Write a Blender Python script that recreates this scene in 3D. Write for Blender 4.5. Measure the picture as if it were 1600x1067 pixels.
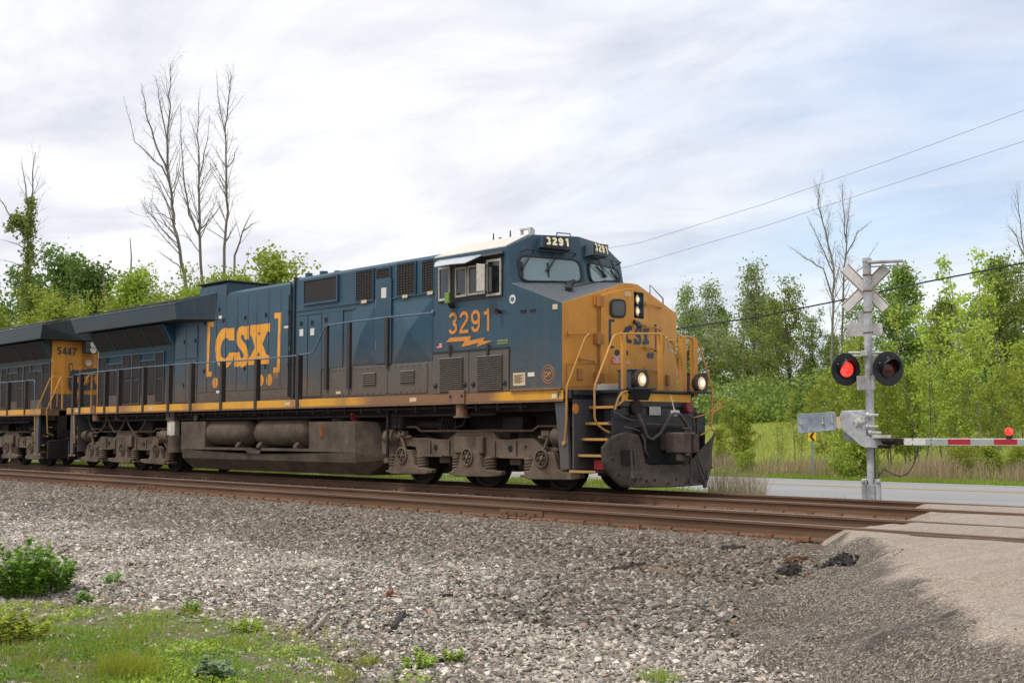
import bpy, bmesh, math, random
import numpy as np
from mathutils import Vector, Matrix, noise as mnoise

for o in list(bpy.data.objects): bpy.data.objects.remove(o)
sc = bpy.context.scene
COL = sc.collection
R = math.radians

# ---------------------------------------------------------------- camera
CAM = np.array([15.7456, -16.8392, 1.0415]); YAW = -0.8393; PITCH = 0.0728; FPX = 1967.75
cd = bpy.data.cameras.new("camera"); cam = bpy.data.objects.new("camera", cd); COL.objects.link(cam)
cd.sensor_width = 36.0; cd.lens = FPX / 1600 * 36; cd.clip_start = 0.1; cd.clip_end = 3000
cam.location = CAM; cam.rotation_euler = (math.pi/2 + PITCH, 0, -YAW)
sc.camera = cam
# ---------------------------------------------------------------- world
SUN_EL, SUN_AZ = 60.0, 205.0        # azimuth clockwise from +Y
w = bpy.data.worlds.new("World"); sc.world = w; w.use_nodes = True
nt = w.node_tree; nt.nodes.clear()
def wn(t, **k):
    n = nt.nodes.new(t)
    for a, b in k.items(): setattr(n, a, b)
    return n
out = wn('ShaderNodeOutputWorld'); mixs = wn('ShaderNodeMixShader')
sky = wn('ShaderNodeTexSky', sky_type='NISHITA', sun_disc=False)
sky.sun_elevation = R(SUN_EL); sky.sun_rotation = R(SUN_AZ); sky.air_density = 1.0; sky.dust_density = 1.5
bgs = wn('ShaderNodeBackground'); bgs.inputs[1].default_value = 0.15
nt.links.new(sky.outputs[0], bgs.inputs[0])
bgc = wn('ShaderNodeBackground'); bgc.inputs[1].default_value = 0.81
tc = wn('ShaderNodeTexCoord'); sep = wn('ShaderNodeSeparateXYZ'); nt.links.new(tc.outputs['Generated'], sep.inputs[0])
def wmath(op, a, b=None, clamp=False):
    n = wn('ShaderNodeMath', operation=op); n.use_clamp = clamp
    for i, v in enumerate((a, b)):
        if v is None: continue
        if isinstance(v, (int, float)): n.inputs[i].default_value = v
        else: nt.links.new(v, n.inputs[i])
    return n.outputs[0]
zc = wmath('ADD', wmath('MAXIMUM', sep.outputs[2], 0.0), 0.13)
comb = wn('ShaderNodeCombineXYZ')
nt.links.new(wmath('DIVIDE', sep.outputs[0], zc), comb.inputs[0]); nt.links.new(wmath('DIVIDE', sep.outputs[1], zc), comb.inputs[1])
mp = wn('ShaderNodeMapping'); mp.inputs['Rotation'].default_value = (0, 0, R(-42)); mp.inputs['Scale'].default_value = (0.55, 1.0, 1)
nt.links.new(comb.outputs[0], mp.inputs[0])
def wnoise(scale, detail, rough, dist=0.0):
    n = wn('ShaderNodeTexNoise'); n.inputs['Scale'].default_value = scale; n.inputs['Detail'].default_value = detail
    n.inputs['Roughness'].default_value = rough; n.inputs['Distortion'].default_value = dist
    nt.links.new(mp.outputs[0], n.inputs[0]); return n.outputs[0]
n1 = wnoise(0.62, 7, 0.55, 0.5); n2 = wnoise(2.1, 8, 0.6, 0.5)
cr = wn('ShaderNodeValToRGB'); cr.color_ramp.elements[0].position = 0.38; cr.color_ramp.elements[0].color = (0.55, 0.585, 0.69, 1)
cr.color_ramp.elements[1].position = 0.57; cr.color_ramp.elements[1].color = (1.0, 1.0, 1.01, 1)
nt.links.new(wmath('ADD', wmath('MULTIPLY', n1, 0.62), wmath('MULTIPLY', n2, 0.38)), cr.inputs[0])
nt.links.new(cr.outputs[0], bgc.inputs[0])
# the gap of blue sky low in the west: direction mask
BD = Vector((-0.50, 0.80, 0.27)).normalized()
dp = wn('ShaderNodeVectorMath', operation='DOT_PRODUCT'); nt.links.new(tc.outputs['Generated'], dp.inputs[0]); dp.inputs[1].default_value = BD
gap = wn('ShaderNodeMapRange'); gap.inputs[1].default_value = 0.955; gap.inputs[2].default_value = 1.0
nt.links.new(dp.outputs['Value'], gap.inputs[0])
n3 = wnoise(1.1, 5, 0.55, 0.3)
hole = wmath('MULTIPLY', gap.outputs[0], wmath('MULTIPLY', wmath('SUBTRACT', n3, 0.36), 3.2, True), True)
hole = wmath('MULTIPLY', hole, 0.85)
nt.links.new(wmath('SUBTRACT', 1.0, hole, True), mixs.inputs[0])
nt.links.new(bgs.outputs[0], mixs.inputs[1]); nt.links.new(bgc.outputs[0], mixs.inputs[2]); nt.links.new(mixs.outputs[0], out.inputs[0])
sd = bpy.data.lights.new("sun", 'SUN'); so = bpy.data.objects.new("sun", sd); COL.objects.link(so)
sd.energy = 1.7; sd.angle = R(11); sd.color = (1.0, 0.965, 0.91)
sv = Vector((math.sin(R(SUN_AZ))*math.cos(R(SUN_EL)), math.cos(R(SUN_AZ))*math.cos(R(SUN_EL)), math.sin(R(SUN_EL))))
so.rotation_euler = sv.to_track_quat('Z', 'Y').to_euler(); so.location = (0, 0, 60)
sc.view_settings.view_transform = 'Standard'; sc.view_settings.look = 'None'; sc.view_settings.gamma = 1
sc.view_settings.exposure = 0.47
sc.render.engine = 'CYCLES'
sc.cycles.max_bounces = 6; sc.cycles.diffuse_bounces = 3; sc.cycles.transparent_max_bounces = 4

# ---------------------------------------------------------------- surveying helpers (photo pixel -> point on a real plane)
_F = np.array([math.sin(YAW)*math.cos(PITCH), math.cos(YAW)*math.cos(PITCH), math.sin(PITCH)])
_R = np.array([math.cos(YAW), -math.sin(YAW), 0.0]); _U = np.cross(_R, _F)
def ray(px, py): return _F + _R*(px-800)/FPX - _U*(py-533.5)/FPX
def onp(px, py, P0, n):
    d = ray(px, py); t = np.dot(np.array(P0)-CAM, n)/np.dot(d, n); return CAM + d*t
def on(px, py, axis, val):
    d = ray(px, py); return CAM + d*((val-CAM[axis])/d[axis])
def XZ(px, py, y): q = on(px, py, 1, y); return q[0], q[2]
def at_depth(px, py, depth): return CAM + ray(px, py)*depth
def zm(x0, y0, s): return lambda x, y: (x0 + x/s, y0 + y/s)

# ---------------------------------------------------------------- mesh helpers
class MB:
    def __init__(self): self.v = []; self.f = []; self.m = []; self.mi = 0
    def add(self, vs, fs):
        b = len(self.v); self.v += [tuple(map(float, q)) for q in vs]
        for f in fs: self.f.append([i+b for i in f]); self.m.append(self.mi)
        return self
    def box(self, x0, x1, y0, y1, z0, z1):
        return self.add([(x0,y0,z0),(x1,y0,z0),(x1,y1,z0),(x0,y1,z0),(x0,y0,z1),(x1,y0,z1),(x1,y1,z1),(x0,y1,z1)],
                        [(3,2,1,0),(4,5,6,7),(0,1,5,4),(1,2,6,5),(2,3,7,6),(3,0,4,7)])
    def obox(self, c, u, v, w):      # centre, half vectors
        c, u, v, w = [np.array(q, float) for q in (c, u, v, w)]
        vs = [c+a*u+b*v+d*w for d in (-1,1) for (a,b) in ((-1,-1),(1,-1),(1,1),(-1,1))]
        return self.add(vs, [(3,2,1,0),(4,5,6,7),(0,1,5,4),(1,2,6,5),(2,3,7,6),(3,0,4,7)])
    def prism(self, poly, off):      # 3d polygon extruded by a vector
        n = len(poly); off = np.array(off, float); P = [np.array(q, float) for q in poly]
        fs = [list(range(n)), list(range(2*n-1, n-1, -1))] + [[i, i+n, (i+1) % n + n, (i+1) % n] for i in range(n)]
        return self.add(P + [q+off for q in P], fs)
    def pxz(self, pts, y0, y1): return self.prism([(x, y0, z) for x, z in pts], (0, y1-y0, 0))
    def pyz(self, pts, x0, x1): return self.prism([(x0, y, z) for y, z in pts], (x1-x0, 0, 0))
    def pxy(self, pts, z0, z1): return self.prism([(x, y, z0) for x, y in pts], (0, 0, z1-z0))
    def face(self, *pts): return self.add(pts, [list(range(len(pts)))])
    def tube(self, pts, r, n=8, r1=None, cap=True):
        P = [np.array(q, float) for q in pts]; m = len(P); ring = []
        T = [P[1]-P[0]] + [(P[i+1]-P[i])/max(np.linalg.norm(P[i+1]-P[i]),1e-9) + (P[i]-P[i-1])/max(np.linalg.norm(P[i]-P[i-1]),1e-9) for i in range(1, m-1)] + [P[-1]-P[-2]]
        a = np.array([0,0,1.0]); t = T[0]/np.linalg.norm(T[0])
        if abs(t[2]) > .95: a = np.array([0,1.0,0])
        u = np.cross(t, a); u /= np.linalg.norm(u)
        vs = []
        for i in range(m):
            t = T[i]/max(np.linalg.norm(T[i]),1e-9); u = u - t*np.dot(u, t); u /= np.linalg.norm(u); w_ = np.cross(t, u)
            if hasattr(r, '__len__'): rr = r[i]
            else: rr = r if r1 is None else r+(r1-r)*i/(m-1)
            for k in range(n):
                A = 2*math.pi*(k+.5)/n; vs.append(P[i]+rr*(u*math.cos(A)+w_*math.sin(A)))
        fs = [[i*n+k, i*n+(k+1)%n, (i+1)*n+(k+1)%n, (i+1)*n+k] for i in range(m-1) for k in range(n)]
        if cap: fs += [list(range(n-1,-1,-1)), list(range((m-1)*n, m*n))]
        return self.add(vs, fs)
    def cyl(self, a, b, r, n=20, r1=None): return self.tube([a, b], r, n, r1)
    def lathe(self, c, axis, prof, n=24):   # prof: (distance along axis, radius)
        ax = np.array(axis, float); ax /= np.linalg.norm(ax); c = np.array(c, float)
        h = np.array([0,0,1.0]) if abs(ax[2]) < .9 else np.array([1.0,0,0]); u = np.cross(ax, h); u /= np.linalg.norm(u); v = np.cross(ax, u)
        vs = [c+ax*d+r*(u*math.cos(2*math.pi*k/n)+v*math.sin(2*math.pi*k/n)) for d, r in prof for k in range(n)]
        fs = [[i*n+k, i*n+(k+1)%n, (i+1)*n+(k+1)%n, (i+1)*n+k] for i in range(len(prof)-1) for k in range(n)]
        if prof[0][1] > 1e-5: fs.append(list(range(n-1,-1,-1)))
        if prof[-1][1] > 1e-5: fs.append(list(range((len(prof)-1)*n, len(prof)*n)))
        return self.add(vs, fs)
    def build(self, name, mat, parent=None, bevel=0.0, smooth=False, angle=35, seg=2):
        me = bpy.data.meshes.new(name); me.from_pydata(self.v, [], self.f)
        mats = mat if isinstance(mat, (list, tuple)) else [mat]
        for m in mats: me.materials.append(m)
        bm = bmesh.new(); bm.from_mesh(me)
        for f, i in zip(bm.faces, self.m): f.material_index = i
        bmesh.ops.recalc_face_normals(bm, faces=bm.faces)
        ng = [f for f in bm.faces if len(f.verts) > 4]
        if ng and not bevel: bmesh.ops.triangulate(bm, faces=ng)
        bm.to_mesh(me); bm.free()
        o = bpy.data.objects.new(name, me); COL.objects.link(o)
        if parent: o.parent = parent
        if bevel:
            b = o.modifiers.new("bevel", 'BEVEL'); b.width = bevel; b.segments = seg; b.limit_method = 'ANGLE'; b.angle_limit = R(angle)
            if hasattr(b, 'harden_normals'): b.harden_normals = True
        if smooth or bevel:
            for p in me.polygons: p.use_smooth = True
            if not bevel:
                try: me.set_sharp_from_angle(angle=R(angle))
                except Exception: pass
        return o
def raw_mesh(name, V, F, mat, parent=None, smooth=False):
    """V (n,3), F (m,k) numpy arrays, one face size"""
    me = bpy.data.meshes.new(name); V = np.asarray(V, np.float32); F = np.asarray(F, np.int32); k = F.shape[1]
    me.vertices.add(len(V)); me.vertices.foreach_set('co', V.ravel())
    me.loops.add(F.size); me.loops.foreach_set('vertex_index', F.ravel())
    me.polygons.add(len(F)); me.polygons.foreach_set('loop_start', np.arange(0, F.size, k, dtype=np.int32))
    me.polygons.foreach_set('loop_total', np.full(len(F), k, np.int32))
    if smooth: me.polygons.foreach_set('use_smooth', np.ones(len(F), bool))
    me.materials.append(mat); me.update(calc_edges=True)
    o = bpy.data.objects.new(name, me); COL.objects.link(o)
    if parent: o.parent = parent
    return o
def empty(name, loc=(0,0,0), rz=0):
    o = bpy.data.objects.new(name, None); COL.objects.link(o); o.location = loc; o.rotation_euler = (0,0,rz); o.empty_display_size = .2; return o
def tag(o, label, cat, group=None):
    o['label'] = label; o['category'] = cat
    if group: o['group'] = group
    return o
def structure(o, label=None): o['kind'] = 'structure'; return o
def stuff(o): o['kind'] = 'stuff'; return o
def copy_tree(o, parent=None):
    c = o.copy(); COL.objects.link(c)
    if parent: c.parent = parent
    for ch in o.children: copy_tree(ch, c)
    return c

# ---------------------------------------------------------------- materials
def newmat(name):
    m = bpy.data.materials.new(name); m.use_nodes = True; m.node_tree.nodes.clear(); return m
class NT:
    def __init__(self, name):
        self.m = newmat(name); self.t = self.m.node_tree
        self.out = self.n('ShaderNodeOutputMaterial'); self.p = self.n('ShaderNodeBsdfPrincipled'); self.l(self.p.outputs[0], self.out.inputs[0])
        self.tc = self.n('ShaderNodeTexCoord')
    def n(self, t, **k):
        x = self.t.nodes.new(t)
        for a, b in k.items(): setattr(x, a, b)
        return x
    def l(self, a, b): self.t.links.new(a, b)
    def setv(self, s, v):
        if isinstance(v, (int, float)): s.default_value = v
        elif isinstance(v, (tuple, list)): s.default_value = (*v, 1) if len(v) == 3 and s.type == 'RGBA' else v
        else: self.l(v, s)
    def math(self, op, a, b=0.0, clamp=False):
        x = self.n('ShaderNodeMath', operation=op); x.use_clamp = clamp; self.setv(x.inputs[0], a); self.setv(x.inputs[1], b); return x.outputs[0]
    def noise(self, scale, detail=4, rough=.55, vec=None, scl=None, dist=0):
        x = self.n('ShaderNodeTexNoise'); x.inputs['Scale'].default_value = scale; x.inputs['Detail'].default_value = detail
        x.inputs['Roughness'].default_value = rough; x.inputs['Distortion'].default_value = dist
        v = vec or self.tc.outputs['Object']
        if scl:
            mp = self.n('ShaderNodeMapping'); mp.inputs['Scale'].default_value = scl; self.l(v, mp.inputs[0]); v = mp.outputs[0]
        self.l(v, x.inputs[0]); return x.outputs[0]
    def ramp(self, fac, *stops):
        x = self.n('ShaderNodeValToRGB'); e = x.color_ramp.elements
        while len(e) < len(stops): e.new(.5)
        for el, (p, c) in zip(e, stops): el.position = p; el.color = (*c, 1)
        self.l(fac, x.inputs[0]); return x.outputs[0]
    def rng(self, v, a, b, c=0.0, d=1.0):
        x = self.n('ShaderNodeMapRange'); self.setv(x.inputs[0], v)
        for i, q in enumerate((a, b, c, d)): x.inputs[i+1].default_value = q
        return x.outputs[0]
    def mix(self, f, a, b, mode='MIX'):
        x = self.n('ShaderNodeMix', data_type='RGBA', blend_type=mode); self.setv(x.inputs[0], f); self.setv(x.inputs[6], a); self.setv(x.inputs[7], b); return x.outputs[2]
    def xyz(self, v=None):
        s = self.n('ShaderNodeSeparateXYZ'); self.l(v or self.tc.outputs['Object'], s.inputs[0]); return s.outputs
    def bump(self, h, strength=.3, dist=.01):
        b = self.n('ShaderNodeBump'); b.inputs['Strength'].default_value = strength; b.inputs['Distance'].default_value = dist; self.l(h, b.inputs['Height']); self.l(b.outputs[0], self.p.inputs['Normal'])
    def set(self, col=None, rough=None, metal=None, spec=None):
        if col is not None: self.setv(self.p.inputs['Base Color'], col)
        if rough is not None: self.setv(self.p.inputs['Roughness'], rough)
        if metal is not None: self.setv(self.p.inputs['Metallic'], metal)
        if spec is not None: self.p.inputs['Specular IOR Level'].default_value = spec
        return self.m

def simple(name, col, rough=.6, var=.25, scale=6.0, metal=0.0, bump=0.0):
    t = NT(name); n = t.noise(scale, 5, .6)
    dark = tuple(c*(1-var) for c in col); lite = tuple(min(1, c*(1+var)) for c in col)
    t.set(t.ramp(n, (.3, dark), (.7, lite)), rough, metal)
    if bump: t.bump(t.noise(scale*6, 4, .6), bump, .01)
    return t.m
DUST = (0.130, 0.095, 0.066)
def dusty_paint(name, col, lo, hi, dust=DUST, rough=.42, amount=.85, base=.16):
    """paint with road dust that settled on its lower part (between heights lo and hi) and rain streaks"""
    t = NT(name); s = t.xyz(); big = t.noise(.9, 5, .6); fine = t.noise(9, 5, .65); streak = t.noise(1.0, 4, .6, scl=(7, 7, .35))
    h = t.rng(t.math('ADD', s[2], t.math('MULTIPLY', t.math('SUBTRACT', big, .5), 1.0)), lo, hi, 1, 0)
    f = t.math('ADD', t.math('MULTIPLY', h, amount), t.math('MULTIPLY', t.rng(streak, .45, .75), base+.10), True)
    f = t.math('ADD', f, t.math('MULTIPLY', t.rng(fine, .45, .8), base), True)
    c0 = t.mix(t.rng(big, .3, .7), tuple(c*.85 for c in col), tuple(c*1.15 for c in col))
    fade = t.rng(t.noise(.45, 6, .7, scl=(1, 1, 2.2)), .5, .72, 0, .30); c0 = t.mix(fade, c0, tuple(min(1, q*1.5+.02) for q in col)); c = t.mix(f, c0, t.mix(t.rng(fine, .3, .7), tuple(q*.8 for q in dust), tuple(q*1.15 for q in dust)))
    t.set(c, t.math('ADD', t.math('MULTIPLY', f, .4), rough), None, .45)
    t.bump(t.noise(1.7, 4, .55), .16, .02)
    return t.m
M = {}
BLUE = (0.015, 0.065, 0.106)
M['blue'] = dusty_paint('blue_paint', BLUE, 2.0, 3.05)
M['cab_blue'] = dusty_paint('cab_blue_paint', (0.016, 0.063, 0.100), 1.8, 2.9, amount=.6)
M['wing'] = dusty_paint('wing_paint', (0.016, 0.040, 0.062), 3.9, 4.2, amount=.25)
M['grey_blue'] = dusty_paint('rear_unit_paint', (0.036, 0.060, 0.075), 1.8, 3.4)
M['cabinet'] = dusty_paint('cabinet_dusty', (0.085, 0.085, 0.085), 1.5, 3.4, amount=.8)
M['orange'] = dusty_paint('orange_paint', (0.62, 0.275, 0.032), 1.6, 2.6, dust=(.30,.145,.05), amount=.55, rough=.4, base=.22)
M['orange_trim'] = dusty_paint('orange_trim', (0.46, 0.19, 0.04), 1.5, 3.2, dust=(.2,.11,.06), amount=.55, rough=.5)
M['yellow_rail'] = dusty_paint('yellow_rail_paint', (0.56, 0.275, 0.05), .4, 2.0, dust=(.34,.20,.09), amount=.7, rough=.5)
M['letter'] = dusty_paint('lettering_yellow', (0.80, 0.33, 0.015), 2.0, 3.0, dust=(.42,.19,.06), amount=.7, rough=.45)
M['number'] = simple('number_orange', (0.62, 0.23, 0.035), .5, .12)
M['logo_blue'] = simple('nose_lettering_blue', (0.018, 0.045, 0.075), .5, .15)
t = NT('sill_stripe'); s = t.xyz(); seg = t.noise(.55, 2, .5, scl=(1,0,0)); fine = t.noise(7, 5, .65, scl=(1,1,3))
f = t.math('ADD', t.rng(seg, .47, .68), t.math('MULTIPLY', t.math('SUBTRACT', fine, .5), 1.1), True)
f2 = t.math('MULTIPLY', t.math('MULTIPLY', t.rng(s[0], -6.4, -5.6), t.rng(s[0], -2.0, -1.5, 1, 0)), 1.0)
f = t.math('ADD', f, f2, True)
t.set(t.mix(f, (.72,.34,.015), (.24,.115,.05)), .5); M['stripe'] = t.m
M['yellow_stripe'] = simple('pilot_stripe_yellow', (.70,.33,.02), .45, .15, 6)
M['sill'] = simple('sill_brown', (.20,.105,.06), .7, .3, 5)
M['black'] = simple('black_metal', (.020,.021,.023), .55, .3, 5)
M['void'] = simple('dark_interior', (.008,.008,.008), .9, .2)
M['screen'] = simple('screen_black', (.020,.017,.015), .75, .25, 20)
M['grille'] = simple('grille_brown', (.040,.032,.027), .75, .25, 14)
def dustmetal(name, col):
    t = NT(name); a = t.noise(2.5, 6, .65); b = t.noise(14, 5, .65)
    c = t.mix(t.rng(a, .3, .7), tuple(q*.48 for q in col), tuple(q*1.28 for q in col)); c = t.mix(t.math('MULTIPLY', t.rng(b, .48, .75), .6), c, tuple(q*.4 for q in col))  # noise darkens in patches: oily grime plus crevice shade put into the colour
    t.set(c, .8, 0, .3); t.bump(b, .25, .01); return t.m
M['truck'] = dustmetal('truck_dust', (.150,.108,.075))
M['tank'] = dustmetal('tank_dust', (.115,.086,.062))
M['under'] = dustmetal('underframe_dust', (.030,.023,.018))
M['plow'] = dustmetal('plow_metal', (.095,.075,.062))
M['step_panel'] = dusty_paint('step_panel', (.055,.062,.075), .3, 1.5, amount=.55)
M['pilot'] = dusty_paint('pilot_dark', (.011,.015,.022), .2, 1.3, amount=.45, base=.04)
M['coupler'] = simple('coupler_brown', (.085,.058,.047), .8, .4, 8, 0, .2); M['red_dull'] = simple('dull_red', (.17,.025,.03), .4, .2); M['label_grey'] = simple('label_grey', (.36,.35,.33), .6, .2, 30)
M['stan'] = simple('stanchion_brown', (.030,.024,.021), .6, .25)
M['railblue'] = simple('handrail_blue_grey', (.085,.135,.195), .35, .2)
M['silver'] = simple('silver_visor', (.55,.57,.60), .35, .15, 8, .4)
M['white_roof'] = simple('roof_white', (.64,.585,.51), .5, .1, 3)
M['gold_frame'] = simple('window_frame_alloy', (.50,.46,.38), .45, .2, 12)
M['rubber'] = simple('rubber_gasket', (.018,.018,.02), .6, .2)
M['hose'] = simple('hose_rubber', (.075,.06,.055), .65, .25, 20)
t = NT('windshield_glass'); t.set(t.ramp(t.noise(1.2, 3, .5), (.3, (.175,.26,.28)), (.7, (.235,.33,.35))), .08, 0, .8); M['wshield'] = t.m  # daylight showing in the panes is put into the pale teal base
t = NT('dark_glass'); t.set(t.ramp(t.noise(5, 4, .6), (.35, (.006,.010,.009)), (.7, (.030,.036,.034))), .04, 0, .8); M['glass'] = t.m
M['label_white'] = simple('label_white', (.70,.66,.58), .6, .1, 30)
M['label_red'] = simple('label_red', (.55,.03,.04), .6, .15, 30)
M['label_cream'] = simple('label_cream', (.62,.48,.30), .6, .12, 30)
M['numplate'] = simple('number_board_black', (.012,.012,.014), .4, .2)
t = NT('number_board_digits'); t.set((.80,.72,.48), .5); t.p.inputs['Emission Color'].default_value = (.9,.78,.48,1); t.p.inputs['Emission Strength'].default_value = .12; M['numdigit'] = t.m
def lamp(name, col, st):
    t = NT(name); t.set(tuple(min(1, c)*.5 for c in col), .2); t.p.inputs['Emission Color'].default_value = (*col, 1); t.p.inputs['Emission Strength'].default_value = st; return t.m
M['headlamp'] = lamp('headlamp_lit', (1.0,.70,.40), .30)
M['headcore'] = lamp('headlamp_core', (1.0,.82,.54), 1.0)
M['lens_off'] = simple('lamp_unlit', (.55,.53,.48), .15, .2, 20)
M['red_lit'] = lamp('red_lamp_lit', (1.0,.035,.022), 1.3)
t = NT('red_led_lens'); vo = t.n('ShaderNodeTexVoronoi'); vo.inputs['Scale'].default_value = 38; t.l(t.tc.outputs['Object'], vo.inputs[0])
c = t.ramp(vo.outputs[0], (.15, (1.0,.16,.10)), (.5, (.85,.012,.012))); t.set(c, .3); t.l(c, t.p.inputs['Emission Color']); t.p.inputs['Emission Strength'].default_value = 1.15; M['red_led'] = t.m
M['red_dark'] = simple('red_lens_unlit', (.07,.012,.010), .15, .3, 20)
M['galv'] = dustmetal('galvanised', (.50,.51,.52)); M['galv2'] = dustmetal('aluminium_dull', (.62,.61,.58)); M['galvb'] = dustmetal('galvanised_blue', (.40,.46,.52))
M['signal_black'] = simple('signal_black', (.010,.011,.015), .5, .2)
M['arm_white'] = simple('gate_white', (.68,.66,.62), .5, .1, 10); M['arm_grey'] = simple('gate_grey', (.36,.39,.36), .5, .1, 10); M['arm_red'] = simple('gate_red', (.40,.012,.02), .45, .15, 10)
M['chev_yellow'] = simple('sign_yellow', (.90,.55,.01), .5, .06); M['sign_black'] = simple('sign_black', (.01,.01,.01), .5, .1); M['post_green'] = simple('sign_post_green', (.16,.24,.24), .6, .2)
# rails
t = NT('rail_rust'); a = t.noise(3, 6, .65, scl=(.15, 1, 1)); b = t.noise(18, 5, .6)
c = t.mix(t.rng(a, .3, .7), (.100,.056,.034), (.20,.115,.068)); c = t.mix(t.math('MULTIPLY', t.rng(b, .5, .75), .5), c, (.24,.12,.06)); t.set(c, .75, 0, .3); t.bump(b, .15, .004); M['rust'] = t.m
t = NT('rail_head'); a = t.noise(2.0, 5, .6, scl=(.12,1,1)); c = t.mix(t.rng(a, .35, .65), (.15,.105,.082), (.24,.19,.165)); t.set(c, .38, .55); M['railtop'] = t.m
t = NT('rail_head_polished'); a = t.noise(2.0, 5, .6, scl=(.12,1,1)); c = t.mix(t.rng(a, .35, .65), (.26,.22,.20), (.55,.53,.52)); t.set(c, .25, .8); M['railtop2'] = t.m
M['plate'] = simple('tie_plate_rust', (.23,.105,.052), .85, .35, 9, 0, .3)
M['tie'] = simple('tie_wood', (.10,.066,.045), .9, .4, 7, 0, .4)
M['wood'] = simple('old_wood', (.22,.165,.12), .9, .45, 14, 0, .5); M['woodgrey'] = simple('weathered_wood', (.34,.29,.25), .9, .35, 14, 0, .5); M['wooddark'] = simple('charred_wood', (.040,.030,.026), .9, .4, 12, 0, .5)
M['rustbit'] = simple('rusty_iron', (.22,.075,.03), .85, .35, 12)
# ================================================================ GROUND, TRACKS, ROAD
rng = np.random.default_rng(7)
def vnoise(x, y, s, seed=0):
    """smooth value noise, vectorised, range about -1..1"""
    x = np.asarray(x, float)/s+seed*17.3; y = np.asarray(y, float)/s-seed*9.1
    xi = np.floor(x).astype(np.int64); yi = np.floor(y).astype(np.int64); fx = x-xi; fy = y-yi
    fx = fx*fx*(3-2*fx); fy = fy*fy*(3-2*fy)
    def h(a, b):
        n = (a*374761393+b*668265263+seed*974634777) & 0x7fffffff; n = ((n ^ (n >> 13))*1274126177) & 0x7fffffff
        return ((n ^ (n >> 16)) & 0xffff)/32767.5-1
    return (h(xi,yi)*(1-fx)+h(xi+1,yi)*fx)*(1-fy)+(h(xi,yi+1)*(1-fx)+h(xi+1,yi+1)*fx)*fy
SP = 3.82                      # track spacing
EDGE = np.array([[-.6, 12.0], [3.0, 7.2], [5.1, 1.9], [5.75, .5], [6.65, -.95], [7.75, -3.0], [7.6, -4.7], [9.3, -6.2], [10.6, -8.1], [12.0, -9.6], [13.6, -11.0], [16.5, -13.0], [22, -16]])
_eo = np.argsort(EDGE[:, 1])
def edge_x(y): return np.interp(y, EDGE[_eo, 1], EDGE[_eo, 0])
def sstep(a, b, x): t = np.clip((np.asarray(x, float)-a)/(b-a), 0, 1); return t*t*(3-2*t)
WB = np.array([[-2, -11.4], [2.6, -12.2], [3.4, -11.95], [3.75, -11.35], [5.0, -11.2], [5.75, -11.0], [6.8, -11.1], [7.6, -11.2], [8.2, -11.15], [8.7, -11.0], [9.3, -11.25], [10, -11.6], [12, -15]])   # upper edge of the weedy patch
def weedy(x, y): return np.interp(x, WB[:, 0], WB[:, 1])-np.asarray(y, float)+.35*vnoise(x, y, .9, 30)+.22*vnoise(x, y, .3, 31)
def gz(x, y):
    x = np.asarray(x, float); y = np.asarray(y, float)
    near = -.62+.035*vnoise(x, y, 1.7, 1)+.02*vnoise(x, y, .6, 2)+.05*vnoise(x, y, 4, 3)
    bed = -.205+.012*vnoise(x, y, .35, 4)
    z = near+(bed-near)*sstep(-6.75, -5.3, y+.15*vnoise(x, y, 1.2, 5))
    far = np.where(x < 0, 1, 0)*0.0+(-.17-.37*sstep(-5.5, -.5, x)) + .03*vnoise(x, y, 1.3, 6)
    z = np.where(y > 1.2, bed+(far-bed)*sstep(1.6, 3.2, y), z)
    z = np.where(y > 6.0, far+(-.47-far)*sstep(6.0, 8.0, y), z)
    hill = np.clip(y-27, 0, 70)*.056; hill = hill+np.clip(y-97, 0, 400)*.012
    return z+np.where(y > 20, hill, 0)
def grid(name, xs_, ys_, fz, mat, kind=True, mask=None):
    X, Y = np.meshgrid(xs_, ys_, indexing='ij'); Z = fz(X, Y); n, m = X.shape
    V = np.stack([X, Y, Z], -1).reshape(-1, 3); i, j = np.meshgrid(np.arange(n-1), np.arange(m-1), indexing='ij'); a = (i*m+j)
    F = np.stack([a, a+m, a+m+1, a+1], -1).reshape(-1, 4)
    if mask is not None: k = mask(X, Y).reshape(-1); F = F[k[F].all(1)]
    o = raw_mesh(name, V, F, mat, smooth=True)
    return structure(o) if kind else o
# stone colours used by both the sheet and the loose stones
def stone_cols(t, fac):
    return t.ramp(fac, (0.0, (.035,.032,.028)), (.20, (.085,.074,.060)), (.38, (.15,.127,.104)), (.55, (.25,.214,.175)), (.68, (.125,.130,.115)), (.80, (.33,.295,.245)), (.93, (.58,.53,.45)), (1.0, (.20,.085,.045)))
t = NT('ground_mixed'); s = t.xyz(); wob = t.noise(.8, 4, .6); yy = t.math('ADD', s[1], t.math('MULTIPLY', t.math('SUBTRACT', wob, .5), 2.2))
vo = t.n('ShaderNodeTexVoronoi'); vo.inputs['Scale'].default_value = 26; t.l(t.tc.outputs['Object'], vo.inputs[0])
sepc = t.n('ShaderNodeSeparateColor'); t.l(vo.outputs['Color'], sepc.inputs[0])
st = stone_cols(t, sepc.outputs[0]); st = t.mix(t.rng(vo.outputs['Distance'], .3, .75, 0, .75), st, (.05,.045,.04))  # gap shade between the stones is put into the colour
dirt = t.ramp(t.noise(5, 6, .65), (.3, (.12,.095,.07)), (.7, (.24,.20,.16)))
grs = t.ramp(t.noise(1.6, 6, .7), (.25, (.075,.105,.022)), (.5, (.135,.19,.035)), (.75, (.21,.24,.06)))
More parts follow.
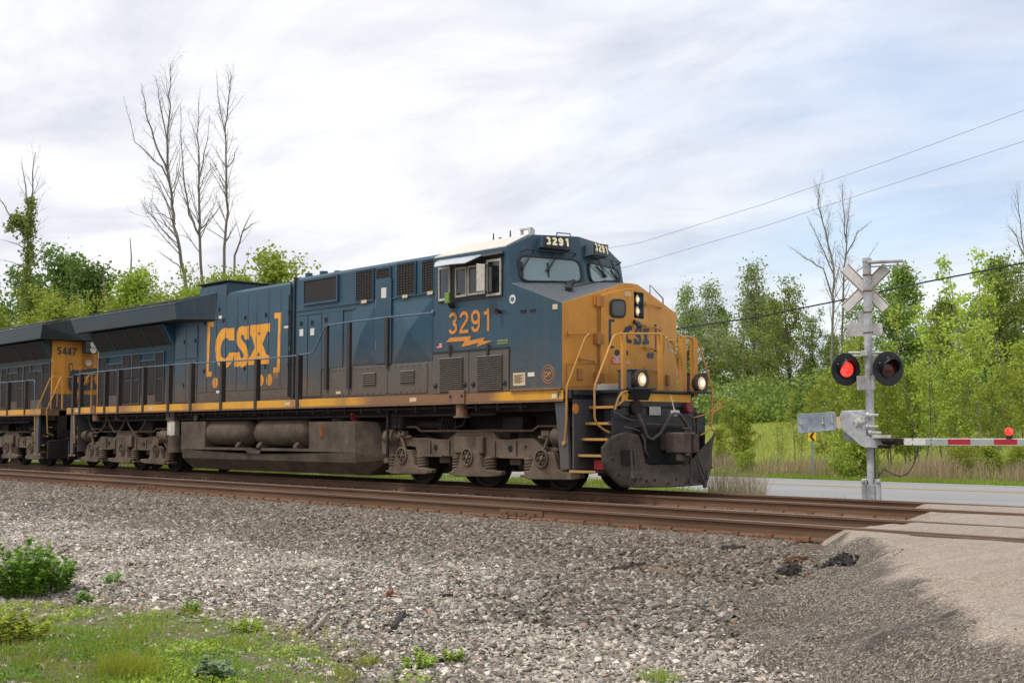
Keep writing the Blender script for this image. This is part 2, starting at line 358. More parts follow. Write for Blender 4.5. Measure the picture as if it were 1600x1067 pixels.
c = t.mix(1.0, t.mix(.25, st, dirt), (.85,.80,.73), 'MULTIPLY'); wat = t.n('ShaderNodeAttribute'); wat.attribute_name = 'weedy'; c = t.mix(t.math('MULTIPLY', wat.outputs['Fac'], .85), c, t.mix(t.rng(t.noise(3, 5, .7), .4, .6), dirt, (.10,.15,.03)))
gm = t.rng(yy, 2.6, 3.8); c = t.mix(gm, c, grs); c = t.mix(t.rng(s[1], 19, 27), c, t.mix(t.rng(t.noise(.25, 5, .6), .35, .65), (.34,.37,.09), (.46,.46,.13)))
t.set(c, .95, 0, .2); t.bump(t.math('MULTIPLY', vo.outputs['Distance'], -1), .8, .02); M['ground'] = t.m
def axis(*segs):
    out = []
    for a, b, d in segs: out += list(np.arange(a, b, d))
    return np.array(out+[segs[-1][1]])
gr_ = grid('ground', axis((-900,-200,50), (-200,-60,8), (-60,-30,1.0), (-30,20,.16), (20,60,2), (60,400,40)), axis((-200,-40,20), (-40,-16,2), (-16,9,.12), (9,40,1.0), (40,140,5), (140,1200,60)), gz, M['ground'])
co_ = np.zeros(len(gr_.data.vertices)*3, np.float32); gr_.data.vertices.foreach_get('co', co_); co_ = co_.reshape(-1, 3); wa_ = gr_.data.attributes.new('weedy', 'FLOAT', 'POINT'); wa_.data.foreach_set('value', (sstep(-.15, .5, weedy(co_[:, 0], co_[:, 1]))*(co_[:, 1] < -8)).astype(np.float32))
# ---- paved road beyond the tracks and the connector to the crossing
def roadc(x): return 12.75+.0048*(np.asarray(x, float)+3)**2*np.where(np.asarray(x) > -3, .3, .16)
def rz_(x, y): return -.425+0*x
t = NT('asphalt_grey'); a = t.noise(1.2, 5, .6, scl=(.15,1,1)); b = t.noise(60, 4, .7); c = t.mix(t.rng(a, .3, .7), (.25,.245,.24), (.33,.325,.32)); c = t.mix(t.math('MULTIPLY', t.rng(b, .5, .7), .35), c, (.14,.14,.14)); t.set(c, .85, 0, .3); M['asphalt'] = t.m
V = []; F = []; xs_ = list(np.arange(-70, 45, 1.0))
for x in xs_:
    c_ = float(roadc(x)); V += [(x, c_-4.9, -.425), (x, c_, -.385), (x, c_+4.6, -.425)]
for i in range(len(xs_)-1):
    for k_ in (0, 1): a = i*3+k_; F.append([a, a+3, a+4, a+1])
structure(raw_mesh('road', V, F, M['asphalt'], smooth=True))
M['mark_yellow'] = simple('road_paint_yellow', (.62,.36,.06), .7, .3, 20); M['mark_white'] = simple('road_paint_white', (.70,.70,.69), .7, .25, 20)
for nm, off, wd, mt in (('road_marking', -.13, .11, 'mark_yellow'), ('road_marking', .13, .11, 'mark_yellow'), ('road_marking', 4.15, .16, 'mark_white')):
    V = []; F = []
    for x in xs_:
        c_ = float(roadc(x)); z_ = lambda o_: (-.385-.04*abs(o_)/4.7)+.006
        V += [(x, c_+off-wd/2, z_(off-wd/2)), (x, c_+off+wd/2, z_(off+wd/2))]
    for i in range(len(xs_)-1): a = i*2; F.append([a, a+2, a+3, a+1])
    structure(raw_mesh(nm, V, F, M[mt]))
# ---- crossing: tan gravelled approach on both sides of the rails
t = NT('crossing_gravel'); s = t.xyz(); vo = t.n('ShaderNodeTexVoronoi'); vo.inputs['Scale'].default_value = 75; t.l(t.tc.outputs['Object'], vo.inputs[0]); sepc = t.n('ShaderNodeSeparateColor'); t.l(vo.outputs['Color'], sepc.inputs[0])
c = t.ramp(sepc.outputs[0], (.05, (.16,.125,.095)), (.45, (.32,.255,.195)), (.8, (.39,.32,.25)), (1, (.54,.47,.39)))
big = t.noise(.7, 5, .6); c = t.mix(t.rng(big, .35, .65, 0, .55), c, (.36,.30,.25))
at = t.n('ShaderNodeAttribute'); at.attribute_name = 'shoulder'
drk = t.ramp(sepc.outputs[0], (.05, (.055,.046,.038)), (.55, (.150,.126,.100)), (.85, (.23,.195,.155)), (1, (.40,.34,.27)))
pat = t.rng(t.noise(2.2, 6, .7), .52, .66); drk = t.mix(t.math('MULTIPLY', pat, .7), drk, (.045,.042,.042))
trk = t.noise(1.0, 5, .65, scl=(4.2, .5, 1)); c = t.mix(t.rng(trk, .50, .72, 0, .40), c, (.50,.45,.39)); c = t.mix(t.rng(t.noise(1.6, 6, .7), .58, .72, 0, .55), c, (.12,.10,.085)); c = t.mix(at.outputs['Fac'], c, drk); t.set(c, .95, 0, .2); t.bump(vo.outputs['Distance'], .7, .012); M['crossing'] = t.m
xs_ = np.arange(3, 24, .07); ys_ = np.arange(-15.5, 2.6, .07); X, Y = np.meshgrid(xs_, ys_, indexing='ij')
d = (X-edge_x(Y)-.16*vnoise(X, Y, .9, 8)-.07*vnoise(X, Y, .3, 9))*np.where(Y < -5, .72, .9)
crown = -.028-np.clip(-5.0-Y, 0, 30)*.020-np.clip(Y-1.0, 0, 9)*.06+.010*vnoise(X, Y, .8, 10)+.02*vnoise(X, Y, 2.5, 11)*sstep(-5, -7, Y)
crown = np.where((np.abs(Y) < .80) | (np.abs(Y+SP) < .80), crown+.012, crown)
drop = np.clip(-d, 0, 3)*np.where(Y < -5, .62, .62)
Z = crown-drop*(.8+.35*vnoise(X, Y, .5, 12))+.012*vnoise(X, Y, .11, 14)*(d < .1)
for k_ in (-.7525, .7525, -.7525-SP, .7525-SP):           # flangeways beside each rail
    Z = np.where(np.abs(Y-k_) < .10, Z-.02, Z)
Zcr = Z.copy(); xs_cr, ys_cr = xs_.copy(), ys_.copy()
n, m_ = X.shape; V = np.stack([X, Y, Z], -1).reshape(-1, 3); i, j = np.meshgrid(np.arange(n-1), np.arange(m_-1), indexing='ij'); a = i*m_+j; F = np.stack([a, a+m_, a+m_+1, a+1], -1).reshape(-1, 4)
ok = (d > -1.4).reshape(-1) & (V[:, 2] > gz(V[:, 0], V[:, 1])-.08); F = F[ok[F].all(1)]
cr_ = structure(raw_mesh('crossing_road', V, F, M['crossing'], smooth=True))
at_ = cr_.data.attributes.new('shoulder', 'FLOAT', 'POINT'); at_.data.foreach_set('value', (sstep(.04, -.10, d+.14*vnoise(X, Y, .45, 13)+.06*vnoise(X, Y, .15, 15))*np.where(Y < -4.9, 1, .25*sstep(-.4, -.1, Y*0-.2))).reshape(-1).astype(np.float32))
V = []; F = []
for y in np.arange(2.3, 9.2, .5):
    ex = float(edge_x(y)); zz_ = float(np.interp(y, [2.3, 4, 8.5, 9.3], [-.115, -.2, -.40, -.418])); V += [(ex-.6, y, zz_-.12), (ex, y, zz_), (ex+9, y, zz_), (ex+16, y, zz_)]
for i in range(len(V)//4-1):
    for k_ in range(3): a = i*4+k_; F.append([a, a+4, a+5, a+1])
structure(raw_mesh('road_connector', V, F, M['asphalt'], smooth=True))

# ---- tracks
RAILP = [(-.07,0), (.07,0), (.07,-.008), (.03,-.030)]  # unused half, real section below
def rail_section():     # y offset, z (top 0), base -0.18
    return [(-.036,-.004), (-.030,0), (.030,0), (.036,-.004), (.036,-.032), (.010,-.046), (.009,-.140), (.070,-.166), (.070,-.178), (-.070,-.178), (-.070,-.166), (-.009,-.140), (-.010,-.046), (-.036,-.032)]
def rail(parent, yc, x0, x1, head, ztop=0.0):
    mb = MB(); P = rail_section(); n = len(P); A = [(x0, yc+a, b+ztop) for a, b in P]; B = [(x1, yc+a, b+ztop) for a, b in P]
    for i in range(n): mb.mi = 1 if i in (0, 1, 2) else 0; mb.add([A[i], B[i], B[(i+1) % n], A[(i+1) % n]], [(0,1,2,3)])
    return mb.build('rail', [M['rust'], M[head]], parent)
def track(yc, label, heads, ties):
    T_ = tag(empty('railway_track', (0, 0, 0)), label, 'track', None)
    rr = []
    for s, hd in ((-1, heads[0]), (1, heads[1])):
        rr.append(rail(T_, yc+s*.7525, -120, 40, hd))
    for s, r_ in zip((-1, 1), rr):
        xs_ = np.arange(-33, 8.0, .52)
        pm = MB()
        for x in xs_:
            x = x+float(rng.normal(0, .02)); pm.mi = 0; pm.box(x-.10, x+.10, yc+s*.7525-.19, yc+s*.7525+.19, -.198, -.1785)
            for q in (-.12, .12): pm.box(x-.06, x-.03, yc+s*.7525+q-.015, yc+s*.7525+q+.015, -.178, -.150); pm.box(x+.03, x+.06, yc+s*.7525+q-.015, yc+s*.7525+q+.015, -.178, -.150)
            if s < 0: pm.box(x+.11, x+.20, yc+s*.7525-.085, yc+s*.7525-.03, -.19, -.135)
        stuff(pm.build('tie_plate', M['plate'], r_))
    for x in np.arange(-33, 8.0, .52)[:100]:
        x = x+float(rng.normal(0, .02)); l_ = 1.28+float(rng.normal(0, .03)); tm = MB(); tm.obox((x, yc, -.27), (.115, float(rng.normal(0,.006)), 0), (0, l_, 0), (0, 0, .070)); tm.build('tie', M['tie'], T_, .01, seg=1)
    return T_, rr
T1, R1 = track(-SP, 'empty railway track of rusty rails nearest the gravel', ('railtop', 'railtop2'), True)
T2, R2 = track(0.0, 'railway track under the wheels of the blue and orange train', ('railtop', 'railtop'), True)
for x in (2.3, -9.6):                       # bolted joints on the nearest rail
    jm = MB(); jm.box(x-.45, x+.45, -SP-.7525-.028, -SP-.7525-.0105, -.138, -.050)
    for q in (-.3, -.1, .1, .3): jm.lathe((x+q, -SP-.7525-.028, -.095), (0,-1,0), [(0,.022),(.02,.02)], 6)
    jm.build('joint_bar', M['rust'], R1[0])

# ---- loose ballast stones: one countless mass
def stones(name, P, size, flat, seed, colmat):
    r = np.random.default_rng(seed); n = len(P)
    base = np.array([(-1,-1,-1),(1,-1,-1),(1,1,-1),(-1,1,-1),(-1,-1,1),(1,-1,1),(1,1,1),(-1,1,1)], float)*.5
    V = base[None]*(1+r.uniform(-.45, .30, (n, 8, 3)))
    V[:, 4:, :2] *= r.uniform(.45, .95, (n, 1, 2))
    V *= np.stack([size*r.uniform(.8, 1.5, n), size*r.uniform(.6, 1.1, n), size*flat*r.uniform(.5, 1.2, n)], -1)[:, None]
    a = r.uniform(0, 6.283, n); tx = r.normal(0, .42, n); ty = r.normal(0, .42, n)
    ca, sa = np.cos(a), np.sin(a); x, y, z = V[..., 0], V[..., 1], V[..., 2]
    y, z = y*np.cos(tx)[:, None]-z*np.sin(tx)[:, None], y*np.sin(tx)[:, None]+z*np.cos(tx)[:, None]
    x, z = x*np.cos(ty)[:, None]+z*np.sin(ty)[:, None], -x*np.sin(ty)[:, None]+z*np.cos(ty)[:, None]
    x, y = x*ca[:, None]-y*sa[:, None], x*sa[:, None]+y*ca[:, None]
    V = np.stack([x, y, z], -1)+P[:, None]
    f = np.array([(3,2,1,0),(4,5,6,7),(0,1,5,4),(1,2,6,5),(2,3,7,6),(3,0,4,7)]); F = (np.arange(n)*8)[:, None, None]+f[None]
    return stuff(raw_mesh(name, V.reshape(-1, 3), F.reshape(-1, 4), colmat))
def stonemat(name, tint, gain):
    t = NT(name); g = t.n('ShaderNodeNewGeometry'); c = stone_cols(t, g.outputs['Random Per Island'])
    n = t.noise(30, 4, .6); c = t.mix(t.rng(n, .35, .7, 0, .22), c, (.30,.26,.215))
    pz = t.xyz(g.outputs['Position'])
    rustf = t.math('MULTIPLY', t.rng(pz[1], -6.6, -5.0), .5); c = t.mix(rustf, c, (.105,.072,.050))
    c = t.mix(t.rng(n, .5, .75, 0, .25), c, (.03,.028,.025))
    big = t.noise(.55, 4, .6, vec=g.outputs['Position']); c = t.mix(t.rng(big, .38, .62, .0, .38), c, tint)
    c = t.mix(1.0, c, (gain, gain, gain), 'MULTIPLY'); t.set(c, .92, 0, .25); return t.m
M['stone_dark'] = stonemat('ballast_stone', (.14,.108,.080), 1.12); M['stone_pale'] = stonemat('gravel_stone', (.36,.32,.265), 1.55)
def visible(P, margin=60):
    d_ = P-CAM; z_ = d_@_F; px = 800+FPX*(d_@_R)/z_; py = 533.5-FPX*(d_@_U)/z_
    return (z_ > 1) & (px > -margin-1) & (px < 1600+margin) & (py < 1067+margin)
def scatter(n, x0, x1, y0, y1, keep):
    x = rng.uniform(x0, x1, n); y = rng.uniform(y0, y1, n); P = np.stack([x, y, gz(x, y)], -1); P = P[visible(P, 250)]; k_ = keep(P[:, 0], P[:, 1]); return P[k_]
inx = lambda x, y: x < edge_x(y)-.75+.3*vnoise(x, y, .6, 20)
P = scatter(110000, -34, 9.5, -7.0, -4.75, inx); P[:, 2] += .008; dcam = np.linalg.norm(P-CAM, axis=1)
stones('ballast', P, .050+.0009*dcam, .42, 1, M['stone_dark'])
P = scatter(12000, -34, 9, -4.75, 2.2, lambda x, y: inx(x, y) & (np.abs(np.abs(y)-.7525) > .22) & (np.abs(np.abs(y+SP)-.7525) > .22)); stones('ballast', P, np.full(len(P), .055), .6, 2, M['stone_dark'])
grassy = lambda x, y: vnoise(x, y, .9, 30)*.5+vnoise(x, y, .35, 31)*.35
P = scatter(260000, -14, 14, -15.5, -6.3, lambda x, y: (x < edge_x(y)-1.15+.35*vnoise(x, y, .5, 21)) & (rng.uniform(0, 1, len(x)) < np.clip(1.0-.9*sstep(-.1, .55, weedy(x, y)), .08, 1)) & (rng.uniform(0,1,len(x)) < np.clip((np.hypot(x-CAM[0], y-CAM[1])/8)**-.6*1.2, .25, 1)))
dcam = np.linalg.norm(P-CAM, axis=1); big = rng.uniform(0, 1, len(P)) < .14
# darker coarse stones in the hollow beside the crossing, pale fine gravel elsewhere
hol = sstep(3.4, 1.2, np.hypot((P[:, 0]-8.4)*.8, (P[:, 1]+7.2)*1.25))+.35*vnoise(P[:, 0], P[:, 1], 1.1, 22)
hol = hol+.40*np.clip(vnoise(P[:, 0], P[:, 1], 1.5, 61)-.25, 0, 1)+.30*sstep(-7.9, -6.4, P[:, 1])
dark = hol > rng.uniform(.1, .75, len(P))
sz = np.where(big, .045, .020)+.0010*dcam
P[:, 2] += sz*.12
stones('gravel', P[~dark], sz[~dark]*1.1, .28, 3, M['stone_pale']); stones('gravel', P[dark], sz[dark]*1.35, .32, 4, M['stone_dark'])

sx = rng.uniform(6.5, 14.5, 26000); sy = rng.uniform(-13.5, -4.9, 26000); sd_ = sx-edge_x(sy); k_ = (sd_ > -1.3) & (sd_ < -.05+.10*rng.normal(0, 1, len(sx)));  sx, sy, sd_ = sx[k_], sy[k_], sd_[k_]
iz = np.clip(((sx-xs_cr[0])/.07).astype(int), 0, Zcr.shape[0]-1); jz = np.clip(((sy-ys_cr[0])/.07).astype(int), 0, Zcr.shape[1]-1); P = np.stack([sx, sy, Zcr[iz, jz]+.002], -1); P = P[P[:, 2] > gz(sx, sy)-.03]
stones('shoulder_gravel', P, np.full(len(P), .016)*rng.uniform(.6, 1.6, len(P)), .6, 6, M['stone_dark'])

for yc, x0, w_, lb in ((-SP-.7525-.20, 8.6, .13, 'dark weathered timber along the near side of the nearest rail in the crossing'), (-SP-.7525+.19, 9.6, .10, 'dark weathered timber just inside the nearest rail in the crossing')):
    tm = MB(); xx = x0
    while xx < 22: l_ = 2.4+rng.uniform(-.2, .2); tm.obox((xx+l_/2, yc, -.055+rng.normal(0, .004)), (l_/2-.01, rng.normal(0, .01), 0), (0, w_/2, 0), (0, 0, .05)); xx += l_
    tag(tm.build('crossing_timber', M['tie'], None, .012), lb, 'timber')
# ================================================================ LOCOMOTIVES
HY = -0.965                                    # outer face of the hood doors
def rect(px0, px1, yt, yb, y=HY):
    pm = (px0+px1)/2; pmy = (yt+yb)/2
    return XZ(px0, pmy, y)[0], XZ(px1, pmy, y)[0], XZ(pm, yb, y)[1], XZ(pm, yt, y)[1]
def decal(name, polys, mat, parent, off=(0, -.004, 0)):
    mb = MB()
    for P in polys: mb.prism(P, off)
    return mb.build(name, mat, parent)
def ell(cx, cz, rx, rz, y, n=28): return [(cx+rx*math.cos(2*math.pi*k/n), y, cz+rz*math.sin(2*math.pi*k/n)) for k in range(n)]
def text(name, s, o, u, v, wid, hgt, mat, parent, bold=.0, off=.003):
    """lettering whose outline box has lower left corner o and spans wid along u, hgt along v"""
    cu = bpy.data.curves.new(name, 'FONT'); cu.body = s; cu.size = 1; cu.offset = bold; cu.extrude = 0; cu.resolution_u = 4
    ob = bpy.data.objects.new(name+'_tmp', cu); COL.objects.link(ob)
    dg = bpy.context.evaluated_depsgraph_get(); me = bpy.data.meshes.new_from_object(ob.evaluated_get(dg)); bpy.data.objects.remove(ob)
    co = np.array([q.co[:] for q in me.vertices]); lo, hi = co.min(0), co.max(0)
    o, u, v = [np.array(q, float) for q in (o, u, v)]; nrm = np.cross(u, v); nrm /= np.linalg.norm(nrm)
    for q in me.vertices:
        a = (q.co[0]-lo[0])/(hi[0]-lo[0])*wid; b = (q.co[1]-lo[1])/(hi[1]-lo[1])*hgt
        q.co = Vector(o+u*a+v*b+nrm*off)
    me.materials.append(mat); me.name = name
    r = bpy.data.objects.new(name, me); COL.objects.link(r); r.parent = parent; return r
def rounded(pts, r, n=5):
    """3d polygon with rounded corners"""
    P = [np.array(q, float) for q in pts]; out = []
    for i, p in enumerate(P):
        a = P[i-1]-p; b = P[(i+1) % len(P)]-p; la, lb = np.linalg.norm(a), np.linalg.norm(b); rr = min(r, la*.45, lb*.45)
        A = p+a/la*rr; B = p+b/lb*rr
        for k in range(n+1):
            s = k/n; out.append((1-s)**2*A+2*s*(1-s)*p+s*s*B)
    return out
def arc(cx, cy, rx, ry, a0, a1, n=16): return [(cx+rx*math.cos(R(a0+(a1-a0)*i/n)), cy+ry*math.sin(R(a0+(a1-a0)*i/n))) for i in range(n+1)]
def digit(ch, W, H, s):
    """centre lines of a grotesque numeral in a W by H box, stroke s"""
    h = s/2; rx = W/2-h; c = W/2
    if ch == '3': return [arc(c, H*.735, rx*.94, H*.265-h, 165, -88), arc(c, H*.275, rx, H*.275-h, 88, -165)]
    if ch == '2': return [arc(c, H*.70, rx, H*.30-h, 172, -25)+[(c*.55, H*.26), (h*1.1, h), ], [(0, h), (W, h)]]
    if ch == '9': return [arc(c, H*.675, rx, H*.325-h, 0, 360, 26), arc(c, H*.34, rx, H*.34-h, 0, -165)+[], [(W-h, H*.68), (W-h, H*.33)]]
    if ch == '1': return [[(W*.62, 0), (W*.62, H)], [(W*.18, H*.80), (W*.62, H*.84)]]
    if ch == '5': return [[(W*.95, H-h), (W*.2, H-h), (h*1.2, H*.48)], arc(c, H*.33, rx, H*.33-h, 140, -165)]
    if ch == '4': return [[(W*.72, 0), (W*.72, H)], [(W*.66, H-h*.3), (h, H*.28)], [(0, H*.25), (W, H*.25)]]
    if ch == '7': return [[(0, H-h), (W-h*.6, H-h), (W*.55, H*.5), (W*.30, 0)]]
def numerals(name, s_, o, u, v, wid, hgt, stroke, mat, parent, gap=.16):
    o, u, v = [np.array(q, float) for q in (o, u, v)]; nn = np.cross(u, v); nn /= np.linalg.norm(nn); n = len(s_); W = wid/(n+gap*(n-1)); mb = MB(); lay = 0
    for i, ch in enumerate(s_):
        for pl in digit(ch, W, hgt, stroke):
            P = [np.array(q) for q in pl]; lay += 1; L_, R_ = [], []
            for k in range(len(P)):
                a = P[max(0, k-1)]; b = P[min(len(P)-1, k+1)]; t_ = (b-a)/max(1e-9, np.linalg.norm(b-a)); nrm = np.array([-t_[1], t_[0]]); m_ = 1.0
                if 0 < k < len(P)-1:
                    e = (P[k]-P[k-1])/max(1e-9, np.linalg.norm(P[k]-P[k-1])); m_ = 1/max(.5, abs(np.dot(nrm, (-e[1], e[0]))))
                for lst, sg in ((L_, 1), (R_, -1)): q = P[k]+nrm*sg*stroke/2*m_; lst.append(o+u*(q[0]+i*W*(1+gap))+v*q[1]+nn*(.003+.0006*(lay % 5)))
            vs = L_+R_; m2 = len(P); mb.add(vs, [[k, k+1, m2+k+1, m2+k] for k in range(m2-1)])
    return mb.build(name, mat, parent)
def ring(mb, outer, inner, off):
    n = len(outer); off = np.array(off, float); vs = list(outer)+list(inner)+[q+off for q in outer]+[q+off for q in inner]
    fs = []
    for i in range(n):
        j = (i+1) % n
        fs += [[i, j, n+j, n+i], [2*n+i, 3*n+i, 3*n+j, 2*n+j], [i, 2*n+i, 2*n+j, j], [n+i, n+j, 3*n+j, 3*n+i]]
    return mb.add(vs, fs)
def shrink(P, d):
    c = sum(P)/len(P); return [p+(c-p)*min(.9, d/np.linalg.norm(c-p)) for p in P]
def cut(o, mb):
    c = mb.build('cutter', M['void']); m = o.modifiers.new('cut', 'BOOLEAN'); m.operation = 'DIFFERENCE'; m.object = c; m.solver = 'EXACT'
    dg = bpy.context.evaluated_depsgraph_get(); me = bpy.data.meshes.new_from_object(o.evaluated_get(dg)); o.modifiers.clear(); o.data = me
    bpy.data.objects.remove(c)
def louvre(mb, x0, x1, z0, z1, y, n, depth=.03):
    h = (z1-z0)/n
    for i in range(n):
        a = z0+i*h; mb.pyz([(y, a+h*.95), (y-depth, a+h*.25), (y-depth, a+h*.1), (y, a+h*.1)], x0, x1)
def grid_vent(name, r, y, parent, nx, nz, s=-1, mat='grille', frame=None):
    x0, x1, z0, z1 = r; mb = MB()
    mb.box(x0, x1, min(y, y+s*.006), max(y, y+s*.006), z0, z1)
    for i in range(nx): 
        x = x0+(x1-x0)*(i+.5)/nx; mb.box(x-.012, x+.012, *sorted((y+s*.0065, y+s*.022)), z0, z1)
    for i in range(nz):
        z = z0+(z1-z0)*(i+.5)/nz; mb.box(x0, x1, *sorted((y+s*.0225, y+s*.030)), z-.008, z+.008)
    o = mb.build(name, M[mat], parent)
    if frame:
        f = MB(); e = .03
        for a in ((x0-e, x1+e, z1, z1+e), (x0-e, x1+e, z0-e, z0), (x0-e, x0, z0, z1), (x1, x1+e, z0, z1)):
            f.box(a[0], a[1], *sorted((y, y+s*.03)), a[2], a[3])
        f.build('vent_frame', M[frame], o)
    return o

# ---------------------------------------------------------------- truck (bogie), shared by both units; x relative to middle axle
AX = 2.07
def truck(parent, xc, flip=False):
    z4 = zm(560, 620, 7.115); z5 = zm(720, 620, 6.668); YF = -1.20; X0 = -2.80
    def c(pts): return [((q := XZ(px, py, YF))[0]-X0, q[1]) for px, py in pts]
    outline = c([z4(265,490), z4(480,430), z4(640,455), z4(760,450), z4(860,470), z4(1000,470), z4(1100,390), z4(1130,372), z5(340,357), z5(390,440), z5(500,445), z5(620,430), z5(760,430), z5(850,520), z5(1030,520),
                 z5(1030,565), z5(810,600), z5(790,682), z5(710,640), z5(300,635), z5(260,662), z5(235,530), z5(0,515), z4(1145,640), z4(1130,700), z4(1060,665), z4(850,660), z4(672,662), z4(655,640), z4(640,560), z4(490,545), z4(470,570), z4(430,660), z4(265,640)])
    jb = [((q := XZ(*z4(a, b), -1.3))[0], q[1]) for a, b in [(365,790),(365,840),(400,857),(770,860),(852,842),(848,800),(690,785),(660,760),(630,620),(618,588),(500,585),(450,620),(430,700),(412,772)]]
    jc = XZ(*z4(530,690), -1.3)[0]; jb = [(a-jc+.02, b) for a, b in jb]
    g = -1 if flip else 1
    frame = None
    for s in (-1, 1):
        mb = MB(); mb.pxz([(xc+g*a, b) for a, b in outline], s*1.06, s*1.22)
        mb.pxz([(xc+g*a, b) for a, b in [(-.48, .98), (.40, .98), (.40, .66), (-.48, .66)]], s*1.22, s*1.30)
        if frame is None:
            for q in (-1.05, 1.05): mb.box(xc+q-.16, xc+q+.16, -1.06, 1.06, .45, .80)
            mb.box(xc-.5, xc+.5, -.7, .7, .75, 1.14)
            mb.box(xc-1.75, xc-.55, -.55, .55, .35, 1.16); mb.box(xc+.55, xc+1.75, -.55, .55, .35, 1.16); frame = mb.build('truck', M['truck'], parent, .025)
        else: mb.build('side_frame', M['truck'], frame, .025)
    for s in (-1, 1):
      for side_ in (-1, 1):
        d = MB()                                                    # raised ribs, lightening holes and lugs of the casting
        q = -1.32 if side_ < 0 else 1.22; d.box(xc+q-.42, xc+q+.42, *sorted((s*1.221, s*1.245)), .585, .625)
        q = -1.0 if side_ < 0 else .95; d.box(xc+q-.30, xc+q-.26, *sorted((s*1.221, s*1.25)), .63, .9); d.box(xc+q+.30, xc+q+.34, *sorted((s*1.221, s*1.25)), .63, .9)
        d.mi = 1
        q = -1.12 if side_ < 0 else 1.10; d.lathe((xc+q, s*1.223, .76), (0, s, 0), [(0, .065), (.004, .06)], 12); d.lathe((xc+q+.42, s*1.223, .80), (0, s, 0), [(0, .035), (.004, .03)], 10)
        d.build('casting_rib', [M['truck'], M['void']], frame)
    for k in (-1, 0, 1):
        x = xc+k*AX
        ws = MB(); ws.cyl((x, -.78, .533), (x, .78, .533), .09, 12)
        for s in (-1, 1):
            ws.lathe((x, s*.69, .533), (0, s, 0), [(-.03,.30),(-.03,.565),(-.005,.57),(.005,.537),(.11,.527),(.12,.515),(.12,.46),(.08,.44),(.075,.20),(.13,.17),(.13,.0)], 40)
        ws.build('wheelset', M['under'], frame, smooth=True)
        for s in (-1, 1):
            mb = MB(); mb.pxz([(x+g*a, b) for a, b in jb], s*1.20, s*1.33)
            j = mb.build('journal_box', M['truck'], frame, .02)
            cb = MB(); cb.lathe((x, s*1.331, .60), (0, s, 0), [(0,.175),(.03,.17),(.035,.14),(.012,.135),(.012,.05),(.035,.04),(.035,.0)], 24)
            for q in range(6): cb.lathe((x+.09*math.cos(q*1.047), s*1.343, .60+.09*math.sin(q*1.047)), (0, s, 0), [(0,.022),(.02,.02)], 8)
            cb.mi = 1; cb.lathe((x, s*1.332, .60), (0, s, 0), [(.0,.136),(.0125,.134)], 24)
            cb.build('bearing_cap', [M['truck'], M['under']], frame, smooth=True)
            for q in (-1, 1):
                if k == 1*g and q*g == 1: pass
                sp = MB(); n = 60; xx = x+q*.47
                sp.tube([(xx+.115*math.cos(i*.55), s*1.16+.10*math.sin(i*.55), .30+.30*i/n) for i in range(n+1)], .028, 6)
                sp.build('coil_spring', M['truck'], frame, smooth=True)
                st = MB(); st.box(x+q*.47-.17, x+q*.47+.17, s*1.16-.12, s*1.16+.12, .24, .29); st.build('spring_seat', M['truck'], frame, .01)
    for s in (-1, 1):
        for q in (-1, 1):
            bc = MB(); xb = xc+q*2.52
            bc.lathe((xb, s*1.24, .97), (-q, 0, 0), [(-.20,.0),(-.20,.10),(-.16,.155),(.10,.165),(.12,.18),(.16,.18),(.16,.12),(.22,.05),(.62,.03),(.64,0)], 24)
            bc.build('brake_cylinder', M['truck'], frame, smooth=True)
            lv = MB(); lv.tube([(xb-q*.30, s*1.27, 1.04), (xb-q*.48, s*1.27, .70), (xb-q*.50, s*1.3, .55)], .035, 6); lv.box(xb-q*.38-.10, xb-q*.38+.10, *sorted((s*1.2, s*1.32)), 1.0, 1.09)
            lv.build('brake_lever', M['truck'], frame)
        pp = MB(); pp.tube([(xc-2.5, s*1.22, 1.10), (xc-2.45, s*1.22, 1.17), (xc-1.75, s*1.22, 1.17), (xc-1.6, s*1.22, 1.09), (xc+1.7, s*1.22, 1.09), (xc+1.85, s*1.22, 1.17), (xc+2.6, s*1.22, 1.17)], .022, 6)
        pp.build('brake_pipe', M['truck'], frame)
        sb = MB(); sb.box(xc-2.9, xc-2.45, *sorted((s*1.04, s*1.2)), .42, .52); sb.box(xc-2.75, xc-2.5, *sorted((s*1.0, s*1.25)), .52, .56); sb.build('sand_nozzle', M['truck'], frame, .02)
    for s in (-1, 1):
        dm = MB(); dm.box(xc-1.25, xc-.7, *sorted((s*.75, s*1.05)), 1.05, 1.35); dm.cyl((xc-1.9, s*1.0, 1.22), (xc-1.1, s*1.0, 1.22), .09, 12)
        for q in (.85, .95, 1.05, 1.15): dm.tube([(xc-q, s*1.07, 1.12), (xc-q+.12, s*1.07, 1.36)], .02, 6)
        dm.build('blower_duct', M['under'], frame); dm = MB(); dm.box(xc+.7, xc+1.25, *sorted((s*.75, s*1.05)), 1.05, 1.35); dm.build('blower_duct', M['under'], frame)
        dm = MB(); dm.tube([(xc-.6, s*1.1, 1.16), (xc-.35, s*1.15, 1.2), (xc-.2, s*1.15, 1.45), (xc-.2, s*1.1, 1.6)], .03, 7); dm.build('traction_cable', M['under'], frame)
    return frame

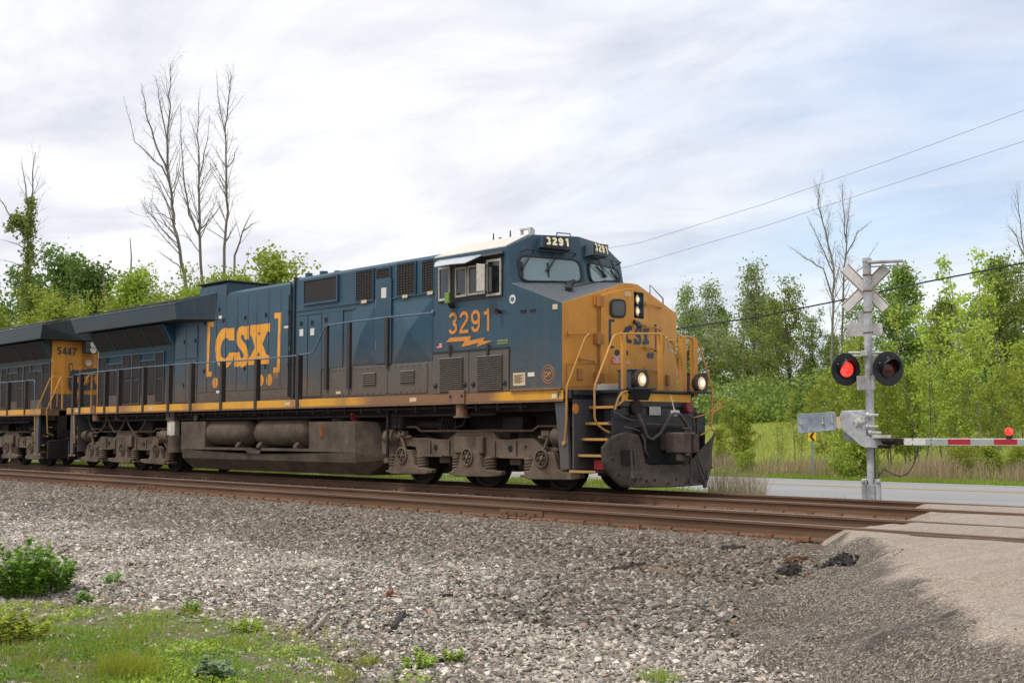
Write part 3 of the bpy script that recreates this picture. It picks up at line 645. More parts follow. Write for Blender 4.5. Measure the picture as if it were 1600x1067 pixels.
# ---------------------------------------------------------------- radiator end, shared (local frame of the lead unit)
XR = -20.45
def rear_end(root, paint, wingm, xfront=-12.9, text_end=None):
    h = MB(); h.pyz([(-.95, 1.75), (-.95, 3.42), (-1.30, 3.96), (-1.0, 4.1), (1.0, 4.1), (1.30, 3.96), (.95, 3.42), (.95, 1.75)], XR+.04, -15.6)
    h.pyz([(-.95, 1.75), (-.95, 4.1), (.95, 4.1), (.95, 1.75)], -15.58, -14.25)
    hood = h.build('radiator_hood', M[paint], root, .012)
    # end wall of the hood
    e = MB(); e.pyz([(-.95, 1.75), (-.95, 4.0), (-.55, 4.0), (-.55, 1.75)], XR-.05, XR+.04); e.pyz([(.95, 1.75), (.95, 4.0), (.55, 4.0), (.55, 1.75)], XR-.05, XR+.04); e.pyz([(-.548, 1.75), (-.548, 4.0), (.548, 4.0), (.548, 1.75)], XR-.02, XR+.04)
    e.mi = 1; e.pyz([(-.96, 1.75), (-.96, 2.30), (.96, 2.30), (.96, 1.75)], XR-.058, XR-.051)
    endw = e.build('hood_end', [M['orange'], M['step_panel']], root, .006)
    # wing
    wv = [(-21.12, -1.55, 4.43), (-14.45, -1.55, 4.43), (-13.3, -.98, 4.64), (-13.3, 0, 4.80), (-21.0, 0, 4.78),
          (-20.85, -1.50, 4.02), (-14.45, -1.50, 4.01), (-13.35, -.96, 3.96), (-13.35, 0, 3.9), (-20.8, 0, 4.02)]
    wg = MB()
    for s in (1, -1):
        vs = [(a, b*s, c_) for a, b, c_ in wv]
        wg.mi = 1; wg.add([vs[i] for i in (0, 1, 2, 3, 4)], [(0, 1, 2, 3, 4)])
        wg.mi = 0
        for f in ((0, 5, 6, 1), (1, 6, 7, 2), (0, 4, 9, 5), (5, 9, 8, 7, 6)): wg.add([vs[i] for i in f], [tuple(range(len(f)))])
    wing = wg.build('radiator_wing', [M[wingm], M['black']], root)
    rs = MB()
    for s in (1, -1):
        for i in range(5):
            a = -20.6+i*1.25; P = [(a, s*.15, 4.805), (a+1.1, s*.15, 4.815), (a+1.1, s*1.25, 4.53), (a, s*1.25, 4.53)]
            rs.prism(P, (0, 0, .03))
    rs.build('radiator_screen', M['screen'], wing)
    lip = MB()
    for s in (1, -1): lip.tube([(-21.12, s*1.553, 4.435), (-14.45, s*1.553, 4.435), (-13.32, s*.98, 4.645)], .012, 5)
    lip.build('wing_lip', M['railblue'], wing)
    # slanted screens under the wing
    for s in (1, -1):
        for i in range(4):
            x0 = -20.2+i*1.12; x1 = x0+1.02; sc_ = MB()
            a0, a1 = (s*.965, 3.46), (s*1.285, 3.94)
            sc_.prism([(x0, a0[0], a0[1]), (x1, a0[0], a0[1]), (x1, a1[0], a1[1]), (x0, a1[0], a1[1])], (0, s*.02, -.012))
            sc_.build('intake_screen', M['screen'], root)
        sp = MB()
        for i in range(5):
            x = -20.26+i*1.12; sp.obox((x, s*1.13, 3.69), (.025, 0, 0), (0, s*.165, .25), (0, s*.02, -.013))
        sp.build('screen_post', M[paint], root)
    # dark grilles and doors of the radiator cabinet (surveyed on the lead unit's right side)
    zz = zm(0, 340, 2.6675)
    G = [(415,443,587,680), (415,443,686,780), (447,477,617,738), (480,510,612,738), (515,543,577,672), (515,543,680,772), (552,580,572,668), (552,580,678,770), (586,612,604,735), (616,645,600,735), (652,680,564,662), (652,680,670,765)]
    for s in (-1, 1):
        for a, b, t_, u_ in G:
            p0 = zz(a, t_); p1 = zz(b, u_); x0, x1, z0, z1 = rect(p0[0], p1[0], p0[1], p1[1])
            gm = MB(); gm.box(x0, x1, *sorted((s*.951, s*.962)), z0, z1)
            for i in range(14):
                z = z0+(z1-z0)*(i+.5)/14; gm.box(x0+.015, x1-.015, *sorted((s*.963, s*.975)), z-.012, z+.012)
            gm.build('radiator_grille', M['grille'], root)
        for a, b, t_, u_ in [(410,447,580,786), (447.5,512,575,612), (512,549,570,780), (549.5,583,566,778), (583.5,648,562,598), (648.5,684,558,772)]:
            p0 = zz(a, t_); p1 = zz(b, u_); x0, x1, z0, z1 = rect(p0[0], p1[0], p0[1], p1[1]); f = MB(); e_ = .035
            for q in ((x0, x1, z1-e_, z1), (x0, x1, z0, z0+e_), (x0, x0+e_, z0+e_, z1-e_), (x1-e_, x1, z0+e_, z1-e_)): f.box(q[0], q[1], *sorted((s*.951, s*.985)), q[2], q[3])
            f.build('grille_frame', M[paint], root)
        for x0, x1, z0, z1 in [(-15.52, -14.92, 3.02, 3.86), (-14.90, -14.3, 3.02, 3.86), (-15.52, -14.92, 1.86, 2.98), (-14.90, -14.3, 1.86, 2.98)]:
            d = MB(); d.box(x0, x1, *sorted((s*.951, s*.968)), z0, z1); d.mi = 1; d.box(x1-.12, x1-.06, *sorted((s*.9685, s*.98)), z0+.4, z0+.5); d.build('hood_door', [M[paint], M['void']], root, .004)
    # coupler, buffer beam, steps and tail pipework at this end
    cp = MB(); cp.box(-21.9, -20.9, -.13, .13, .72, .98); cp.box(-22.25, -21.85, -.22, .16, .68, 1.05); cp.build('coupler', M['under'], root, .03)
    pl = MB(); pl.box(-21.2, -21.1, -1.0, 1.0, .9, 1.78); pl.pyz([(-1.4, .25), (-1.4, .8), (-.5, .95), (.5, .95), (1.4, .8), (1.4, .25)], -21.45, -21.35); pl.build('end_plate', M['under'], root, .02)
    for s in (-1, 1):
        st = MB(); st.pxz([(-20.62, 1.62), (-20.98, 1.62), (-20.98, .36), (-20.80, .36)], s*1.46, s*1.53); st.box(-20.64, -20.60, *sorted((s*.9, s*1.46)), .5, 1.62)
        sw = st.build('step_side', M['step_panel'], root, .01)
        for i in range(5):
            td = MB(); z = .38+i*.28; y = 1.50-.12*i; td.box(-21.10, -20.66, *sorted((s*y, s*(y-.24))), z, z+.03); td.mi = 1; td.box(-21.10, -20.66, *sorted((s*y, s*(y+.012))), z-.005, z+.035)
            td.build('step', [M['under'], M['yellow_rail']], sw)
        hr = MB(); hr.tube([(-20.66, s*1.52, .75), (-20.70, s*1.55, 1.65), (-20.95, s*1.2, 2.75), (-21.0, s*1.1, 2.82), (-21.0, s*.55, 2.82)], .019, 7); hr.tube([(-21.2, s*1.15, .98), (-21.25, s*1.35, 1.05), (-21.25, s*1.4, 1.75), (-21.15, s*.95, 2.75), (-21.1, s*.9, 2.82), (-21.1, s*.30, 2.82)], .019, 7)
        hr.tube([(-21.1, s*.30, 2.82), (-21.1, s*.30, 1.8)], .03, 4); hr.tube([(-21.1, s*.85, 2.80), (-21.1, s*.85, 1.8)], .03, 4)
        hr.build('end_handrail', M['yellow_rail'], root, smooth=True)
    hs = MB()
    for s in (-1, 1):
        for q in (.25, .4, .55): hs.tube([(-21.2, s*q, 1.25), (-21.5, s*q, .95), (-21.9, s*q, .75), (-22.2, s*q, .72)], .025, 6)
    hs.build('air_hose', M['hose'], root)
    return hood, endw

def side_gear(root, x0, x1, stripe='stripe'):
    """deck, sill and underframe"""
    d = MB(); d.box(x0, x1, -1.56, 1.56, 1.74, 1.80); d.box(x0, x1, -1.545, 1.545, 1.60, 1.74); d.build('walkway_deck', M['sill'], root)
    for s in (-1, 1):
        mb = MB(); mb.box(x0, x1, *sorted((s*1.565, s*1.548)), 1.635, 1.798); mb.build('sill_stripe', M[stripe], root)
        lp = MB(); lp.box(x0, x1, *sorted((s*1.575, s*1.53)), 1.595, 1.632); lp.build('sill_edge', M['sill'], root)
    u = MB(); u.box(x0, x1, -.72, .72, 1.14, 1.60)
    u.box(x0, x1, -1.30, -1.10, 1.44, 1.595); u.box(x0, x1, 1.10, 1.30, 1.44, 1.595)
    u.build('underframe', M['under'], root)
    pp = MB()
    for s in (-1, 1):
        pp.tube([(x0+1, s*1.48, 1.53), (x1-1, s*1.48, 1.53)], .022, 6); pp.tube([(x0+1.4, s*1.36, 1.40), (x1-2, s*1.36, 1.40)], .03, 6)
        x = x0+1.5
        while x < x1-1: pp.box(x-.02, x+.02, *sorted((s*1.44, s*1.52)), 1.47, 1.60); x += .62
    pp.build('underframe_pipe', M['under'], root)

# ---------------------------------------------------------------- lead unit
L = tag(empty('locomotive'), 'lead diesel locomotive numbered 3291 with blue cab, orange nose and lit headlights', 'locomotive')
side_gear(L, -21.2, 0.06)
rear_end(L, 'blue', 'wing')
# engine hood and equipment cabinets
h = MB(); h.pyz([(-.95, 1.78), (-.95, 4.80), (-.90, 4.90), (.90, 4.90), (.95, 4.80), (.95, 1.78)], -14.22, -12.88); h.mi = 1; h.pyz([(-.99, 4.903), (-.99, 4.94), (.99, 4.94), (.99, 4.903)], -14.3, -12.8); h.build('exhaust_housing', [M['blue'], M['black']], L, .01)
h = MB(); h.pyz([(-.95, 1.78), (-.95, 4.56), (-.88, 4.63), (.88, 4.63), (.95, 4.56), (.95, 1.78)], -12.875, -9.60); h.build('engine_hood', M['blue'], L, .01)
h = MB(); h.pyz([(-.95, 1.78), (-.95, 4.62), (-.88, 4.69), (.88, 4.69), (.95, 4.62), (.95, 1.78)], -9.56, -3.60); h.build('equipment_hood', M['blue'], L, .01)
# engine hood doors
xs = [XZ(px, 540, HY)[0] for px in (310.5, 324, 338, 352.7, 370, 387, 401, 419.5, 438.5, 456)]
zb = XZ(400, 609, HY)[1]
for i in range(len(xs)-1):
    z1 = 4.50 if xs[i] > -12.9 else 3.93
    d = MB(); d.box(xs[i]+.004, xs[i+1]-.004, -.967, -.9505, zb, z1)
    d.mi = 1
    for zc_ in (zb+.35, (zb+z1)/2, z1-.45): d.box(xs[i+1]-.035, xs[i+1]-.012, -.976, -.9675, zc_-.10, zc_+.10)
    if i % 2 == 0: d.mi = 2; d.box(xs[i+1]-.17, xs[i+1]-.09, -.980, -.9675, zb+.50, zb+.60); d.box(xs[i+1]-.17, xs[i+1]-.09, -.980, -.9675, zb+1.75, zb+1.85)
    d.build('hood_door', [M['blue'], M['railblue'], M['void']], L, .004)
for x0, x1 in zip(xs[:3], xs[1:4]):
    d = MB(); d.box(x0+.004, x1-.004, -.967, -.9505, 3.95, 4.80); d.mi = 1; d.box(x0+.1, x0+.18, -.98, -.9675, 4.15, 4.25); d.build('hood_door', [M['blue'], M['void']], L, .004)
d = MB(); d.box(xs[0], xs[-1], -.968, -.9505, 1.82, zb-.012); d.build('hood_skirt', M['blue'], L, .004)
# big side logo
k5 = zm(300, 470, 7.1125); YL = -.969
def tr(pts): return [on(*k5(a, b), 1, YL) for a, b in pts]
LC = [(472,300),(472,440),(412,440),(398,418),(378,412),(352,430),(332,470),(321,520),(318,570),(325,615),(345,640),(370,640),(395,620),(412,577),(470,572),(466,610),(452,660),(430,705),(402,737),(370,748),(335,745),(300,722),(277,680),(263,620),(258,550),(262,480),(275,415),(300,358),(330,320),(358,303),(385,300),(405,315),(412,305)]
LS = [(632,275),(632,430),(588,430),(578,388),(565,375),(551,380),(545,400),(550,425),(573,455),(600,490),(618,540),(627,600),(622,670),(605,715),(578,738),(550,740),(535,725),(528,715),(525,733),(470,733),(470,575),(532,570),(533,600),(541,630),(555,642),(570,632),(578,608),(572,583),(545,545),(515,508),(497,460),(495,400),(503,340),(520,300),(545,285),(570,281),(590,286),(600,292),(605,280)]
LX = [(648,272),(747,264),(747,354),(731,356),(748,393),(766,352),(750,354),(750,263),(868,248),(868,345),(852,345),(840,340),(785,480),(828,600),(858,602),(858,700),(745,706),(745,610),(761,608),(741,570),(722,612),(742,611),(742,706),(625,715),(628,636),(643,628),(700,520),(665,392),(648,390)]
LB1 = [(172,238),(240,232),(238,285),(205,288),(185,788),(220,787),(219,840),(157,845)]
LB2 = [(918,135),(995,130),(980,795),(903,798),(905,742),(945,738),(962,195),(918,200)]
decal('logo_lettering', [tr(q) for q in (LC, LS, LX)], M['letter'], L); [decal('logo_bracket', [tr(q)], M['letter'], L) for q in (LB1, LB2)]
rz = XZ(*k5(258, 850), YL)[1]-XZ(*k5(258, 912), YL)[1]
dots = []
for a, b in ((258, 912), (346, 902), (765, 885), (860, 880)):
    q = on(*k5(a, b), 1, YL); dots.append(ell(q[0], q[2], rz*1.0, rz, YL))
[decal('logo_dot', [q], M['letter'], L) for q in dots]
q = on(*k5(900, 868), 1, YL); text('trademark_text', 'TM', q, (1,0,0), (0,0,1), .22, .16, M['letter'], L)
# added black strips draw the dark door gaps across the lettering
sm = MB()
for x in xs[1:-1]: sm.box(x-.006, x+.006, -.9745, -.9735, zb+.05, 3.9)
sm.build('door_seam', M['black'], L)
def sticker(name, z, a, b, t_, u_, mat, y=HY, off=-.005):
    p0 = z(a, t_); p1 = z(b, u_); x0, x1, z0, z1 = rect(p0[0], p1[0], p0[1], p1[1], y); m = MB(); m.box(x0, x1, y+off-.002, y+off, z0, z1); return m.build(name, M[mat], L)
for a in ((1025,1073,280,303), (1073,1098,510,548), (300,333,165,200), (270,313,997,1025)): sticker('sticker', k5, *a, 'label_white')
z2 = zm(300, 380, 2.6675)
# corner post between engine hood and equipment hood
m = MB(); m.box(-9.60, -9.56, -.985, .985, 1.8, 4.70); m.tube([(-9.72, -.985, 1.9), (-9.72, -.985, 4.6)], .02, 6); m.tube([(-9.80, -.985, 1.9), (-9.80, -.985, 4.3)], .014, 6); m.build('conduit', M['black'], L)
m = MB(); m.cyl((-9.4, -.70, 4.69), (-9.4, -.70, 4.80), .09, 12); m.cyl((-9.0, -.55, 4.69), (-9.0, -.55, 4.82), .10, 12); m.cyl((-8.5, -.5, 4.69), (-8.5, -.5, 4.79), .08, 12); m.build('roof_vent', M['blue'], L)
def r2(a, b, t_, u_): p0 = z2(a, t_); p1 = z2(b, u_); return rect(p0[0], p1[0], p0[1], p1[1], -.955)
x0, x1, z0, z1 = r2(473, 607, 150, 243); m = MB(); m.box(x0, x1, -.985, -.955, z0, z1); o = m.build('air_intake', M['screen'], L, .006)
f = MB(); ring(f, [np.array(q) for q in ((x0-.05,-.951,z0-.05),(x1+.05,-.951,z0-.05),(x1+.05,-.951,z1+.05),(x0-.05,-.951,z1+.05))], [np.array(q) for q in ((x0,-.951,z0),(x1,-.951,z0),(x1,-.951,z1),(x0,-.951,z1))], (0,-.05,0)); f.build('vent_frame', M['blue'], o)
grid_vent('side_vent', r2(688, 757, 115, 238), -.953, L, 6, 12, frame='blue'); grid_vent('side_vent', r2(773, 828, 107, 147), -.953, L, 5, 4, frame='blue')
grid_vent('side_vent', r2(859, 932, 85, 215), -.953, L, 6, 12, frame='blue'); grid_vent('side_vent', r2(963, 1010, 72, 202), -.953, L, 4, 12, frame='blue')
# panels with a cross-broken (shallow pyramid) face, and the tall door between them
def pyramid(name, r, d=.045):
    x0, x1, z0, z1 = r; m = MB(); y = -.955; c_ = ((x0+x1)/2, y-d, z0+(z1-z0)*.52)
    P = [(x0,y,z0),(x1,y,z0),(x1,y,z1),(x0,y,z1)]
    m.add(P+[c_], [(0,1,4),(1,2,4),(2,3,4),(3,0,4)]); return m.build(name, M['blue'], L)
pyramid('cross_broken_panel', r2(668, 764, 262, 505), .075); pyramid('cross_broken_panel', r2(838, 1003, 240, 500), .11)
x0, x1, z0, z1 = r2(768, 834, 152, 502); m = MB(); m.box(x0, x1, -.985, -.953, z0, z1); m.mi = 1; m.box(x0+.01, x0+.05, -.99, -.9855, z0+.3, z0+.5); m.box(x0+.01, x0+.05, -.99, -.9855, z1-.6, z1-.4); m.mi = 2; m.box(x0+.22, x0+.40, -.989, -.9855, z1-.40, z1-.18); m.build('access_door', [M['blue'], M['railblue'], M['label_white']], L, .006)
for a in ((440,482,305,640), (485,540,300,638), (543,630,285,520)):
    x0, x1, z0, z1 = r2(*a); m = MB(); m.box(x0, x1, -.970, -.952, z0, z1); m.mi = 1; m.box(x0+.12, x0+.22, -.98, -.9705, z1-.22, z1-.12); m.mi = 2; m.box(x0+.10, x0+.26, -.975, -.9705, z1-.46, z1-.30); m.build('access_door', [M['blue'], M['void'], M['label_white']], L, .006)
m = MB(); m.box(-9.5, -3.62, -.975, -.952, XZ(*z2(835,238), HY)[1]+.03, XZ(*z2(835,238), HY)[1]+.055); m.box(-9.5, -7.1, -.975, -.952, XZ(*z2(540,292), HY)[1], XZ(*z2(540,292), HY)[1]+.025); m.build('hood_moulding', M['blue'], L)
for a in ((705,728,237,250), (876,898,215,228), (980,1003,200,214)):
    p0 = z2(a[0], a[2]); p1 = z2(a[1], a[3]); x0, x1, z0, z1 = rect(p0[0], p1[0], p0[1], p1[1], -.99); m = MB(); m.box(x0, x1, -.992, -.990, z0, z1); m.build('sticker', M['label_cream'], L)
# raised equipment cabinet along the walkway
xa = XZ(506, 600, -1.46)[0]; xb = -3.58; zt = XZ(*z2(780, 508), -1.46)[1]
m = MB(); m.box(xa, xb, -1.46, -.98, 1.802, zt); cab_ = m.build('walkway_cabinet', M['cabinet'], L, .01)
cuts = [xa+.02] + [XZ(*z2(a, 560), -1.46)[0] for a in (655, 818, 985)]
for x0, x1 in zip(cuts[:-1], cuts[1:]):
    m = MB(); m.box(x0+.015, x1-.015, -1.472, -1.4605, 1.84, zt-.03)
    m.mi = 1
    for i in range(7):
        xx = x0+.05+(x1-x0-.1)*i/6
        for zz_ in (1.87, zt-.06): m.lathe((xx, -1.472, zz_), (0,-1,0), [(0,.016),(.008,.014)], 6)
    m.build('cabinet_panel', [M['cabinet'], M['under']], cab_, .004)
for a in ((712,767,538,590), (868,928,528,580)):
    p0 = z2(a[0], a[2]); p1 = z2(a[1], a[3]); x0, x1, z0, z1 = rect(p0[0], p1[0], p0[1], p1[1], -1.47); m = MB(); louvre(m, x0, x1, z0, z1, -1.4725, 6, .03); m.build('louvre', M['cabinet'], cab_)
p0 = z2(600, 617); p1 = z2(620, 628); x0, x1, z0, z1 = rect(p0[0], p1[0], p0[1], p1[1], -1.475); m = MB(); m.box(x0, x1, -1.478, -1.4755, z0, z1); m.build('sticker', M['label_cream'], cab_)
# handrails and stanchions
hp = [(113,586.5), (123.7,584.5), (210,575), (302,567.5), (400,562), (465,555.3), (486.5,551.5), (492,547), (508,511), (514,508), (545,503.5), (605,496), (679,488.6)]
m = MB(); m.tube([on(a, b, 1, -1.50) for a, b in hp], .019, 8); q = on(680, 488.5, 1, -1.50); m.lathe(q, (1,0,0), [(-.10,.03),(-.08,.06),(.0,.06),(.02,0)], 10); m.build('handrail', M['railblue'], L, smooth=True)
for px, yt in ((118,585.5), (129,584.5), (168,580), (189,577.5), (228,573.5), (267.5,570.5), (302.5,567.5), (350,564.8), (404,561.3), (469.5,554.5), (510.7,509), (546,503.5), (605,496)):
    x, zt_ = XZ(px, yt, -1.50); lo = 1.60 if px < 500 else 2.02
    if px > 500: lo = zt-.45
    if px > 600: lo = zt-.02
    m = MB(); y = -1.585 if px < 500 else -1.53
    m.pxy([(x-.055, -1.47), (x-.055, y), (x+.055, y), (x+.055, -1.47), (x+.035, -1.47), (x+.035, y+.02), (x-.035, y+.02), (x-.035, -1.47)], lo, zt_)
    m.build('stanchion', M['stan'], L)
# ---- cab
def plane(p0, p1, p2):
    p0, p1, p2 = [np.array(q, float) for q in (p0, p1, p2)]; n = np.cross(p1-p0, p2-p0); n /= np.linalg.norm(n); return p0, n
W_L = (-1.33, -1.51, 3.79); W_C = (-.93, 0, 3.89); W_T = (-1.10, 0, 4.76)
PW, nW = plane(W_L, W_C, W_T)
if nW[0] < 0: nW = -nW
def wx(y, z): return PW[0]-(nW[1]*(y-PW[1])+nW[2]*(z-PW[2]))/nW[0]
def mir(v): return np.array([v[0], -v[1], v[2]])
nWr = mir(nW)
S = {}
for s, tag_ in ((1, 'L'), (-1, 'R')):
    S[tag_] = {k: (v[0], v[1]*s, v[2]) for k, v in dict(
        rb=(-3.60, -1.53, 1.80), ft=(0, -1.53, 1.80), nt=(0, -1.53, 3.33), wl=(-1.33, -1.53, 3.79), ev=(wx(-1.53, 4.47), -1.53, 4.47), re=(-3.60, -1.53, 4.47),
        pk=(wx(-.95, 4.75), -.95, 4.75), pr=(-3.45, -.95, 4.75), rl=(.235, -.20, 3.755)).items()}
bc = (.27, 0, 1.80); tcn = (.27, 0, 3.76); wc = (-.93, 0, 3.89); wt = (wx(0, 4.78), 0, 4.78)
cb = MB()
l, r = S['L'], S['R']
def fc(mi, *p): cb.mi = mi; cb.add(p, [tuple(range(len(p)))])
for q in (l, r):
    fc(0, q['rb'], q['ft'], q['nt'], q['wl'], q['ev'], q['re'])
    fc(0, q['wl'], wc, wt, q['pk'], q['ev'])
    fc(2, q['nt'], q['rl'], tcn, wc, q['wl'])
    fc(1, q['ft'], bc, tcn, q['rl'], q['nt'])
    fc(0, q['ev'], q['pk'], q['pr'], q['re'])
    fc(0, q['rb'], bc, q['ft'])
fc(0, l['pk'], wt, r['pk'], r['pr'], l['pr']); fc(0, l['rb'], l['re'], l['pr'], r['pr'], r['re'], r['rb']); fc(0, l['rb'], bc, r['rb'])
M['nose_top'] = simple('nose_antislip', (.085, .095, .105), .75, .3, 14, 0, .2)
cabo = cb.build('cab', [M['cab_blue'], M['orange'], M['nose_top']], L)
bmx = bmesh.new(); bmx.from_mesh(cabo.data); bmesh.ops.remove_doubles(bmx, verts=bmx.verts, dist=1e-4); bmesh.ops.recalc_face_normals(bmx, faces=bmx.faces); bmx.to_mesh(cabo.data); bmx.free()
# nose lamp recess
nL = np.array([.27*0+1.53, -.27, 0.]); nL = np.array([1.53, -.27, 0.])/np.hypot(1.53, .27); nR = mir(nL); PN = np.array([.27, 0, 0])
uL = np.array([.27, 1.53, 0])/np.hypot(1.53, .27); uR = mir(uL)*-1
kn = zm(920, 430, 7.115)
def NL(a, b, off=0.0): return onp(*kn(a, b), PN+nL*off, nL)
def NR(a, b, off=0.0): return onp(*kn(a, b), PN+nR*off, nR)
a0 = NR(505, 185); a1 = NR(612, 485); c0 = (a0+a1)/2; hw = abs(np.dot(a1-a0, uR))/2; hz = abs(a1[2]-a0[2])/2
c0[2] = (a0[2]+a1[2])/2
cm = MB(); cm.obox(c0, uR*hw, nR*.20, (0,0,hz)); cut(cabo, cm)
bv = cabo.modifiers.new('bevel', 'BEVEL'); bv.width = .018; bv.segments = 2; bv.limit_method = 'ANGLE'; bv.angle_limit = R(12); bv.harden_normals = True
for p in cabo.data.polygons: p.use_smooth = True
m = MB(); m.obox(c0-nR*.165, uR*hw*.96, nR*.012, (0,0,hz*.97)); hb = m.build('headlight_plate', M['black'], L)
for dz in (.46, -.40):
    lc = NR(529, 271 if dz > 0 else 401, -.15); rr = hw*.62
    m = MB(); m.lathe(lc, nR, [(0,rr*1.12),(.05,rr*1.12),(.05,rr),(.012,rr*.9)], 24); o = m.build('headlight', M['railblue'], hb, smooth=True)
    m = MB(); m.lathe(lc+nR*.013, nR, [(0,rr*.98),(.02,rr*.8),(.03,0)], 24); m.build('headlight_lens', M['headlamp'], o, smooth=True)
    m = MB(); m.lathe(lc+nR*.046, nR, [(0,rr*.42),(.012,0)], 16); m.build('headlight_bulb', M['headcore'], o, smooth=True)
# white roof skins
m = MB()
for q in (l, r):
    P = [np.array(q[k]) for k in ('ev', 'pk', 'pr', 're')]; P[0][0] -= .02; P[1][0] -= .12; c_ = sum(P)/4
    m.prism([p+(0,0,.006) for p in P], (0,0,.02))
m.prism([np.array(p)+(0,0,.006) for p in ((l['pk'][0]-.13,-.945,4.75),(l['pk'][0]-.13,.945,4.75),(-3.45,.945,4.75),(-3.45,-.945,4.75))], (0,0,.02))
m.build('cab_roof', M['white_roof'], L)
m = MB(); zr = 4.78
for x in (-2.95, -2.45): m.cyl((x, -.55, zr), (x, -.55, zr+.22), .02, 6, .012)
m.cyl((-2.8, -.5, zr), (-2.8, -.5, zr+.12), .035, 8); m.build('antenna', M['black'], L)
m = MB(); m.box(-1.84, -1.54, -.86, -.78, 4.89, 4.92); m.box(-1.83, -1.80, -.85, -.79, 4.77, 4.89); m.box(-1.60, -1.54, -.86, -.74, 4.77, 4.89); m.build('roof_horn_bracket', M['galv2'], L)
# windshields
k7 = zm(780, 350, 6.667)
def WL(a, b, off=0.0): return onp(*k7(a, b), PW+nW*off, nW)
PWr = np.array(W_C)
def WR(a, b, off=0.0): return onp(*k7(a, b), PWr+nWr*off, nWr)
for fn, nn, P in ((WL, nW, [(180,325),(845,380),(880,612),(215,602)]), (WR, nWr, [(912,395),(1235,480),(1268,606),(942,612)])):
    out_ = rounded([fn(a, b, .006) for a, b in P], .16); inn = shrink(out_, .055)
    g = MB(); g.prism(inn, nn*.012); gl = g.build('windshield', M['wshield'], L)
    g = MB(); ring(g, out_, inn, nn*.03); g.build('window_gasket', M['rubber'], gl, .006)
# number boards with digits
def board(fn, nn, P, T, txt):
    f0 = [fn(a, b, .20) for a, b in P]; m = MB()
    back = [p-nn*.26+(p-sum(f0)/4)*-.05 for p in f0]
    m.add(f0+back, [(0,1,2,3),(7,6,5,4),(0,4,5,1),(1,5,6,2),(2,6,7,3),(3,7,4,0)]); b = m.build('number_board', M['wing'], L, .015)
    m = MB(); inn = rounded(shrink(f0, .07), .05); m.prism([p+nn*.003 for p in inn], nn*.008); m.build('number_board_face', M['numplate'], b)
    t0 = fn(*T[0], .2); t1 = fn(*T[1], .2); t3 = fn(*T[2], .2); u = t1-t0; wid = np.linalg.norm(u); u /= wid; v = np.array([0,0,1.0]); v -= u*np.dot(u, v); v -= nn*np.dot(nn, v); v /= np.linalg.norm(v)
    numerals('number_text', txt, t0+nn*.014, u, v, wid+.03, np.dot(t3-t0, v), .040, M['numdigit'], b, .30)
board(WL, nW, [(432,242),(748,277),(757,138),(452,112)], [(487,218),(716,238),(487,136)], '3291')
board(WR, nWr, [(975,322),(1140,346),(1140,214),(978,192)], [(995,280),(1124,318),(995,202)], '3291')
m = MB(); m.tube([WL(598,118,.06), WL(602,92,.06), WL(738,104,.06), WL(742,132,.06)], .014, 6); m.build('grab_iron', M['railblue'], L)
# wipers with their guard bars
for fn, nn, bars in ((WL, nW, [[(225,292),(285,262),(800,306),(775,338)]]), (WR, nWr, [[(900,378),(985,340),(1268,402),(1215,432)]])):
    m = MB()
    for bp in bars: m.tube([fn(*bp[0], .02), fn(*bp[1], .16), fn(*bp[2], .16), fn(*bp[3], .02)], .013, 6)
    m.build('wiper_guard', M['black'], L)
for fn, nn, A, B, C in ((WL, nW, (350,268), (240,460), ((238,390),(250,545))), (WL, nW, (615,290), (508,480), ((505,405),(518,550))), (WR, nWr, (1010,345), (1100,545), ((1015,440),(1115,555))), (WR, nWr, (1160,385), (1235,580), ((1165,480),(1245,600)))):
    m = MB(); m.tube([fn(*A, .15), fn(*B, .05)], .010, 5); m.tube([fn(A[0]+16, A[1]+2, .15), fn(B[0]+12, B[1], .05)], .008, 5); m.obox(fn(*B, .05), nn*.03, (0,.03,0), (0,0,.02))
    m.tube([fn(*C[0], .035), fn(*C[1], .035)], .014, 5); m.build('wiper', M['black'], L)
nt_n = np.cross(np.array(wc)-np.array(l['nt']), np.array(tcn)-np.array(l['nt'])); nt_n /= np.linalg.norm(nt_n)
if nt_n[2] < 0: nt_n = -nt_n
def NTP(a, b, off=.05): return onp(*k7(a, b), np.array(wc)+nt_n*off, nt_n)
m = MB(); m.tube([NTP(335,640,.0), NTP(335,605,.06), NTP(690,655,.06)], .012, 5); m.tube([NTP(760,655,.06), NTP(1112,590,.06), NTP(1135,600,.05), NTP(1138,632,.0)], .012, 5); m.tube([NTP(1112,590,.06), NTP(1262,590,.06)], .010, 5)
m.prism([NTP(660,600,.05), NTP(795,605,.05), NTP(745,650,.05), NTP(765,690,.05), NTP(688,690,.05), NTP(706,650,.05)], nt_n*.05); m.build('wiper_motor_bracket', M['black'], L)
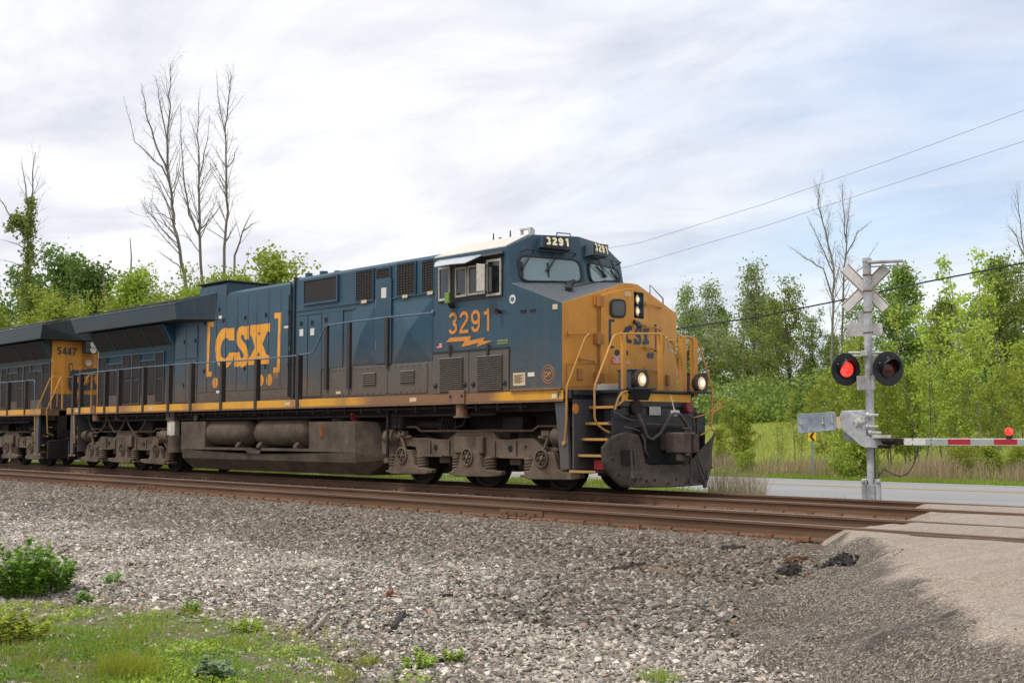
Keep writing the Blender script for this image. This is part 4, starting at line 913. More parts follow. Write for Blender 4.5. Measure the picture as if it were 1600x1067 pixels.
# side windows
k6 = zm(670, 350, 7.115)
def sp(a, b, y=-1.53): return on(*k6(a, b), 1, y)
def quadslab(name, pts, y0, y1, mat, parent, bevel=0):
    m = MB(); P = [sp(a, b, y0) for a, b in pts]; m.prism(P, (0, y1-y0, 0)); return m.build(name, M[mat], parent, bevel)
quadslab('window_surround', [(108,485),(108,880),(300,865),(825,800),(828,372),(640,395),(300,455)], -1.531, -1.545, 'rubber', L)
for nm, P in (('w1', [(118,488),(242,470),(242,845),(118,865)]), ('w2', [(302,490),(428,472),(428,805),(302,825)]), ('w3', [(440,470),(640,440),(640,775),(440,800)]), ('w4', [(650,402),(808,380),(808,790),(650,808)])):
    o3 = [sp(a, b, -1.546) for a, b in P]; i3 = shrink(o3, .055); g = MB(); g.prism(i3, (0, -.006, 0)); wo = g.build('side_window', M['glass'], L)
    g = MB(); ring(g, o3, i3, (0, -.028, 0)); g.build('window_frame', M['gold_frame'], wo, .004)
quadslab('wind_deflector', [(545,440),(635,452),(635,745),(545,755)], -1.72, -1.76, 'gold_frame', L, .01)
m = MB(); m.tube([sp(640,460,-1.55), sp(632,460,-1.73)], .02, 6); m.tube([sp(640,770,-1.55), sp(632,742,-1.73)], .02, 6); m.tube([sp(632,430,-1.73), sp(632,780,-1.73)], .014, 6); m.build('deflector_bracket', M['rubber'], L)
m = MB(); va = [sp(112,412,-1.532), sp(560,350,-1.532), sp(590,352,-1.70), sp(400,440,-1.90), sp(250,452,-1.90), sp(62,482,-1.90), sp(70,440,-1.80)]; m.prism(va, (0, -.005, .012)); m.build('sun_visor', M['silver'], L)
m = MB(); m.prism([sp(560,350,-1.535), sp(822,305,-1.535), sp(822,335,-1.60), sp(600,372,-1.64)], (0, -.01, .02)); m.prism([sp(585,375,-1.535), sp(825,345,-1.535), sp(825,362,-1.535), sp(600,400,-1.535)], (0, -.03, 0)); m.build('visor_track', M['black'], L)
M['green_plate'] = simple('green_reflector', (.15,.27,.04), .45, .25, 20); M['model_green'] = simple('model_plate_green', (.17,.22,.09), .55, .2, 20)
m = MB(); m.prism([sp(192,768,-1.66), sp(243,758,-1.66), sp(245,880,-1.66), sp(196,888,-1.66)], (0,-.05,0)); o = m.build('side_mirror', M['green_plate'], L, .012)
m = MB(); m.tube([sp(220,890,-1.68), sp(240,925,-1.62), sp(262,905,-1.54)], .022, 6); m.lathe(sp(262,905,-1.535), (0,-1,0), [(0,.06),(.05,.06),(.05,0)], 10); m.build('mirror_bracket', M['under'], o)
# cab side lettering, louvred hatch and labels
k8 = zm(660, 460, 5.929)
def c8(a, b, y=-1.534): return on(*k8(a, b), 1, y)
p0 = c8(243, 373); p1 = c8(637, 339); p3 = c8(243, 172); u = (p1-p0)/np.linalg.norm(p1-p0)
numerals('road_number', '3291', p0, (1,0,0), (0,0,1), p1[0]-p0[0]+.02, p3[2]-p0[2], .064, M['number'], L, .28)
decal('lightning_bolt', [[c8(a, b) for a, b in [(217,443),(255,402),(452,387),(440,428),(578,398),(563,432),(655,428),(505,487),(520,450),(362,487),(392,432)]]], M['number'], L)
def lab(name, a, b, t_, u_, mat, y=-1.533, parent=L):
    p0 = k8(a, t_); p1 = k8(b, u_); x0, x1, z0, z1 = rect(p0[0], p1[0], p0[1], p1[1], y); m = MB(); m.box(x0, x1, y-.004, y, z0, z1); return m.build(name, M[mat], parent), (x0, x1, z0, z1)
fo, (x0, x1, z0, z1) = lab('flag_decal', 135, 183, 452, 497, 'label_white')
m = MB(); hgt = z1-z0
for i in range(0, 7, 2): m.box(x0, x1, -1.5385, -1.5375, z0+hgt*i/7, z0+hgt*(i+1)/7)
m.build('flag_stripe', M['label_red'], fo); m = MB(); m.box(x0, x0+(x1-x0)*.42, -1.540, -1.539, z0+hgt*.45, z1); m.build('flag_canton', M['logo_blue'], fo)
eo, (x0, x1, z0, z1) = lab('model_plate', 695, 793, 418, 460, 'model_green'); text('model_text', 'ET44AH', (x0+.02, -1.538, z0+.03), (1,0,0), (0,0,1), x1-x0-.04, z1-z0-.06, M['logo_blue'], eo, .01)
lo_, (x0, x1, z0, z1) = lab('placard', 842, 953, 725, 845, 'label_cream'); m = MB()
for i in range(9): m.box(x0+.03, x1-.03-.05*(i % 3), -1.5385, -1.5375, z1-.05-(z1-z0-.08)*i/9, z1-.038-(z1-z0-.08)*i/9)
m.build('placard_print', M['sill'], lo_)
lab('sticker', 977, 1038, 722, 760, 'label_white'); lab('sticker', 1207, 1252, 90, 138, 'label_cream')
q = c8(835, 45); decal('round_sticker', [ell(q[0], q[2], .085, .085, -1.533)], M['label_white'], L); decal('round_sticker_print', [ell(q[0], q[2], .05, .04, -1.5375)], M['railblue'], L)
for a in ((910,960,140,172), (995,1045,132,165)):
    o, (x0, x1, z0, z1) = lab('vent_plate', *a, 'black'); m = MB()
    for i in range(3): m.box(x0+.02+(x1-x0)*i/3, x0+(x1-x0)*(i+.7)/3, -1.545, -1.5375, z0+.02, z1-.02)
    m.build('vent_slot', M['void'], o)
q = c8(722, 160); m = MB(); m.lathe(q, (0,-1,.0), [(0,.03),(.05,.035),(.09,.055),(.10,.055),(.09,.02)], 14); m.build('marker_lamp', M['under'], L, smooth=True)
q = c8(1165, 740); e0 = [np.array(p) for p in ell(q[0], q[2], .165, .165, -1.533)]; m = MB()
for k_ in (0, .045): ring(m, shrink(e0, k_*1.0), shrink(e0, k_+.009), (0,-.003,0))
o = m.build('round_emblem', M['number'], L); text('emblem_text', 'DP', (q[0]-.08, -1.537, q[2]-.045), (1,0,0), (0,0,1), .16, .09, M['number'], o, .012)
o, (x0, x1, z0, z1) = lab('equipment_hatch', 108, 808, 508, 912, 'cabinet', -1.532)
bpy.data.objects.remove(o); m = MB(); m.box(x0, x1, -1.56, -1.531, z0, z1); o = m.build('equipment_hatch', M['cabinet'], L, .012)
for a in ((160,378,582,895), (508,742,560,885)):
    p0 = k8(a[0], a[2]); p1 = k8(a[1], a[3]); b0, b1, d0, d1 = rect(p0[0], p1[0], p0[1], p1[1], -1.56); m = MB(); louvre(m, b0, b1, d0, d1, -1.561, 17, .035); m.build('louvre', M['cabinet'], o)
m = MB(); xm = c8(440, 700)[0]; m.box(xm-.008, xm+.008, -1.564, -1.5605, z0, z1); m.box(x0, x1, -1.575, -1.5605, z1-.03, z1)
for a, b in ((132,845), (403,832), (482,830), (772,815)): q = c8(a, b); m.lathe((q[0], -1.561, q[2]), (0,-1,0), [(0,.05),(.02,.05),(.03,.02),(.04,0)], 10)
for a in (268, 620): q = c8(a, 510); m.box(q[0]-.03, q[0]+.03, -1.585, -1.5605, q[2]-.12, q[2]+.10)
m.build('hatch_latch', M['black'], o)
m = MB(); x0 = c8(265, 970)[0]; x1 = c8(410, 970)[0]; m.box(x0, x1, -1.60, -1.566, 1.60, 1.86); m.cyl(((x0+x1)/2, -1.45, 1.60), ((x0+x1)/2, -1.45, 1.36), .12, 14); m.cyl(((x0+x1)/2, -1.45, 1.37), ((x0+x1)/2, -1.45, 1.34), .17, 14)
m.mi = 1; m.lathe((x0+.07, -1.601, 1.74), (0,-1,0), [(0,.03),(.004,.03)], 10); m.lathe((x1-.07, -1.601, 1.75), (0,-1,0), [(0,.03),(.004,.03)], 10); m.build('jacking_pad', [M['sill'], M['void']], L, .008)
m = MB(); m.box(-20.0+.55, -20.0+.85, -1.60, -1.566, 1.60, 1.84); m.cyl((-19.3, -1.45, 1.60), (-19.3, -1.45, 1.40), .12, 14); m.build('jacking_pad', M['sill'], L, .008)
m = MB(); x0 = c8(830, 890)[0]; m.box(x0, .03, -1.60, -1.545, 1.80, 1.845); m.build('cab_drip_ledge', M['sill'], L, .006)
o, (x0, x1, z0, z1) = lab('sill_label', 1200, 1240, 925, 960, 'label_white', -1.567)
q = c8(1253, 958, -1.567); text('sill_letter', 'F', (q[0], -1.566, q[2]), (1,0,0), (0,0,1), .08, .11, M['logo_blue'], L, .02)
# stripe label plates
for px in (118, 232, 445, 640):
    q = on(px, 637, 1, -1.566); m = MB(); m.box(q[0], q[0]+.22, -1.569, -1.5665, 1.67, 1.75); m.build('sill_label', M['label_cream'], L)

# ---- nose fittings
m = MB(); dp_ = [NL(a, b, 0) for a, b in [(112,1215),(125,218),(408,148),(487,152),(487,1215)]]; m.prism(dp_, nL*.035); door = m.build('nose_door', M['orange'], L, .012)
m = MB(); wn_ = rounded([NL(a, b, .036) for a, b in [(228,472),(228,262),(407,268),(407,478)]], .12); m.prism(wn_, nL*.03); o = m.build('door_window', M['rubber'], door, .012); m = MB(); m.prism([p+nL*.031 for p in shrink(wn_, .045)], nL*.004); m.build('window_pane', M['glass'], o)
m = MB()
for b in (285, 705, 1140):
    m.obox(NL(112, b, .03), uL*.10, nL*.03, (0,0,.085)); m.cyl(NL(112, b-70, .08), NL(112, b+62, .08), .035, 10)
m.cyl(NL(112, 350, .02), NL(112, 1190, .02), .012, 6); m.build('door_hinge', M['orange_trim'], door)
k9 = zm(860, 420, 2.964)
m = MB(); p0 = onp(*k9(232,558), PN+nL*.04, nL); p1 = onp(*k9(312,540), PN+nL*.04, nL); m.obox((p0+p1)/2, uL*.28, nL*.05, (0,0,.06)); m.build('door_sill', M['label_white'], L, .01)
def nd(pts, off): return [NL(a, b, off) for a, b in pts]
m = MB(); m.prism(nd([(222,490),(285,490),(285,520),(247,520),(247,785),(280,785),(280,812),(222,812)], .037), nL*.003)
m.prism(nd([(478,563),(478,612),(455,612),(436,640),(430,672),(436,705),(452,716),(478,716),(478,757),(440,755),(402,730),(384,685),(383,625),(405,580),(440,562)], .037), nL*.003)
def ndot(fn, nn, uu, a, b, rr, off):
    c_ = fn(a, b, off); return [c_+uu*rr*math.cos(k*.2618)+np.array([0,0,rr*math.sin(k*.2618)]) for k in range(24)]
for a in (313, 410): m.prism(ndot(NL, nL, uL, a, 862, .058, .037), nL*.003)
def nr(pts, off=.002): return [NR(a, b, off) for a, b in pts]
SS = [(x_*.555+236.5 if False else 498+(x_-470)*92/162, 575+(y_-275)*200/465) for x_, y_ in LS]
SX = [(594+(x_-625)*78/243, 588+(y_-248)*185/467) for x_, y_ in LX]
m.prism(nr(SS), nR*.003); m.prism(nr(SX), nR*.003)
m.prism(nr([(728,545),(752,548),(750,850),(728,848),(728,822),(739,822),(739,575),(728,575)]), nR*.003)
for a in (665, 706): m.prism(ndot(NR, nR, uR, a, 893, .058, .002), nR*.003)
m.build('nose_lettering', M['logo_blue'], L)
m = MB(); m.prism(nd([(250,910),(417,915),(417,990),(250,988)], .037), nL*.003); o = m.build('warning_label', M['label_red'], door)
for s_, a, b, wd in (('NO', 285, 942, .14), ('TRESPASSING', 258, 978, .40)):
    p = NL(a, b, .041); text('warning_text', s_, p, uL, (0,0,1), wd, .075, M['label_white'], o, .02, .002)
m = MB(); m.prism(nd([(398,180),(468,186),(468,236),(398,232)], .037), nL*.003); m.build('sticker', M['label_cream'], door)
def grab(fn, nn, A, B, r_=.016, st=.09, mat='yellow_rail', name='grab_iron', base=0.0):
    m = MB(); a0, a1 = fn(*A, base), fn(*A, base+st); b1, b0 = fn(*B, base+st), fn(*B, base); m.tube([a0, a1, b1, b0], r_, 7); m.obox(a0, nn*.015, (0,.03,0), (0,0,.05)); m.obox(b0, nn*.015, (0,.03,0), (0,0,.05)); return m.build(name, M[mat], L)
for b in (325, 572, 808, 1050): grab(NR, nR, (632, b-8), (800, b+28))
n9 = lambda a, b, off=0.0: onp(*k9(a, b), PN+nL*off, nL)
grab(n9, nL, (85,300), (180,298)); grab(n9, nL, (140,415), (205,425))
m = MB(); 
for a, b in ((137,487),): m.obox(n9(a, b, .02), uL*.05, nL*.02, (0,0,.10))
m.obox(onp(*k9(545,515), PN+nR*.02, nR), uR*.05, nR*.02, (0,0,.10)); m.build('nose_latch', M['orange_trim'], L, .01)
m = MB(); P = [n9(a, b, .002) for a, b in ((72,440),(212,438),(212,545),(72,548))]; ring(m, [np.array(p) for p in P], shrink(P, .025), nL*.006); m.build('nose_hatch', M['orange_trim'], L)
m = MB(); m.tube([NR(490,510,.0), NR(545,540,.12), NR(570,575,.16)], .035, 8, .06); m.build('nose_horn', M['black'], L)
m = MB(); q = mir(NL(300, 150)); m.tube([(-.25,1.05,3.62), (-.25,1.05,3.86), (-.1,1.25,3.60), (-.1,1.25,3.5)], .013, 6); m.build('nose_mirror_bar', M['black'], L)

# ---- front platform, steps, pilot and plow
k = zm(860, 560, 4.85)
def FX(a, b, x): return on(*k(a, b), 0, x)
m = MB(); m.box(.30, .90, -.95, .95, 1.74, 1.80); m.box(-.1, .32, -1.5, 1.5, 1.70, 1.79); m.build('front_platform', M['pilot'], L, .008)
m = MB(); m.box(.86, .93, -1.04, .84, 1.50, 1.76); m.box(.80, 1.02, -1.04, .86, 1.755, 1.785); m.box(.5, .9, -1.0, 1.0, .95, 1.50); m.box(.88, .92, -1.22, -.98, .45, 1.42); m.box(.88, .92, .98, 1.22, .45, 1.42)
pil = m.build('pilot', M['pilot'], L, .01)
m = MB(); m.box(.932, .936, -1.02, .80, 1.60, 1.735); m.build('pilot_stripe', M['yellow_stripe'], pil)
m = MB(); m.pxz([((q := XZ(*k(a, b), -1.52))[0], q[1]) for a, b in ((35,335),(120,327),(145,838),(80,838))], -1.53, -1.46); m.box(.19, .23, -1.48, -.90, .42, 1.64); m.mi = 1; m.box(.06, .235, -1.55, -.90, 1.645, 1.795)
bh = m.build('step_side', [M['step_panel'], M['pilot']], L, .01)
q = FX(191, 380, .232); m = MB(); m.prism([(.232, q[1]+.075*math.cos(i*.2618), q[2]+.09*math.sin(i*.2618)) for i in range(24)], (.004,0,0)); m.build('round_decal', M['number'], bh)
m = MB(); m.box(.19, .23, .90, 1.48, .42, 1.64); m.build('step_side', M['step_panel'], L, .01)
for a, b, y_ in ((147,330,848), (212,390,728), (240,402,606), (268,405,487), (295,465,365), (375,485,265)):
    q = FX(a, y_, .24); x1 = .86
    m = MB(); m.box(.24, x1, q[1], q[1]+.26, q[2]-.03, q[2]); m.mi = 1; m.box(.24, x1, q[1]-.014, q[1]-.001, q[2]-.035, q[2]+.008); m.build('step', [M['under'], M['yellow_rail']], bh)
[MB().box(.24, .87, a_, a_+.08, .30, 1.74).build('step_riser', M['under'], bh) for a_ in (-.90, .82)]
m = MB(); m.box(.872, .905, -1.22, -.90, .40, 1.45); m.build('step_end_plate', M['pilot'], bh, .01)
q = FX(300, 770, .5); m = MB(); m.box(.45, .72, q[1]+.15, q[1]+.155, q[2]-.16, q[2]); m.build('red_placard', M['label_red'], bh)
for s in (1,):
    for i in range(5): 
        z = .40+i*.27; m = MB(); m.box(.24, .86, s*(1.5-.11*i), s*(1.25-.11*i), z, z+.03); m.build('step', M['under'], L)
# plow
pu, pv = 33, 15; V = []; F = []
def plow_pt(u, v):
    y = 1.46*u; top = np.interp(u, [-1, -.95, -.88, -.75, -.5, .5, 1], [.80, .94, 1.02, 1.06, .99, .62, 1.05]); zmid = .50
    a = abs(u+.02)
    t_ = min(1, max(0, (a-.40)/.12)); t_ = t_*t_*(3-2*t_); zt_ = zmid+(top-zmid)*t_; zb_ = .13
    z = zb_+(zt_-zb_)*v; zn = (z-.13)/.9
    y *= np.interp(zn, [0, .15, .40, 1], [.76, .86, .98, 1.0]); x = .98+.20*(1-abs(u)**1.5)+.42*(zn-.55)**2-.03*zn
    if u < -.86: x -= (abs(u)-.86)*.8
    if u > .86: x -= (u-.86)*.5
    return (x, y, z)
for i in range(pu):
    for j in range(pv): V.append(plow_pt(-1+2*i/(pu-1), j/(pv-1)))
for i in range(pu-1):
    for j in range(pv-1): a = i*pv+j; F.append([a, a+pv, a+pv+1, a+1])
m = MB(); m.add(V, F); plow = m.build('snow_plow', M['plow'], L, smooth=True, angle=60); sol = plow.modifiers.new('solid', 'SOLIDIFY'); sol.thickness = .03; sol.offset = -1
m = MB()
for i, (u_, v_) in enumerate([(-.9, .25), (-.9, .55), (-.75, .12), (-.4, .3), (0, .3), (.4, .3), (.8, .3), (-.55, .12), (.2, .12), (.6, .12), (-.2, .12)]):
    q = np.array(plow_pt(u_, v_)); m.lathe(q+np.array([.006, 0, 0]), (1, 0, 0), [(0,.022),(.016,.018)], 8)
q0, q1, q2, q3 = [np.array(plow_pt(*w_))+np.array([.012, 0, 0]) for w_ in ((-.80,.42),(-.60,.42),(-.60,.70),(-.80,.70))]; m.prism([q0, q1, q2, q3], (.012, 0, 0)); m.build('plow_bolt_plate', M['under'], plow)
m = MB(); m.tube([np.array(plow_pt(-.84+1.68*i/20, .02))+np.array([.008, 0, 0]) for i in range(21)], .016, 6); m.build('plow_edge_bar', M['coupler'], plow)
m = MB()
for s in (-1, 1): m.pxz([(.6, .35), (.6, 1.15), (1.02, 1.02), (.98, .30)], s*1.1, s*1.06); m.pxz([(.5, .5), (.5, 1.1), (.95, .9), (1.0, .35)], s*.5, s*.46)
m.build('plow_bracket', M['under'], plow)
for P in ([(598,625),(612,700),(618,800),(625,880)], [(628,645),(640,720),(650,800),(658,885)], [(655,650),(672,740),(685,820),(690,885)], [(1110,720),(1135,800),(1160,870),(1185,885)], [(1100,740),(1120,820),(1145,900),(1170,945)], [(1045,690),(1060,800),(1065,880),(1062,930)]):
    m = MB(); pts = [FX(a, b, 1.33-.10*max(0, (a-1000)/180)) for a, b in P]; m.tube(pts, .017, 7); m.lathe(pts[-1], (0,0,-1), [(-.06,.018),(-.05,.035),(.06,.04),(.08,.02),(.08,0)], 8); m.build('air_hose', M['hose'], L, smooth=True)
for P, x, r_ in (([(665,420),(700,500),(730,590),(770,615),(830,570),(870,500),(910,430),(945,415)], 1.15, .030), ([(945,415),(985,430),(1020,480),(1050,540),(1075,580)], 1.15, .030), ([(1045,430),(1080,450),(1090,520),(1080,580)], 1.1, .024), ([(690,570),(715,620),(720,700),(745,745)], 1.1, .018), ([(480,405),(540,440),(620,470),(690,470)], 1.0, .016), ([(720,495),(800,500),(900,500),(1000,510)], 1.05, .014), ([(560,520),(620,530),(680,550)], 1.12, .012)):
    m = MB(); m.tube([FX(a, b, x+.05*math.sin(i*1.3)) for i, (a, b) in enumerate(P)], r_, 8); m.build('jumper_cable', M['hose'], L, smooth=True)
m = MB(); a = FX(945,415,1.15); m.box(a[0]-.03, a[0]+.03, a[1]-.09, a[1]+.09, a[2]-.05, a[2]+.05); m.tube([a, (a[0]-.1, a[1], a[2]+.32)], .012, 5); m.build('cable_hanger', M['galv2'], L, .01)
q = FX(650, 372, .94); m = MB(); m.lathe((.935, q[1], q[2]), (1,0,.0), [(0,.14),(.03,.14),(.05,.10)], 16); m.box(.93, 1.05, q[1]-.2, q[1]+.2, q[2]-.16, q[2]-.13); m.build('jumper_socket', M['under'], pil)
q = FX(1036, 375, .94); m = MB(); m.lathe((.925, q[1], q[2]), (1,0,0), [(0,.10),(.08,.10),(.10,.08),(.10,0)], 16); m.build('red_marker', M['red_dull'], pil)
q = FX(795, 397, .94); m = MB(); m.box(.93, .935, q[1]-.15, q[1]+.15, q[2]-.075, q[2]+.075); m.build('sticker', M['label_grey'], pil)
m = MB(); m.box(.6, 1.18, -.16, .16, .74, 1.02); m.box(1.18, 1.34, -.20, .20, .70, 1.06); m.pxy([(1.34,-.21),(1.62,-.24),(1.70,-.10),(1.60,.02),(1.52,.02),(1.56,.20),(1.34,.22)], .70, 1.06); m.box(1.42, 1.56, -.20, -.08, .56, .70); m.box(1.36, 1.44, .06, .14, .48, .70); m.build('coupler', M['coupler'], L, .03)
m = MB(); m.lathe((1.62, -.12, 1.0), (0,0,1), [(-.34,.05),(.10,.05),(.12,.08),(.14,.08)], 12); m.tube([(1.5,.10,.70),(1.5,.12,.58),(1.46,.14,.52),(1.40,.14,.56)], .022, 7); m.obox((1.66,.02,.88), (.05,0,0), (0,.07,0), (0,0,.15)); m.build('knuckle', M['coupler'], L, .012)
m = MB(); m.box(.9, 1.05, -.62, .62, .50, 1.15); m.build('draft_gear', M['void'], L, .02)
# ditch lights
for a0, a1, t_, u_, lx, ly in ((585,715,85,235,690,160), (1058,1165,112,262,1142,188)):
    p0 = FX(a0, u_, .78); p1 = FX(a1-40, t_, .78); m = MB(); m.box(.55, .86, p0[1], p0[1]+.42, 1.80, p1[2]-.02); m.box(.53, .90, p0[1]-.02, p0[1]+.44, p1[2]-.02, p1[2]); bx_ = m.build('ditch_light_box', M['step_panel'], L, .01)
    c_ = FX(lx-25, ly, .90); c_[0] = .86
    m = MB(); m.lathe(c_, (1,0,0), [(0,.13),(.05,.165),(.10,.175),(.15,.165),(.15,.125),(.12,.12)], 28); o = m.build('ditch_light', M['plow'], bx_, smooth=True)
    m = MB(); m.lathe(c_+np.array([.121,0,0]), (1,0,0), [(0,.122),(.02,.10),(.03,0)], 24); m.build('headlight_lens', M['headlamp'], o, smooth=True)
    m = MB(); m.lathe(c_+np.array([.153,0,0]), (1,0,0), [(0,.062),(.01,0)], 16); m.build('headlight_bulb', M['headcore'], o, smooth=True)
m = MB(); m.box(.86, 1.12, -.86, -.35, 1.79, 1.83); m.prism([(1.02,-.86,1.79),(1.02,-.35,1.79),(.93,-.35,1.62),(.93,-.86,1.62)], (.02,0,0)); m.build('light_shelf', M['pilot'], L, .01)
m = MB(); m.box(.86, 1.10, .62, 1.20, 1.76, 1.80); m.build('light_shelf', M['pilot'], L, .01)
# yellow handrails at the front
m = MB(); m.tube([on(921,521.5,0,.30), on(915,527,0,.26), on(885.5,604,1,-1.56), on(885.2,656,1,-1.56), on(882.5,690,1,-1.52)], .018, 8); m.lathe(on(882,692,1,-1.53), (0,-1,0), [(-.02,.04),(.03,.04)], 10); m.build('step_handrail', M['yellow_rail'], L, smooth=True)
m = MB(); m.tube([on(1033,521.5,0,.86), on(971,521.2,0,.86), on(962,523,0,.86), on(958,527,0,.88), on(930,600,0,1.0), on(928.8,610,0,1.0), on(929,652,0,1.0), on(933,663,0,1.0), on(943,671,0,.97), on(952,676,0,.93)], .018, 8); m.build('step_handrail', M['yellow_rail'], L, smooth=True)
for px0, px1, yb in ((974,973,606), (1031.5,1028.5,606)):
    p = on(px0, 522, 0, .86); m = MB(); m.pxy([(.83, p[1]-.04), (.89, p[1]-.04), (.89, p[1]+.04), (.83, p[1]+.04), (.83, p[1]+.022), (.872, p[1]+.022), (.872, p[1]-.022), (.83, p[1]-.022)], 1.78, p[2]); m.build('handrail_post', M['orange'], L)
p = on(1037,524,0,.86); m = MB(); m.tube([on(1033,521.5,0,.86), on(1038,524,0,.86), on(1038,545,0,.86), on(1035,570,0,.86), on(1034,606,0,.86)], .02, 8); m.tube([on(1041,527,0,.75), on(1052,537,0,.75), on(1060,575,0,.75), on(1064,600,0,.75)], .02, 8); m.tube([on(1042,531,0,.8), on(1056,533,0,.8)], .012, 6); m.build('step_handrail', M['yellow_rail'], L, smooth=True)
for px, yt in ((1066.5,525.5), (1084,529.5)):
    p = on(px, yt, 0, .86); m = MB(); m.pxy([(.81, p[1]-.06), (.90, p[1]-.06), (.90, p[1]+.06), (.81, p[1]+.06), (.81, p[1]+.04), (.88, p[1]+.04), (.88, p[1]-.04), (.81, p[1]-.04)], 1.70, p[2]); m.build('handrail_post', M['orange'], L)
m = MB(); m.tube([on(1062,525,0,.86), on(1075,526,0,.86), on(1088,531,0,.86), on(1092,536,0,.87), on(1112,605,0,.95), on(1113,615,0,.95), on(1110.5,668,0,.95)], .018, 8); m.build('step_handrail', M['yellow_rail'], L, smooth=True)
cpts = [on(1075,527,0,.84), on(1073,545,0,.84), on(1066,556,0,.84)]
def chain(mb, pts, r_=.018, step=.055):
    P = [np.array(p) for p in pts]; d = [0]
    for i in range(1, len(P)): d.append(d[-1]+np.linalg.norm(P[i]-P[i-1]))
    n = max(2, int(d[-1]/step))
    for i in range(n):
        s_ = d[-1]*(i+.5)/n; j = max(k_ for k_ in range(len(d)) if d[k_] <= s_); j = min(j, len(P)-2); f_ = (s_-d[j])/(d[j+1]-d[j]); c_ = P[j]+(P[j+1]-P[j])*f_; t_ = (P[j+1]-P[j]); t_ /= np.linalg.norm(t_)
        s2 = np.cross(t_, (0,1,0) if i % 2 else (.3,0,1)); s2 /= np.linalg.norm(s2)
        mb.tube([c_+t_*.034*math.cos(q)+s2*.02*math.sin(q) for q in [2*math.pi*w_/8 for w_ in range(9)]], .008, 4, cap=False)
m = MB(); chain(m, cpts); chain(m, [on(1040,528,0,.84), on(1048,548,0,.84), on(1056,552,0,.84)]); m.build('safety_chain', M['galv2'], L)
# lift lever loops
m = MB(); m.tube([on(961,640,0,1.02), on(966,622,0,1.08), on(972,613,0,1.10), on(979,611,0,1.12), on(980,618,0,1.12), on(974,626,0,1.1), on(964,634,0,1.04)], .018, 7); m.build('uncoupling_lever', M['yellow_rail'], L, smooth=True)
m = MB(); m.tube([on(1103,662,0,.95), on(1112,660,0,.95), on(1114,640,0,.95), on(1124,625,0,.95), on(1129,628,0,.95), on(1124,638,0,.95), on(1114,645,0,.95)], .018, 7); m.tube([on(1094,680,0,1.0), on(1112,670,0,1.0), on(1118,676,0,1.0)], .016, 6); m.tube([on(1085,652,0,.95), on(1100,648,0,.95), on(1113,640,0,.95)], .014, 6); m.build('uncoupling_lever', M['yellow_rail'], L, smooth=True)
m = MB(); m.tube([FX(465,385,.97), FX(475,440,.99), FX(455,490,.99), FX(440,490,.97)], .014, 6); m.tube([FX(500,330,.97), FX(480,385,.99)], .014, 6); m.build('uncoupling_rod', M['under'], L)

# ---- fuel tank with air reservoirs
m = MB(); m.pyz([(-1.47,.64),(-1.42,.42),(-1.12,.15),(1.12,.15),(1.42,.42),(1.47,.64)], -14.1, -6.35)
tank = m.build('fuel_tank', M['tank'], L)
m = MB(); m.pxz([(-14.12,1.34),(-12.86,1.34),(-12.86,.70),(-10.98,.70),(-10.76,.57),(-10.22,.57),(-10.16,.70),(-8.12,.70),(-8.12,1.30),(-6.35,1.30),(-6.35,.642),(-14.12,.642)], -1.47, -.95); m.build('tank_shelf', M['tank'], tank)
m = MB(); m.box(-14.0, -6.5, -.90, .90, .65, 1.25); m.build('tank_core', M['under'], tank)
m = MB(); m.add([(-6.352,-1.47,1.30),(-6.352,-1.47,.64),(-6.352,-1.42,.42),(-6.352,-1.12,.15),(-6.352,1.12,.15),(-6.352,1.42,.42),(-6.352,1.47,.64),(-6.352,1.47,1.30),(-5.97,-1.15,1.28),(-5.75,-1.0,.50),(-5.75,1.0,.50),(-5.97,1.15,1.28)], [(0,1,9,8),(1,2,9),(2,3,9),(3,4,10,9),(4,5,10),(5,6,10),(6,7,11,10),(7,0,8,11),(8,9,10,11)]); m.build('tank_end', M['tank'], tank)
m = MB(); m.box(-7.7, -7.55, -1.478, -1.4715, .95, 1.25)
for i in range(7): m.box(-7.68, -7.57, -1.486, -1.4785, .97+i*.04, .985+i*.04)
m.build('fuel_gauge', M['rustbit'], tank)
for x0, x1 in ((XZ(323, 675, -1.18)[0], XZ(399, 675, -1.18)[0]), (XZ(406, 675, -1.18)[0], XZ(492, 675, -1.18)[0])):
    ln = x1-x0; m = MB(); m.lathe((x0, -1.14, 1.06), (1,0,0), [(0,0),(.02,.13),(.07,.22),(.15,.285),(.25,.315),(ln-.25,.315),(ln-.15,.285),(ln-.07,.22),(ln-.02,.13),(ln,0)], 32)
    for q in (.26, ln-.30): m.lathe((x0+q, -1.14, 1.06), (1,0,0), [(0,.315),(.004,.323),(.03,.323),(.034,.315)], 32)
    o = m.build('air_reservoir', M['tank'], L, smooth=True, angle=50)
    for q in (.30, ln-.48):
        m = MB(); m.pyz([(-1.455,.702),(-1.455,.76),(-1.30,.90),(-1.12,.90),(-1.12,.702)], x0+q, x0+q+.15); m.build('reservoir_cradle', M['tank'], o, .012)
m = MB(); m.tube([(-10.7,-1.3,1.12),(-10.5,-1.35,1.12),(-10.45,-1.35,1.35),(-10.45,-1.3,1.55)], .03, 8); m.lathe((-10.5,-1.36,1.12),(0,-1,0),[(0,.07),(.06,.07),(.08,.03),(.1,0)],10); m.lathe((-10.5,-1.32,.98),(0,0,-1),[(0,.05),(.1,.05),(.12,.02)],10); m.tube([(-10.6,-1.3,1.25),(-10.35,-1.3,1.25),(-10.3,-1.3,1.0)], .02, 6); m.build('air_valve', M['under'], L, smooth=True)
